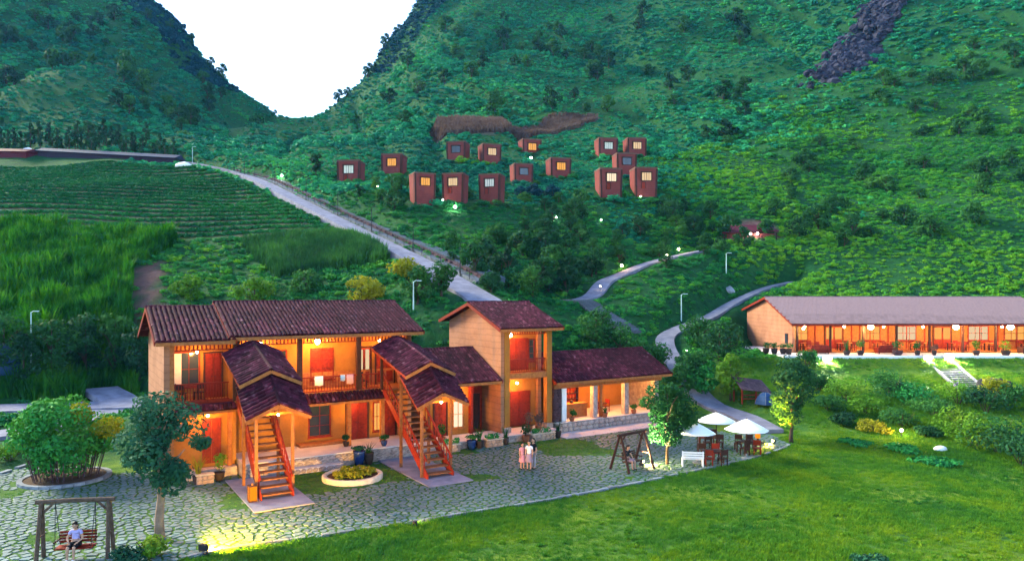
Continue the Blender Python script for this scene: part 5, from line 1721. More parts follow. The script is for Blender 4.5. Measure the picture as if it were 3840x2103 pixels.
for u, v, w, h, m, sd, lab in [
    (1560, 930, 5.0, 3.6, 'leaf_tree', 31, 'wide tree behind the café roof'),
    (1500, 880, 4.2, 3.4, 'leaf_tree', 32, 'round tree right of the tower roof'),
    (1810, 905, 5.2, 3.0, 'leaf_dark', 33, 'dark spreading tree left of the restaurant gable'),
    (1760, 870, 4.0, 2.6, 'leaf_tree', 34, 'small tree inside the bend of the winding road'),
    (1430, 720, 3.2, 3.4, 'leaf_dark', 35, 'dark round tree on the slope above the tower'),
    (1280, 720, 2.4, 5.4, 'leaf_dark', 36, 'slender dark conifer at the lower end of the concrete road'),
    (1220, 668, 3.2, 3.6, 'leaf_tree', 37, 'small flat-topped tree right of the fence'),
    (1500, 690, 3.8, 3.4, 'leaf_tree', 38, 'bushy tree left of the lit path'),
    (1340, 745, 4.4, 3.0, 'leaf_tree', 39, 'wide bush tree behind the tower ridge'),
    (1610, 600, 4.0, 3.2, 'leaf_dark', 40, 'dark tree above the lit path'),
    (1250, 612, 3.6, 2.4, 'leaf_tree', 41, 'tree below the lowest left cabins'),
    (1370, 610, 4.0, 3.0, 'leaf_dark', 42, 'dark tree in the middle of the slope below the cabins'),
    (795, 440, 3.0, 3.6, 'leaf_dark', 43, 'dark tree left of the lone cabin'),
    (1445, 560, 4.2, 3.0, 'leaf_tree', 44, 'tree below the dark hollow among the cabins'),
    (1690, 560, 4.4, 3.2, 'leaf_dark', 45, 'dark tree right of the tall cabins'),
    (1745, 590, 4.0, 2.8, 'leaf_dark', 46, 'dark tree left of the maroon shelter'),
    (2010, 600, 4.6, 3.0, 'leaf_dark', 47, 'dark tree right of the maroon shelter'),
    (2090, 545, 4.2, 3.4, 'leaf_tree', 48, 'lone tree on the open slope above the restaurant'),
    (1050, 240, 6.5, 5.5, 'leaf_dark', 49, 'dark round tree high on the right mountain'),
    (1050, 770, 3.8, 3.2, 'leaf_tree', 50, 'tree right of the guesthouse ridge'),
    (1110, 745, 3.6, 2.8, 'leaf_tree', 51, 'tree beside the white lamp post behind the guesthouse'),
    (910, 760, 4.6, 2.0, 'leaf_gold', 52, 'low yellow bush behind the guesthouse ridge'),
    (1030, 700, 3.8, 1.6, 'leaf_gold', 53, 'yellow-topped bush below the concrete road'),
    (480, 755, 3.6, 2.2, 'leaf_bright', 54, 'bright bush behind the left wing roof'),
    (640, 765, 4.2, 2.4, 'leaf_bright', 55, 'bright green bush behind the middle of the long roof'),
    (770, 745, 3.4, 2.2, 'leaf_tree', 56, 'green bush behind the long roof near its middle'),
]:
    x, y, z = hit(u, v, 50)
    tree((x, y, z), lab, w, h, .1 if h < 3 else .3, m, .12, 17, 95, .16, sd, shape='cone' if 'conifer' in lab else 'round')
# trees one can pick out all over the slopes
def scat_trees(n, poly, protos, lab, group, smin, smax, seed):
    rng = np.random.default_rng(seed)
    xs = [p[0] for p in poly]; ys = [p[1] for p in poly]
    done = 0; tries = 0; pts = []
    while done < n and tries < 5000:
        tries += 1
        x, y = rng.uniform(min(xs), max(xs)), rng.uniform(min(ys), max(ys))
        if not inpoly(np.array([x]), np.array([y]), poly)[0] or not free(np.array([x]), np.array([y]), 1.6)[0]: continue
        if y > 150 and float(vnoise(np.array([x]), np.array([y]), 16)[0]) < .52: continue
        if any(abs(x - a * y / b) < 3.6 and -16 < y - b < 1 for a, b in CABIN_XY): continue
        if any(math.hypot(x - a, y - b) < 2.4 for a, b in pts): continue
        pts.append((x, y)); done += 1
        src = protos[done % len(protos)]
        o = copy_tree(src)
        s_ = rng.uniform(smin, smax)
        o.location = (x, y, ground(x, y)); o.scale = (s_, s_, s_ * rng.uniform(.85, 1.2)); o.rotation_euler = (0, 0, rng.uniform(0, 6.28))
        tag(o, lab, 'tree', group)
SL = polyP([(1180, 700, 72), (1100, 640, 83), (1000, 560, 99), (820, 470, 122), (880, 500, 117), (1260, 520, 118), (1480, 515, 120), (1700, 520, 124), (1900, 620, 108), (1620, 735, 87), (1400, 760, 79)])
p0 = tree((0, 0, -60), 'proto', 2.8, 2.2, .1, 'leaf_tree', .09, 12, 70, .17, 61)
p1 = tree((0, 0, -60), 'proto', 2.5, 2.6, .15, 'leaf_dark', .09, 12, 70, .17, 62)
p2 = tree((0, 0, -60), 'proto', 3.0, 1.8, .05, 'leaf_tree', .09, 12, 70, .17, 63)
scat_trees(70, SL, [p0, p1, p2, p0], 'small tree among the scrub below the hillside cabins', 'small trees below the cabins', .7, 1.5, 5)
SR = polyP([(1760, 540, 120), (1950, 480, 134), (2100, 300, 165), (2300, 150, 190), (2600, 100, 182), (2600, 640, 103), (2050, 660, 103)])
scat_trees(60, SR, [p0, p2], 'bushy shrub tree on the open right mountainside', 'shrub trees on the right mountainside', .8, 1.7, 6)
SF = polyP([(850, 330, 195), (1000, 200, 265), (1100, 60, 300), (1500, 50, 300), (1900, 60, 255), (1900, 380, 155), (1500, 260, 205), (1000, 340, 180)])
scat_trees(60, SF, [p0, p1], 'dark bush on the upper right mountainside', 'bushes on the upper right mountainside', 1.2, 2.6, 8)
SLH = polyP([(-40, 340, 165), (450, 350, 172), (700, 320, 240), (560, 210, 270), (400, 50, 280), (-40, 30, 250)])
scat_trees(50, SLH, [p0, p1], 'dark bush on the left mountainside', 'bushes on the left mountainside', 1.2, 2.6, 9)
# crest trees that stand out against the sky
for i, (u, v, D) in enumerate([(850, 256, 300), (872, 246, 300), (925, 196, 305), (940, 188, 306), (528, 136, 285), (556, 178, 285), (690, 274, 297), (480, 90, 286), (968, 120, 316), (1000, 72, 325)]):
    x, y, _ = at(u, v, D)
    o = copy_tree(p1); o.location = (x, y, ground(x, y) - .5); s_ = (2.0, 1.5, 2.2, 1.4, 1.8, 2.2, 1.2, 1.5, 2, 2)[i]; o.scale = (s_, s_, s_ * 1.15)
    tag(o, 'tree standing against the sky on the mountain crest', 'tree', 'trees along the mountain crests')
# row of slender trees behind the long shed
pc = tree((0, 0, -60), 'proto', 1.7, 4.6, .5, 'leaf_dark', .08, 12, 60, .2, 64, shape='cone')
for i in range(46):
    u = -20 + i * 10.3 + random.uniform(-4, 4)
    D = 149 + random.uniform(-3, 8) + 3 * math.sin(i * .7)
    x = (u - 1288) / FPX * D
    o = copy_tree(pc); o.location = (x, D, ground(x, D) - .1); s_ = random.uniform(.75, 1.25); o.scale = (s_, s_, s_ * random.uniform(.8, 1.15)); o.rotation_euler = (0, 0, random.uniform(0, 6))
    tag(o, 'slender dark tree in the row behind the long shed', 'tree', 'row of slender trees behind the long shed')
# trees at the foot of the cane by the left road
for i, (u, v, w, h) in enumerate([(60, 985, 4.4, 4.8), (130, 978, 5.0, 5.6), (215, 970, 4.8, 5.6), (290, 968, 5.2, 6.0), (350, 978, 4.2, 5.2), (10, 965, 4.6, 5)]):
    x, y, z = hit(u, v, 56)
    tree((x, y, z), ['bushy tree behind the pale lamp post', 'dark bushy tree left of the guesthouse, second from the lamp post', 'dark tree in the middle of the row below the cane', 'tall dark tree below the cane, near the guesthouse', 'dark tree touching the left gable wall', 'dark tree at the left edge below the cane'][i],
         w, h, .6, 'leaf_tree' if i % 2 else 'leaf_dark', .12, 15, 110, .17, 70 + i, group='trees below the cane field')
for p_ in (p0, p1, p2, pc):
    for c in list(p_.children): bpy.data.objects.remove(c)
    bpy.data.objects.remove(p_)
# garden shrubs right of the lawn
def shrub(loc, label, w, h, m, seed, n=120, leaf=.12, group='garden shrubs below the restaurant'):
    rng = np.random.default_rng(seed)
    t = thing('shrub', label, 'shrub', loc, 0, group)
    mb = MB()
    for i in range(5):
        a = i * 1.26 + rng.uniform(0, .5); mb.tube([(0, 0, -.15), (math.cos(a) * w * .15, math.sin(a) * w * .15, h * .4), (math.cos(a) * w * .3, math.sin(a) * w * .3, h * .75)], [.035, .025, .01], 5)
    mb.build('stem', 'bark', t)
    bl = [(rng.uniform(-.3, .3) * w, rng.uniform(-.3, .3) * w, h * rng.uniform(.3, .75), w * .27, w * .27, h * .27, n) for _ in range(8)]
    V, F = leaf_cloud(rng, bl, leaf)
    link(bpy.data.objects.new('foliage', np_mesh('foliage', V, F, m)), t)
    return t
GS = [(2240, 1005, 3.4, 2.6, 'leaf_tree', 'round shrub in the middle of the bank below the restaurant'), (2130, 1010, 3.2, 1.8, 'leaf_bright', 'yellow-green shrub right of the dark golden-lit tree'),
      (2085, 1035, 2.6, 1.4, 'leaf_tree', 'low shrub at the foot of the golden-lit tree'), (2180, 1045, 3.0, 1.5, 'leaf_bright', 'low yellow shrub in the garden, left of its middle'),
      (2300, 1020, 3.4, 1.9, 'leaf_mid', 'broad green shrub below the stone steps'), (2350, 1050, 3.6, 1.8, 'leaf_tree', 'spreading shrub in front of the one below the steps'),
      (2410, 1020, 3.0, 2.0, 'leaf_bright', 'olive shrub at the lower end of the stone steps'), (2480, 1040, 3.2, 2.2, 'leaf_dark', 'dark shrub below the black boulder'),
      (2540, 1030, 3.0, 2.0, 'leaf_tree', 'green shrub at the right edge below the terrace'), (2270, 1075, 3.2, 1.5, 'leaf_tree', 'spreading shrub above the lit garden lamp'),
      (2200, 1090, 2.4, .9, 'leaf_gold', 'low olive shrub by the garden lamp'), (2420, 1095, 3.4, 2.0, 'leaf_bright', 'bright yellow-green shrub right of the garden lamp'),
      (2510, 1140, 4.6, 2.8, 'leaf_tree', 'largest round shrub at the right edge'), (2450, 1130, 3.6, 2.2, 'leaf_bright', 'bright shrub in front of the largest round one'),
      (2570, 1170, 3.8, 2.4, 'leaf_dark', 'dark shrub low on the right edge'), (2330, 1105, 2.0, .8, 'leaf_dark', 'small dark shrub behind the white stone'),
      (2120, 1070, 2.4, 1.0, 'leaf_dark', 'small dark shrub on the crest of the lawn'), (2060, 985, 2.4, 1.6, 'leaf_tree', 'shrub on the bank just right of the golden-lit tree'),
      (2030, 930, 2.2, 1.6, 'leaf_tree', 'shrub below the white floodlight'), (2255, 990, 2.2, 1.2, 'leaf_blue', 'bluish shrub behind the round one on the bank'),
      (2500, 1005, 2.0, 1.8, 'leaf_gold', 'thin golden shrub beside the black boulder'), (2160, 1120, 2.2, .4, 'leaf_mid', 'low mat of leaves on the lawn edge'),
      (2260, 1135, 2.6, .45, 'leaf_mid', 'low scrub patch on the right lawn slope'), (2350, 1170, 2.8, .45, 'leaf_mid', 'lowest scrub patch on the right lawn slope')]
for i, (u, v, w, h, m, lab) in enumerate(GS):
    x, y, z = hit(u, v, 30)
    shrub((x, y, z - .05), lab, w, h, m, 400 + i)
x, y, z = hit(380, 1395, 20)
shrub(gp(375, 1400), 'low bright shrub at the foot of the broad blue-green tree', 1.5, .9, 'leaf_bright', 450, 90, .09, None)
shrub(gp(330, 1420), 'bluish shrub at the bottom edge left of the spotlight', 1.3, .7, 'leaf_blue', 451, 80, .09, None)
for i, (u, v, w, h, lab) in enumerate([(2190, 1425, 1.4, .4, 'pale low plant at the bottom edge of the lawn'), (25, 1160, 2.6, 1.0, 'bright low shrub at the left edge beside the kerb'), (48, 1140, 2.4, .9, 'low shrub behind the kerb at the left')]):
    shrub(gp(u, v), lab, w, h, ['leaf_blue', 'leaf_bright', 'leaf_bright'][i], 460 + i, 80, .1, None)

# round bamboo clump in its stone ring
rc = gp(165, 1203)
bc = thing('bamboo_clump', 'wide round bamboo clump growing in a stone ring', 'bamboo', rc)
rng = np.random.default_rng(33)
st_ = MB().tube([(0, 0, -.05), (0, 0, .9)], .02, 5).mesh('cane_stem', 'stone_dark_red')
for i in range(70):
    a = rng.uniform(0, 6.283); r = 1.6 * math.sqrt(rng.uniform(0, 1))
    inst('cane_stem', st_, bc, (r * math.cos(a), r * math.sin(a), .1), (math.sin(a) * -r * .16, math.cos(a) * r * .16, 0), (1, 1, rng.uniform(1.4, 2.6)))
bl = []
for i in range(60):
    a = rng.uniform(0, 6.283); q = rng.uniform(0, 1); r = (2.55 * math.sin(.35 + 2.2 * q)) * math.sqrt(rng.uniform(.35, 1))
    bl.append((r * math.cos(a), r * math.sin(a), .7 + 3.35 * q, .75, .75, .6, 170))
V, F = leaf_cloud(rng, bl, .125, up=.1)
link(bpy.data.objects.new('foliage', np_mesh('foliage', V, F, 'leaf_mid')), bc)
bl = [(1.6 + rng.uniform(-.6, 1.1), rng.uniform(-1.2, .8), 3.0 + rng.uniform(-.6, 1.0), .5, .5, .45, 90) for _ in range(9)]
V, F = leaf_cloud(rng, bl, .11, up=.1)
link(bpy.data.objects.new('foliage', np_mesh('foliage', V, F, 'leaf_gold')), bc)
rg = thing('stone_ring', 'low grey stone ring around the bamboo clump', 'planter', rc)
for i in range(26):
    a = i * 2 * math.pi / 26
    inst('stone', kb, rg, (2.08 * math.cos(a), 2.08 * math.sin(a), .06), (0, 0, a + math.pi / 2), (.83, 1.4, 1.6))
MB().lathe([(1.95, -.02), (1.95, .1)], 24).build('soil', 'soil', rg)
# round flower bed
fb = thing('flower_bed', 'round stone-edged bed of yellow-green plants between the staircases', 'flower bed', bedc)
mat('bed_stone', (.62, .52, .40), (.40, .33, .26), .85, 3, .5)
MB().lathe([(1.62, -.05), (1.62, .24), (1.56, .27), (1.40, .27), (1.38, .12)], 30, cap=False).build('edging', 'bed_stone', fb, True)
MB().lathe([(1.39, .0), (1.39, .16)], 24).build('soil', 'soil', fb)
rng = np.random.default_rng(35)
bl = [(1.1 * math.sqrt(q) * math.cos(a), 1.1 * math.sqrt(q) * math.sin(a), .3 + .16 * (1 - q), .3, .3, .2, 60) for q, a in zip(rng.uniform(0, 1, 26), rng.uniform(0, 6.28, 26))]
V, F = leaf_cloud(rng, bl, .085, up=.6)
link(bpy.data.objects.new('plants', np_mesh('plants', V, F, 'leaf_gold')), fb)

# low stone planters and a bench wall along the terraces
def stone_planter(s0, s1, t, h, label, plants=True, seed=0):
    t_ = thing('stone_planter', label, 'planter', W((s0 + s1) / 2, t), TH)
    w = (s1 - s0) / 2
    MB().box(-w, w, -.22, .22, 0, h - .04).build('core', 'masonry', t_)
    stone_face(t_, -w, w, -.22, .02, h - .05, 'peach_stone', .32)
    MB().box(-w - .03, w + .03, -.26, .26, h - .04, h + .02).build('cap', 'bed_stone', t_)
    if plants:
        rng = np.random.default_rng(seed)
        V, F = leaf_cloud(rng, [(rng.uniform(-w, w) * .8, 0, h + .18, .25, .2, .2, 40) for _ in range(5)], .08)
        link(bpy.data.objects.new('plants', np_mesh('plants', V, F, 'leaf_mid')), t_)
    return t_
mat('peach_stone', (.46, .32, .24), (.28, .19, .15), .9, 3, .6, 8, rnd=.2)
stone_planter(.3, 1.15, -.95, .5, 'low pale stone bench wall before the left wing', False)
stone_planter(14.6, 15.8, -1.25, .5, 'stone planter at the left end of the low house terrace', True, 1)
stone_planter(17.8, 19.0, -1.25, .5, 'stone planter between the low house and the tower', True, 2)
stone_planter(21.3, 23.2, -1.3, .5, 'stone planter before the tower porch', True, 3)
# potted plants
def pot_plant(loc, label, pot='dark_clay', r=.22, h=.42, ph=.7, m='leaf_tree', seed=1, group=None, style='leaf'):
    rng = np.random.default_rng(seed)
    t = thing('potted_plant', label, 'plant', loc, rng.uniform(0, 6), group)
    MB().lathe([(r * .65, 0), (r * .95, h * .45), (r, h * .85), (r * 1.08, h), (r * .9, h), (r * .85, h * .85)], 12).build('pot', pot, t, True)
    MB().tube([(0, 0, h * .8), (.03, 0, h + ph * .4)], [.03, .015], 5).build('stem', 'bark', t)
    if style == 'leaf':
        V, F = leaf_cloud(rng, [(rng.uniform(-.12, .12), rng.uniform(-.12, .12), h + ph * rng.uniform(.3, .8), r * 1.2, r * 1.2, ph * .28, 40) for _ in range(4)], .085)
        link(bpy.data.objects.new('foliage', np_mesh('foliage', V, F, m)), t)
    else:
        o = bpy.data.objects.new('fronds', blade_mesh('fronds', seed, m, 34, ph, .02, r * .4, .9)); o.location = (0, 0, h * .85); link(o, t)
    return t
POTS = [(W(9.06, -1.5), 'tall blue glazed pot in front of the terrace', 'blue_glaze', .34, .85, .35, 'leaf_blue', 'leaf'), (W(9.62, -1.6), 'dark tall pot with a spreading plant beside the blue pot', 'dark_clay', .28, .7, .75, 'leaf_tree', 'blade'),
        (W(10.9, -.8, GF), 'small blue pot on the terrace wall', 'blue_glaze', .2, .32, .4, 'leaf_tree', 'leaf'), (W(8.9, .3, GF), 'small dark pot at the foot of the terrace post', 'dark_clay', .18, .3, .4, 'leaf_dark', 'leaf'),
        (W(16.7, -1.3), 'blue pot at the foot of the low house terrace', 'blue_glaze', .3, .6, .3, 'leaf_tree', 'leaf'), (W(17.3, -1.3), 'dark pot with a tall plant beside the blue one at the low house', 'dark_clay', .24, .5, 1.1, 'leaf_tree', 'blade'),
        (W(15.0, -.5, .5), 'potted shrub on the low house terrace', 'red_clay', .22, .35, .8, 'leaf_tree', 'leaf'), (W(19.3, -1.3), 'dark pot with thin plant before the left tower column', 'dark_clay', .22, .5, .9, 'leaf_tree', 'blade'),
        (W(20.9, -1.3), 'potted bush before the tower porch', 'red_clay', .26, .45, .8, 'leaf_dark', 'leaf'), (W(21.7, -.5, .5), 'red-leaved potted plant in the tower porch', 'red_clay', .26, .4, 1.0, 'leaf_dry', 'leaf'),
        (W(22.5, -.5, .5), 'second red-leaved potted plant in the tower porch', 'red_clay', .24, .4, .9, 'leaf_dry', 'leaf'), (W(23.6, -1.3), 'dark pot with plant before the right tower column', 'dark_clay', .22, .5, .9, 'leaf_tree', 'blade'),
        (W(25.8, .0, CF), 'potted plant at the left end of the café front', 'red_clay', .2, .32, .6, 'leaf_tree', 'leaf'), (W(28.9, .0, CF), 'potted plant before the middle café column', 'red_clay', .22, .35, .6, 'leaf_tree', 'blade'),
        (W(31.8, .0, CF), 'potted plant before the right café column', 'red_clay', .2, .32, .5, 'leaf_tree', 'leaf'),
        (W(1.5, -.75), 'leafy potted plant before the ground-floor door of the left wing', 'dark_clay', .26, .45, 1.0, 'leaf_bright', 'leaf'), (W(.4, -.9), 'spreading potted plant left of the ground-floor door', 'dark_clay', .26, .45, 1.2, 'leaf_gold', 'blade')]
for i, (loc, lab, pm, r, h, ph, m, sty) in enumerate(POTS):
    pot_plant(loc, lab, pm, r, h, ph, m, 500 + i, None, sty)
for i, u in enumerate((1927, 1948, 1970, 1984)):
    x, y, z = at(u, 880, 69.0 - i * .3)
    pot_plant((x, y, RZ - .09), ['first dark pot from the bank on the terrace by the restaurant gable', 'second dark pot by the restaurant gable', 'third dark pot by the restaurant gable', 'fourth dark pot, nearest the restaurant corner'][i], 'dark_clay', .3, .55, .6, 'leaf_tree', 520 + i, 'pots by the restaurant gable')
for i, (u, ph, m, r) in enumerate([(2130, 1.5, 'leaf_tree', .3), (2165, 1.0, 'leaf_tree', .3), (2258, 1.0, 'leaf_tree', .45), (2308, .9, 'leaf_tree', .25), (2456, 1.0, 'leaf_bright', .3), (2530, .9, 'leaf_bright', .4), (2350, .6, 'leaf_dry', .2)]):
    x = (u - 1288) / FPX * 67.2
    pot_plant((x, 67.2, RZ - .08), ['tall potted palm on the restaurant terrace', 'potted bush right of the tall palm on the terrace', 'bush in a wide dark red pot on the restaurant terrace', 'potted bush left of the stone steps on the terrace', 'potted bush right of the stone steps on the terrace', 'low wide pot of plants at the right end of the terrace', 'small reddish potted plant at the head of the steps'][i],
              'stone_dark_red' if i == 2 else 'dark_clay', r, .45, ph, m, 540 + i, 'pots along the restaurant terrace', 'leaf' if i else 'blade')
SHP = []
for i in range(4):
    SHP.append(shrub((0, 0, -90), 'proto', 2.4, 1.5, ['leaf_mid', 'leaf_tree', 'leaf_far', 'leaf_mid'][i], 600 + i, 70, .15, 'x'))
_rg = np.random.default_rng(77)
for cx, cy in CABIN_XY:
    L_ = math.hypot(cx, cy)
    for k_ in range(4):
        off = (-2.6, -.9, .9, 2.6)[k_] + _rg.uniform(-.4, .4); dn = 3.0 + _rg.uniform(-.3, .6)
        x = cx - cx / L_ * dn + cy / L_ * off; y = cy - cy / L_ * dn - cx / L_ * off
        o = copy_tree(SHP[int(_rg.integers(0, 4))])
        o.location = (x, y, ground(x, y) - .15); q_ = _rg.uniform(.6, 1.15); o.scale = (q_, q_, q_ * _rg.uniform(.6, 1.0)); o.rotation_euler = (0, 0, _rg.uniform(0, 6))
        tag(o, 'leafy shrub at the foot of the hillside cabins', 'shrub', 'shrubs at the foot of the cabins')
for p_ in SHP:
    for c in list(p_.children): bpy.data.objects.remove(c)
    bpy.data.objects.remove(p_)

for i, (u, v, w, h, sd, lab) in enumerate([(1262, 712, 3.4, 3.0, 661, 'dense dark tree hiding the lower end of the roadside wall'), (1305, 728, 3.2, 2.4, 662, 'bushy tree right of the lower end of the roadside wall'), (1235, 735, 2.6, 1.6, 663, 'low bush in front of the lower end of the roadside wall'), (1380, 745, 3.4, 2.6, 664, 'bushy tree at the head of the blue-grey stairway')]):
    x, y, z = hit(u, v, 50)
    tree((x, y, z), lab, w, h, .1, 'leaf_dark' if i != 1 else 'leaf_mid', .1, 17, 95, .15, sd)

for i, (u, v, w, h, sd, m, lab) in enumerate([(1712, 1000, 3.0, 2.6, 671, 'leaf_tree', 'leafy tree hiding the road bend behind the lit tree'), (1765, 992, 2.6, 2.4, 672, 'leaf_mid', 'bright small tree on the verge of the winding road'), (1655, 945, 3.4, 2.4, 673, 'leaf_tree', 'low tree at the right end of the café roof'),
        (1345, 497, 3.2, 1.9, 674, 'leaf_cliff', 'thicket coloured dark for shade at the left of the dark hollow among the cabins'), (1390, 499, 3.4, 1.9, 675, 'leaf_cliff', 'thicket coloured dark for shade at the right of the dark hollow among the cabins'), (1310, 496, 2.4, 1.6, 676, 'leaf_cliff', 'small bush coloured dark for shade at the left end of the dark hollow')]):  # leaf_cliff thickets added: their dark leaf colour paints the hollow's shade
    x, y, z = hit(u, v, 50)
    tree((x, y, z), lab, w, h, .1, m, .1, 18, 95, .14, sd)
# ------------------------------------------------------------------ swings
mat('log', (.13, .085, .065), (.06, .04, .03), .85, 5, .6)
def swing(loc, rz, label, post_w, h, splay, m='log', seat_drop=.45, seat_w=1.3, back=True):
    t = thing('garden_swing', label, 'swing', loc, rz)
    for sx in (-1, 1):
        for sy in (-1, 1):
            MB().tube([(sx * post_w / 2 + sx * .06, sy * splay, -.1), (sx * post_w / 2, sy * .05, h)], [.08, .07], 7).build('post', m, t)
        MB().tube([(sx * post_w / 2, 0, h - .45), (sx * (post_w / 2 - .42), 0, h - .03)], .045, 6).build('brace', m, t)
        MB().tube([(sx * post_w / 2, -splay * .55, h * .42), (sx * post_w / 2, splay * .55, h * .42)], .04, 6).build('cross_rail', m, t)
    MB().tube([(-post_w / 2 - .2, 0, h + .02), (0, 0, h + .04), (post_w / 2 + .2, 0, h + .02)], .085, 8).build('top_beam', m, t)
    st = MB().box(-seat_w / 2, seat_w / 2, -.26, .24, seat_drop - .05, seat_drop).build('seat', 'wood_red' if m == 'log' else 'wood_dark', t)
    for i in range(4):
        MB().box(-seat_w / 2, seat_w / 2, .22 + i * .02, .245 + i * .02, seat_drop + .08 + i * .11, seat_drop + .17 + i * .11).build('back_slat', 'wood_red' if m == 'log' else 'wood_dark', t)
    for sx in (-1, 1):
        MB().box(sx * seat_w / 2 - .03, sx * seat_w / 2 + .03, -.26, .26, seat_drop + .2, seat_drop + .25).build('armrest', 'wood_dark', t)
        for y in (-.24, .26):
            MB().tube([(sx * (seat_w / 2 - .03), y, seat_drop), (sx * (seat_w / 2 + .05), 0, h)], .014, 5).build('rope', 'iron', t)
    return t
SWL = gp(190, 1402)
swing(SWL, .18, 'rough log swing at the lower left with a seated person', 2.35, 2.15, .32)
SWR = gp(1590, 1178)
swing(SWR, TH + .12, 'dark A-frame swing by the lit tree', 2.0, 2.0, .75, 'wood_dark', .45, 1.15)
# ------------------------------------------------------------------ parasols and garden seats
def parasol(loc, label, r, z_rim, z_top):
    t = thing('parasol', label, 'parasol', loc, random.uniform(0, 1), 'white parasols at the right end of the plaza')
    n = 8
    mb = MB(); rings = 5
    for k in range(rings + 1):
        q = k / rings
        for i in range(n * 3):
            a = 2 * math.pi * i / (n * 3)
            sag = 1 - .035 * q * (1 - abs(math.cos(a * n / 2))) * 2
            mb.v.append((math.cos(a) * r * q * sag if k else 0.02 * math.cos(a), math.sin(a) * r * q * sag if k else .02 * math.sin(a), z_top - (z_top - z_rim) * (q ** 1.12)))
    m_ = n * 3
    for k in range(rings):
        for i in range(m_):
            mb.f.append((k * m_ + i, (k + 1) * m_ + i, (k + 1) * m_ + (i + 1) % m_, k * m_ + (i + 1) % m_))
    c = mb.build('canopy', 'white_cloth', t, True)
    sd = c.modifiers.new('thickness', 'SOLIDIFY'); sd.thickness = .012
    MB().tube([(0, 0, 0), (0, 0, z_top + .06)], .028, 7).build('pole', 'wood_dark', t)
    MB().lathe([(.3, 0), (.3, .05), (.06, .1), (.05, .3)], 12).build('base', 'grey_stone', t)
    for i in range(n):
        a = 2 * math.pi * i / n
        MB().bar((.03 * math.cos(a), .03 * math.sin(a), z_top - .05), (math.cos(a) * r * .96, math.sin(a) * r * .96, z_rim - .02), .016, .02).build('rib', 'wood_dark', t)
    return t
x, y, _ = at(1754, 1075, 42.5); parasol((x, y, 0), 'white parasol nearest the lit tree', 1.08, 1.78, 2.36)
x, y, _ = at(1802, 1046, 46.4); parasol((x, y, 0), 'white parasol at the back, beside the paved road', 1.25, 1.78, 2.36)
x, y, _ = at(1878, 1066, 43.6); parasol((x, y, 0), 'widest white parasol, nearest the lawn edge', 1.32, 1.76, 2.42)
def slat_bench(loc, rz, label, m, w=1.3):
    t = thing('garden_bench', label, 'bench', loc, rz)
    for i in range(4): MB().box(-w / 2, w / 2, -.24 + i * .12, -.14 + i * .12, .42, .45).build('seat_slat', m, t)
    for i in range(3): MB().box(-w / 2, w / 2, .24 + i * .02, .27 + i * .02, .52 + i * .14, .62 + i * .14).build('back_slat', m, t)
    for sx in (-1, 1):
        MB().box(sx * (w / 2 - .05) - .035, sx * (w / 2 - .05) + .035, -.24, -.17, 0, .42).build('leg', m, t)
        MB().box(sx * (w / 2 - .05) - .035, sx * (w / 2 - .05) + .035, .20, .235, 0, .92).build('leg', m, t)
    return t
x, y, _ = gp(1742, 1172); slat_bench((x, y, 0), -.15 + math.pi, 'pale blue-white slatted bench under the nearest parasol', 'white_paint', 1.25)
def garden_table(loc, rz, label, m='wood_dark', w=1.2):
    t = thing('garden_table', label, 'table', loc, rz)
    for i in range(5): MB().box(-w / 2, w / 2, -.4 + i * .16, -.26 + i * .16, .68, .72).build('slat', m, t)
    for sx in (-1, 1):
        for sy in (-1, 1): MB().box(sx * (w / 2 - .08) - .035, sx * (w / 2 - .08) + .035, sy * .32 - .035, sy * .32 + .035, 0, .68).build('leg', m, t)
    return t
TBL = [(1790, 1163, 'dark slatted garden table beside the pale bench'), (1785, 1122, 'dark garden table behind the pale bench'), (1878, 1137, 'dark garden table under the widest parasol')]
k = 0
for ti, (u, v, lab) in enumerate(TBL):
    x, y, _ = gp(u, v)
    garden_table((x, y, 0), .3 * ti, lab)
    for j, (dx, dy, rz) in enumerate(((-.35, -.75, math.pi), (.45, -.7, math.pi), (-.3, .75, 0), (.5, .72, 0))):
        chair((x + dx, y + dy, 0), rz + random.uniform(-.5, .5), ['dark garden chair at the table beside the pale bench', 'dark garden chair at the table behind the pale bench', 'dark garden chair at the table under the widest parasol'][ti], 'wood_dark' if (ti + j) % 3 else 'wood_red', 'garden chairs under the parasols')
# small brazier hut lamp by the right corner
lt = thing('garden_lantern', 'orange lantern on a dark stand at the plaza corner', 'lantern', gp(1906, 1118))
MB().box(-.13, .13, -.13, .13, .45, .85).build('paper_shade', 'lantern_paper', lt)
MB().box(-.35, .35, -.3, .3, .86, .93).build('roof', 'wood_dark', lt)
MB().box(-.05, .05, -.05, .05, 0, .45).build('post', 'wood_dark', lt)
x, y, _ = gp(1938, 1117)
floodlight((x + .3, y + .2, 0.03), -1.2, 'small yellow floodlight at the plaza corner', 900, (1, .72, .05), 'lamp_glow', -.35, .2)
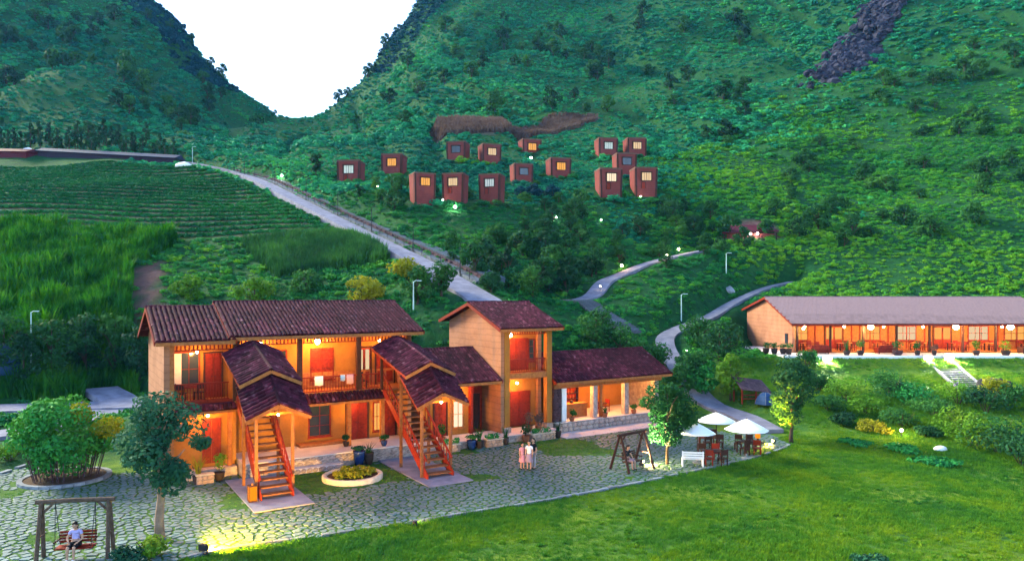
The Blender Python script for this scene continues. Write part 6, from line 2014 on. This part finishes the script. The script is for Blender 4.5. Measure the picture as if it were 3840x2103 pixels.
# spotlights in the lawn
x, y, _ = gp(512, 1392)
floodlight((x, y, 0.03), 2.7, 'dark box spotlight throwing a yellow pool by the broad tree', 7000, (1, .50, .01), 'lamp_glow', -.3, .34, None, 2.2)
x, y, _ = gp(1044, 1322)
floodlight((x, y, 0.03), 2.6, 'tiny spotlight on the lawn edge', 45, (1, .8, .3), 'lamp_glow', .2, .12)
x, y, _ = gp(1679, 1166); x -= 1.7; y -= .9
floodlight((x, y, 0.03), 2.14, 'spotlight shining into the lit tree by the right swing', 8000, (1, .90, .42), 'lamp_glow', .95, .2, None, 1.1)
x, y, _ = gp(1618, 1172)
floodlight((x, y + .4, 0.03), 1.2, 'spotlight on the ground behind the right swing', 900, (1, .72, .25), 'lamp_glow', -.3, .2, None, 2.4)
x, y, _ = gp(1990, 1112); x -= 2.2; y -= .9
floodlight((x, y, ground(x, y) + .03), 2.0, 'spotlight shining into the golden-lit tree', 14000, (1, .44, .03), 'lamp_glow', .95, .2, None, 1.1)
# white floodlights of the restaurant bank
for u, v, lab, pw in ((2080, 908, 'blinding white floodlight left on the restaurant terrace edge', 5000), (2333, 908, 'white floodlight left of the stone steps', 3200), (2386, 903, 'white floodlight right of the stone steps', 4200)):
    x, y, z = at(u, v, 65.6)
    floodlight((x, y, z - .2), 0, lab, pw, (1, .96, .62), 'flood_glow', -.3, .8, 'floodlights along the restaurant terrace', 2.4)
# garden lamp in the shrubs
x, y, z = hit(2268, 1102, 30)
gl = thing('garden_lamp', 'small warm garden lamp among the shrubs', 'lamp', (x, y, z))
MB().tube([(0, 0, -.1), (0, 0, .45)], .03, 6).build('post', 'iron', gl)
MB().ball((0, 0, .52), .1, 8, 6).build('globe', 'lamp_glow', gl)
point_light((0, -.15, .75), 160, (1, .6, .2), .1, gl)
x, y, z = hit(2366, 1138, 30)
o = MB().ball((0, 0, .12), .36, 9, 6, (1.2, .9, .6)).build('boulder', 'white_paint', None, True); o.location = (x, y, z); tag(o, 'pale rounded stone beside the largest shrub', 'stone')
x, y, z = hit(2502, 985, 40)
bo = bpy.data.objects.new('boulder', None)
mbb = MB().ball((0, 0, .35), 1.2, 16, 10, (1.1, .8, .55)).ball((-.8, 0, .5), .55, 10, 8, (1, .9, .8)).ball((.7, .1, .35), .75, 12, 8, (1.1, .9, .7))
mbb.v = [(a + .12 * math.sin(7 * b + 3 * c), b + .1 * math.sin(5 * a), c + .1 * math.sin(6 * a + 4 * b)) for a, b, c in mbb.v]
mat('black_rock', (.03, .03, .035), (.012, .012, .016), .8, 4, .8, 9)
o = mbb.build('boulder', 'black_rock', None, True); o.location = (x, y, z); tag(o, 'black humped boulder on the bank right of the stone steps', 'stone')

# ------------------------------------------------------------------ stone steps
def stair_run(name, label, a, b, n, w, m, side_kerb=True, drape=None):
    a, b = Vector(a), Vector(b)
    d = (b - a); L = math.hypot(d.x, d.y); ang = math.atan2(d.y, d.x)
    t = thing(name, label, 'steps', a, ang)
    st = MB().box(0, L / n + .05, -w / 2, w / 2, -.28, 0).mesh('step', m)
    for i in range(n):
        q_ = (i + .5) / n
        zz_ = (i + .5) * d.z / n if drape is None else max((i + .5) * d.z / n, ground(a.x + d.x * q_, a.y + d.y * q_) - a.z + drape)
        inst('step', st, t, (i * L / n, 0, zz_))
    if side_kerb:
        for sy in (-1, 1):
            MB().bar((0, sy * (w / 2 + .1), .02), (L, sy * (w / 2 + .1), d.z + .02), .18, .25).build('kerb', 'concrete', t)
    return t
p_top = at(2362, 909, 65.8); p_bot = hit(2448, 990, 50)
stair_run('stone_steps', 'grey stone steps leading down from the restaurant terrace', (p_top[0], p_top[1], p_top[2]), (p_bot[0], p_bot[1], p_bot[2] + .1), 16, 1.9, 'dark_stone')
pa = at(1398, 752, 80); pb = hit(1590, 852, 60)
stair_run('stone_steps', 'wide blue-grey stone stairway descending behind the tower', (pa[0], pa[1], ground(pa[0], pa[1]) + .35), (pb[0], pb[1], pb[2] + .4), 34, 2.6, 'dark_stone', False, .45)

# ------------------------------------------------------------------ concrete road furniture
P, wd = RLINE['concrete_road']
d = np.gradient(P[:, :2], axis=0); d /= np.linalg.norm(d, axis=1)[:, None]
nr = np.stack([d[:, 1], -d[:, 0]], 1)
if nr[len(nr) // 2, 0] < 0: nr = -nr
# retaining wall of dark stone on the uphill side
a0 = int(len(P) * .22)
sw = thing('stone_wall', 'dark stone retaining wall with pale coping beside the concrete road', 'wall', (0, 0, 0))
def side_strip(o0, o1, z0, z1, name, m, parent, i0, i1):
    mb = MB(); n = 0
    for i in range(i0, i1):
        A_, B_ = P[i, :2] + nr[i] * o0, P[i, :2] + nr[i] * o1
        mb.v += [(A_[0], A_[1], P[i, 2] + z0), (B_[0], B_[1], P[i, 2] + z0), (B_[0], B_[1], P[i, 2] + z1), (A_[0], A_[1], P[i, 2] + z1)]
        n += 1
    for i in range(n - 1):
        k = 4 * i
        mb.f += [(k, k + 1, k + 5, k + 4), (k + 1, k + 2, k + 6, k + 5), (k + 2, k + 3, k + 7, k + 6), (k + 3, k, k + 4, k + 7)]
    mb.f += [(3, 2, 1, 0), (4 * n - 4, 4 * n - 3, 4 * n - 2, 4 * n - 1)]
    return mb.build(name, m, parent)
i1 = len(P) - 6
mat('coping_stone', (.060, .085, .115), (.03, .045, .065), .9, 2, .4)
side_strip(3.3, 3.75, -.6, .42, 'wall', 'stone_dark_red', sw, a0, i1)
side_strip(3.76, 5.5, .0, .5, 'coping', 'coping_stone', sw, a0, i1)
side_strip(2.2, 3.28, -.5, .12, 'gutter', 'dark_stone', sw, a0, i1)
bl_me = [MB().box(-.5, .5, -.06, .02, -.5, .5).mesh('stone', 'stone_dark_red')]
for i in range(a0, i1 - 1):
    for j in range(2):
        p = P[i, :2] + nr[i] * 3.3
        inst('stone', bl_me[0], sw, (p[0] + random.uniform(-.1, .1), p[1], P[i, 2] + .06 + j * .22), (0, 0, math.atan2(d[i, 1], d[i, 0])), (random.uniform(.7, 1.0), 1.6, .18))
# rail fence on the wall and kerb wall on the field side
fc = thing('rail_fence', 'thin dark rail fence along the wall of the concrete road', 'fence', (0, 0, 0))
pm = MB().box(-.03, .03, -.03, .03, 0, 1.0).mesh('post', 'iron')
for i in range(a0, i1, 2):
    p = P[i, :2] + nr[i] * 2.05
    inst('post', pm, fc, (p[0], p[1], P[i, 2]))
for zz in (.5, .95):
    mb = MB().tube([(P[i, 0] + nr[i, 0] * 2.05, P[i, 1] + nr[i, 1] * 2.05, P[i, 2] + zz) for i in range(a0, i1)], .025, 5)
    mb.build('rail', 'iron', fc)
kw = thing('kerb_wall', 'low pale kerb wall on the field side of the concrete road', 'wall', (0, 0, 0))
side_strip(-2.3, -2.05, -.5, .5, 'kerb', 'concrete', kw, a0 - 6, i1)
# lamp posts
def lamp_post(loc, h, label, m='iron', arm=0.5, rz=0.0, group=None, r=.05):
    t = thing('lamp_post', label, 'lamp post', loc, rz, group)
    MB().tube([(0, 0, -.3), (0, 0, h * .6), (0, 0, h)], [r * 1.2, r, r * .7], 7).build('pole', m, t)
    if arm:
        MB().tube([(0, 0, h - .05), (arm * .6, 0, h + .1), (arm, 0, h + .08)], r * .5, 6).build('arm', m, t)
        MB().box(arm - .05, arm + .3, -.08, .08, h + .03, h + .11).build('lamp_head', m, t)
    return t
for i, q in enumerate((.27, .38, .5, .6, .7, .8, .9)):
    j = int(len(P) * q); p = P[j, :2] + nr[j] * 2.1
    lamp_post((p[0], p[1], P[j, 2]), 3.2, ['dark thin lamp post at the top bend of the concrete road', 'dark lamp post second from the top bend', 'dark lamp post third from the top bend', 'dark lamp post midway down the concrete road', 'dark lamp post fifth from the top bend', 'dark lamp post second from the bottom of the concrete road', 'dark lamp post at the bottom of the concrete road'][i], 'iron', .3, 0, 'dark lamp posts along the concrete road')
mat('galvanised', (.45, .62, .58), (.38, .52, .50), .5, 4, spec=.4)
for u, vb, vt, lab in ((1040, 785, 712, 'pale lamp post behind the guesthouse ridge'), (1714, 812, 747, 'pale lamp post inside the bend of the winding road'), (1827, 692, 640, 'pale lamp post high above the winding road'), (78, 962, 812, 'tall pale lamp post at the left edge below the cane'), (484, 415, 375, 'tiny pale lamp post at the top of the concrete road')):
    x, y, z = hit(u, vb, 54)
    lamp_post((x, y, z), (vb - vt) / FPX * y, lab, 'galvanised', .4, 0, 'pale lamp posts', .06)
# small lights scattered along the hillside paths
for i, (u, v, col, sc_) in enumerate([(709, 448, 'flood_glow', .12), (990, 428, 'flood_glow', .16), (1145, 530, 'flood_glow', .14), (1336, 402, 'flood_glow', .15), (1400, 555, 'flood_glow', .08), (1512, 562, 'flood_glow', .06), (1620, 570, 'flood_glow', .06), (1888, 597, 'flood_glow', .1), (1906, 595, 'flood_glow', .1),
        (1564, 678, 'lamp_glow', .12), (1678, 655, 'lamp_glow', .12), (1707, 636, 'lamp_glow', .12), (1510, 735, 'lamp_glow', .06), (1114, 510, 'flood_glow', .07), (1612, 500, 'flood_glow', .07), (950, 475, 'lamp_glow', .06), (1727, 902, 'flood_glow', .05)]):
    x, y, z = hit(u, v + 6, 54)
    t = thing('path_lamp', ['path lamp at the top bend of the road', 'white lamp at the foot of the second cabin', 'white lamp on the slope below the lowest left cabins', 'white lamp above the low dark cabin', 'small light in the scrub, leftmost of three', 'small light in the scrub, middle of three', 'small light in the scrub, rightmost of three', 'left white lamp before the maroon shelter', 'right white lamp before the maroon shelter', 'lowest warm lamp of the lit path', 'middle warm lamp of the lit path', 'highest warm lamp of the lit path', 'faint warm lamp at the start of the lit path', 'small lamp at the door of the middle left cabin', 'small lamp between the tall right cabins', 'small lamp below the lone cabin', 'tiny light on the bank below the restaurant gable'][i], 'lamp', (x, y, z), 0, 'path lamps on the hillside')
    MB().tube([(0, 0, -.2), (0, 0, .7)], .03, 5).build('post', 'iron', t)
    MB().ball((0, 0, .7 + sc_), sc_ * 1.2, 8, 6).build('globe', col, t)
    if col == 'lamp_glow' and sc_ > .1: point_light((0, -.2, 1.2), 90, (1, .5, .12), .1, t)
    elif sc_ > .11: point_light((0, -.3, 1.1), 30, (1, .85, .6), .1, t)

# ------------------------------------------------------------------ far sheds, heaps, shelters
def shed(name, label, a, b, depth, h, wallm, roofm, open_=False):
    a, b = Vector(a), Vector(b); d = b - a; L = math.hypot(d.x, d.y)
    t = thing(name, label, 'shed', a, math.atan2(d.y, d.x))
    k = d.z / L
    def q(x, y, z): return (x, y, z + k * x)
    mb = MB()
    mb.add([q(0, 0, -1), q(L, 0, -1), q(L, depth, -1), q(0, depth, -1), q(0, 0, h), q(L, 0, h), q(L, depth, h), q(0, depth, h)], [(0, 1, 5, 4), (1, 2, 6, 5), (2, 3, 7, 6), (3, 0, 4, 7), (4, 5, 6, 7)])
    mb.build('wall', wallm, t)
    r = MB().add([q(-.3, -.4, h + .02), q(L + .3, -.4, h + .02), q(L + .3, depth / 2, h + .9), q(-.3, depth / 2, h + .9), q(-.3, depth + .4, h + .02), q(L + .3, depth + .4, h + .02),
                  q(-.3, -.4, h - .1), q(L + .3, -.4, h - .1)], [(0, 1, 2, 3), (3, 2, 5, 4), (6, 7, 1, 0), (0, 3, 4), (1, 5, 2)])
    r.build('roof', roofm, t)
    return t
mat('roof_maroon', (.10, .012, .022), (.06, .008, .015), .7, 4, rnd=.1)
mat('roof_blue_grey', (.028, .036, .07), (.016, .02, .045), .6, 4)
mat('wall_dark', (.035, .022, .04), (.02, .012, .025), .8, 4)
mat('tarp_blue', (.02, .06, .15), (.012, .04, .11), .6, 4)
mat('tarp_black', (.004, .006, .008), (.002, .003, .004), 1.0, 3, spec=0.0)
a = hit(95, 400, 120); b = hit(440, 416, 120)
shed('long_shed', 'long low dark shed along the top of the tea field', (a[0], a[1], a[2]), (b[0], b[1], b[2]), 3.2, 1.3, 'wall_dark', 'roof_blue_grey')
a = hit(-60, 396, 120); b = hit(66, 398, 120)
shed('red_shed', 'red-roofed shed at the left end of the tea field', (a[0], a[1], a[2]), (b[0], b[1], b[2]), 3.4, 1.2, 'roof_maroon', 'roof_maroon')
def heap(u, v, w, h, m, label, cat='heap', name='covered_heap', d0=54):
    x, y, z = hit(u, v, d0)
    mb = MB().lathe([(w / 2, -.2), (w * .42, h * .35), (w * .25, h * .78), (w * .06, h)], 12)
    mb.v = [(p[0] * (1 + .12 * math.sin(9 * p[1])), p[1] * .7 + .1 * math.sin(6 * p[0]), p[2] + .05 * math.sin(8 * p[0])) for p in mb.v]
    o = mb.build(name, m, None, True); o.location = (x, y, z); return tag(o, label, cat)
heap(70, 386, 3.4, 1.1, 'white_cloth', 'white covered heap beside the red-roofed shed')
heap(170, 394, 1.2, .4, 'white_cloth', 'small white heap before the long shed')
heap(598 / 1.4907 + 5, 411, 1.4, .4, 'white_cloth', 'small white heap at the right end of the long shed')
heap(462, 420, 3.6, .8, 'white_cloth', 'white heap where the concrete road begins')
heap(6, 955, 4.0, 2.6, 'tarp_blue', 'blue-grey covered mound at the left edge', d0=54)
heap(1835, 735, 1.6, .8, 'grey_stone', 'pile of pale stones beside the winding road')
# maroon shelter on the slope
x, y, z = hit(1888, 604, 80)
ms = thing('shelter', 'low maroon shelter cut into the slope with two white lamps', 'shelter', (x, y, z), -.15)
MB().add([(-4.3, 0, 1.0), (4.3, 0, 1.25), (3.2, 3.4, 2.5), (-2.4, 3.4, 2.5), (-4.3, 0, .9), (4.3, 0, 1.15), (3.2, 3.4, 2.4), (-2.4, 3.4, 2.4)], [(0, 1, 2, 3), (7, 6, 5, 4), (0, 4, 5, 1), (1, 5, 6, 2), (3, 2, 6, 7), (0, 3, 7, 4)]).build('roof', 'roof_maroon', ms)
MB().box(-3.6, 3.6, .5, 3.2, -.8, .88).build('wall', 'red_earth', ms)
for xx in (-3.9, -1.3, 1.3, 3.9): MB().box(xx - .08, xx + .08, .05, .21, -.6, .95).build('post', 'wood_dark', ms)
# little roofed stall with red frame and a blue tent beside it
x, y, z = hit(1893, 1010, 45)
stl = thing('play_hut', 'small hut with slanting purple-brown roof and red frame', 'hut', (x, y, z), .15)
MB().add([(-1.3, -.7, 1.05), (1.3, -.7, .75), (1.3, 1.0, 1.55), (-1.3, 1.0, 1.9), (-1.3, -.7, .98), (1.3, -.7, .68), (1.3, 1.0, 1.48), (-1.3, 1.0, 1.83)], [(0, 1, 2, 3), (7, 6, 5, 4), (0, 4, 5, 1), (1, 5, 6, 2), (2, 6, 7, 3), (3, 7, 4, 0)]).build('roof', 'stone_dark_red', stl)
for xx, yy, hh in ((-1.2, -.6, .98), (1.2, -.6, .68), (-1.2, .9, 1.76), (1.2, .9, 1.42), (0, -.6, .84)):
    MB().box(xx - .05, xx + .05, yy - .05, yy + .05, -.2, hh).build('post', 'wood_red', stl)
for z_ in (.2, .5): MB().box(-1.2, 1.2, -.62, -.58, z_, z_ + .07).build('rail', 'wood_red', stl)
x, y, z = hit(1926, 1024, 45)
tn = thing('tent', 'small blue dome tent beside the hut', 'tent', (x, y, z), .2)
mb = MB().lathe([(.95, 0), (.86, .3), (.6, .68), (.25, .88), (.02, .93)], 6)
mb.build('canopy', 'tarp_blue', tn)
for i in range(3):
    a = i * math.pi / 3
    MB().tube([(math.cos(a) * r, math.sin(a) * r, zz) for r, zz in ((.97, 0), (.88, .31), (.62, .7), (.26, .9), (-.26, .9), (-.62, .7), (-.88, .31), (-.97, 0))], .015, 5).build('tent_pole', 'grey_stone', tn)

# ------------------------------------------------------------------ people
mat('skin', (.46, .26, .18), (.40, .22, .15), .6, 3)
mat('hair', (.012, .009, .008), (.02, .015, .012), .45, 8)
mat('cloth_lilac', (.42, .38, .68), (.34, .30, .58), .9, 6)
mat('cloth_white', (.72, .72, .78), (.6, .6, .68), .9, 6)
mat('cloth_pink', (.70, .30, .34), (.55, .22, .26), .9, 6)
mat('cloth_mauve', (.34, .24, .32), (.26, .18, .25), .9, 6)
mat('cloth_black', (.015, .015, .02), (.01, .01, .014), .9, 6)
mat('cloth_grey', (.33, .30, .33), (.25, .23, .26), .9, 6)
def skin_obj(name, chains, m, parent, root=0, sub=2):
    """chains: list of lists of (point, radius); chains share a vertex when the points coincide"""
    vid, V, R, E = {}, [], [], []
    for ch in chains:
        prev = None
        for p, r in ch:
            key = tuple(round(c, 4) for c in p)
            if key not in vid:
                vid[key] = len(V); V.append(p); R.append(r)
            i = vid[key]
            if prev is not None and prev != i: E.append((prev, i))
            prev = i
    me = bpy.data.meshes.new(name); me.from_pydata(V, E, [])
    o = bpy.data.objects.new(name, me); link(o, parent)
    md = o.modifiers.new('skin', 'SKIN'); md.use_smooth_shade = True
    if not me.skin_vertices: me.skin_vertices.new(name='skin')
    for i, r in enumerate(R):
        rr = r if hasattr(r, '__len__') else (r, r)
        me.skin_vertices[0].data[i].radius = rr
    me.skin_vertices[0].data[root].use_root = True
    sb = o.modifiers.new('smooth', 'SUBSURF'); sb.levels = sub; sb.render_levels = sub
    me.materials.append(MATS[m])
    return o
def person(loc, rz, label, top, bottom, pose='stand', scale=1.0, skirt=False, long_hair=True, group=None):
    t = thing('person', label, 'person', loc, rz, group)
    t.scale = (scale,) * 3
    if pose == 'stand':
        hip, kn, an = (0, 0, .88), .48, .07
        legs = [[((0, 0, .92), (.15, .10)), ((s * .09, 0, .84), .085), ((s * .10, -.01, .48), .06), ((s * .10, .015, .08), .04), ((s * .105, -.11, .035), (.04, .028))] for s in (-1, 1)]
        torso = [((0, 0, .92), (.15, .10)), ((0, .005, 1.1), (.125, .085)), ((0, 0, 1.3), (.155, .095)), ((0, .0, 1.40), (.10, .07)), ((0, 0, 1.47), .048), ((0, -.01, 1.54), .05)]
        sh, el, wr = 1.37, 1.09, .86
        arms = [[((0, .0, 1.40), (.10, .07)), ((s * .17, 0, sh), .055), ((s * .22, .01, el), .042), ((s * .21, -.05, wr), .03)] for s in (-1, 1)]
        hands = [(s * .21, -.05, wr, s) for s in (-1, 1)]
        head = (0, -.015, 1.62); hz_ = 0
    else:   # sitting: seat at z = .45, feet forward (-y)
        legs = [[((0, .05, .56), (.15, .11)), ((s * .09, -.05, .54), .085), ((s * .11, -.42, .52), .062), ((s * .11, -.44, .12), .042), ((s * .115, -.56, .06), (.04, .028))] for s in (-1, 1)]
        torso = [((0, .05, .56), (.15, .11)), ((0, .08, .74), (.125, .09)), ((0, .08, .94), (.155, .095)), ((0, .06, 1.03), (.10, .07)), ((0, .04, 1.10), .048), ((0, .01, 1.16), .05)]
        arms = [[((0, .06, 1.03), (.10, .07)), ((s * .17, .06, 1.0), .055), ((s * .27, -.02, .76), .042), ((s * .16, -.20, .66), .03)] for s in (-1, 1)]
        hands = [(s * .16, -.20, .66, s) for s in (-1, 1)]
        head = (0, -.02, 1.24); hz_ = .25
    body = skin_obj('body', [torso] + legs + arms, 'skin', t)
    # clothing: slightly larger shells over the body
    g_ = .014
    up = [[(p, tuple(c + g_ for c in (r if hasattr(r, '__len__') else (r, r)))) for p, r in torso[:4]]]
    for a in arms: up.append([(p, tuple(c + g_ for c in (r if hasattr(r, '__len__') else (r, r)))) for p, r in a[:2]] + [(tuple((a[1][0][i] + a[2][0][i]) / 2 for i in range(3)), (.062, .062))])
    skin_obj('shirt', up, top, t)
    k_ = 3 if skirt else 4
    lo = [[(p, tuple(c + g_ for c in (r if hasattr(r, '__len__') else (r, r)))) for p, r in l[:(3 if skirt else 4)]] for l in legs]
    if pose != 'stand' : lo = [[q for q in l[:3]] for l in lo]
    skin_obj('skirt' if skirt else 'trousers', lo, bottom, t)
    if skirt and pose == 'stand':
        MB().lathe([(.15, .95), (.19, .75), (.25, .50), (.24, .49), (.14, .93)], 14, cap=False).build('skirt_hem', bottom, t, True)
    # head with face, hair
    hd = MB().ball((0, 0, 0), .105, 14, 10, (.86, 1.0, 1.18))
    hd.ball((0, -.105, -.01), .018, 6, 5, (.8, 1.1, 1.3))
    for s in (-1, 1): hd.ball((s * .09, .01, -.005), .022, 6, 5, (.5, 1, 1.4))
    ho = hd.build('head', 'skin', t, True); ho.location = head; ho.rotation_euler = (hz_, 0, 0)
    ey = MB()
    for s in (-1, 1): ey.ball((s * .036, -.094, .012), .012, 6, 5)
    ey.build('eye', 'hair', ho, True)
    MB().ball((0, -.095, -.055), .02, 8, 5, (1.2, .35, .3)).build('mouth', 'pink_cloth', ho, True)
    ha = MB().ball((0, .02, .025), .116, 14, 10, (.90, 1.0, 1.12))
    ha.v = [(a, max(b, -.07 if c > .05 else .0), c) for a, b, c in ha.v]
    if long_hair: ha.tube([(0, .075, .03), (0, .11, -.10), (0, .105, -.24)], [.085, .08, .03], 9)
    ha.build('hair', 'hair', ho, True)
    # hands: palm, four fingers, thumb
    for hx, hy, hzz, s in hands:
        dn = (0, -.25, -1) if pose == 'stand' else (-s * .5, -.8, -.35)
        dn = Vector(dn).normalized(); sd = Vector((0, -1, 0)) if pose == 'stand' else Vector((s * .8, -.5, 0)).normalized()
        base = Vector((hx, hy, hzz)); palm = base + dn * .07
        ch = [[(tuple(base), .028), (tuple(palm), (.03, .018))]]
        for i in range(4):
            r0 = palm + sd * (.027 - .018 * i)
            L = (.065, .075, .07, .055)[i]
            curl = Vector((-s * .4, 0, 0)) if pose == 'stand' else Vector((0, .2, -.5))
            ch.append([(tuple(palm), (.03, .018)), (tuple(r0 + dn * .02), .009), (tuple(r0 + dn * (.02 + L * .5)), .0085), (tuple(r0 + dn * (.02 + L * .85) + curl * .03), .007)])
        th0 = base + dn * .03 + sd * .03
        ch.append([(tuple(base), .028), (tuple(th0), .011), (tuple(th0 + dn * .03 + sd * .02), .009), (tuple(th0 + dn * .055 + sd * .022), .0075)])
        skin_obj('hand', ch, 'skin', t, 0, 1)
    if pose != 'stand' or True:
        for s in (-1, 1):
            a_ = legs[0 if s < 0 else 1][-2][0]
            MB().ball((a_[0], a_[1] - .05, a_[2] - .045), .06, 10, 6, (.75, 1.75, .62)).build('shoe', 'cloth_black' if top != 'cloth_lilac' else 'white_paint', t, True)
    return t
gx1 = gp(1314, 1180); person((gx1[0], gx1[1], 0.02), .5, 'person in a pink top, leftmost of the group of three on the plaza', 'cloth_pink', 'cloth_pink', scale=.86, skirt=True)
gx1 = gp(1331, 1182); person((gx1[0], gx1[1], 0.02), -.3, 'person in a lilac-white top, middle of the group of three', 'cloth_white', 'cloth_mauve', scale=.95, skirt=True)
gx1 = gp(1342, 1180); person((gx1[0], gx1[1] + .1, 0.02), -.8, 'taller person in dark and grey, rightmost of the group of three', 'cloth_black', 'cloth_grey', scale=1.0)
c_, s_ = math.cos(.18), math.sin(.18)
person((SWL[0], SWL[1] - .02, 0.0), .18, 'person in a lilac shirt sitting on the log swing', 'cloth_lilac', 'cloth_black', 'sit', 1.0)
person((SWR[0] - .25, SWR[1] - .1, 0.0), TH + .12, 'person in dark clothes sitting on the A-frame swing', 'cloth_black', 'cloth_mauve', 'sit', 1.0)
# ------------------------------------------------------------------ air
hz = MB().box(-358, 326, -58, 494, -6, 330).build('haze')
tag(hz, kind='stuff')
_m, _nt, _o = new_mat('haze')
_v = _nt.nodes.new('ShaderNodeVolumePrincipled')
_v.inputs['Color'].default_value = (0.12, 0.46, 1.0, 1)
_v.inputs['Density'].default_value = 0.00010
_v.inputs['Anisotropy'].default_value = 0.2
_nt.links.new(_v.outputs[0], _o.inputs['Volume'])
hz.data.materials.append(_m)
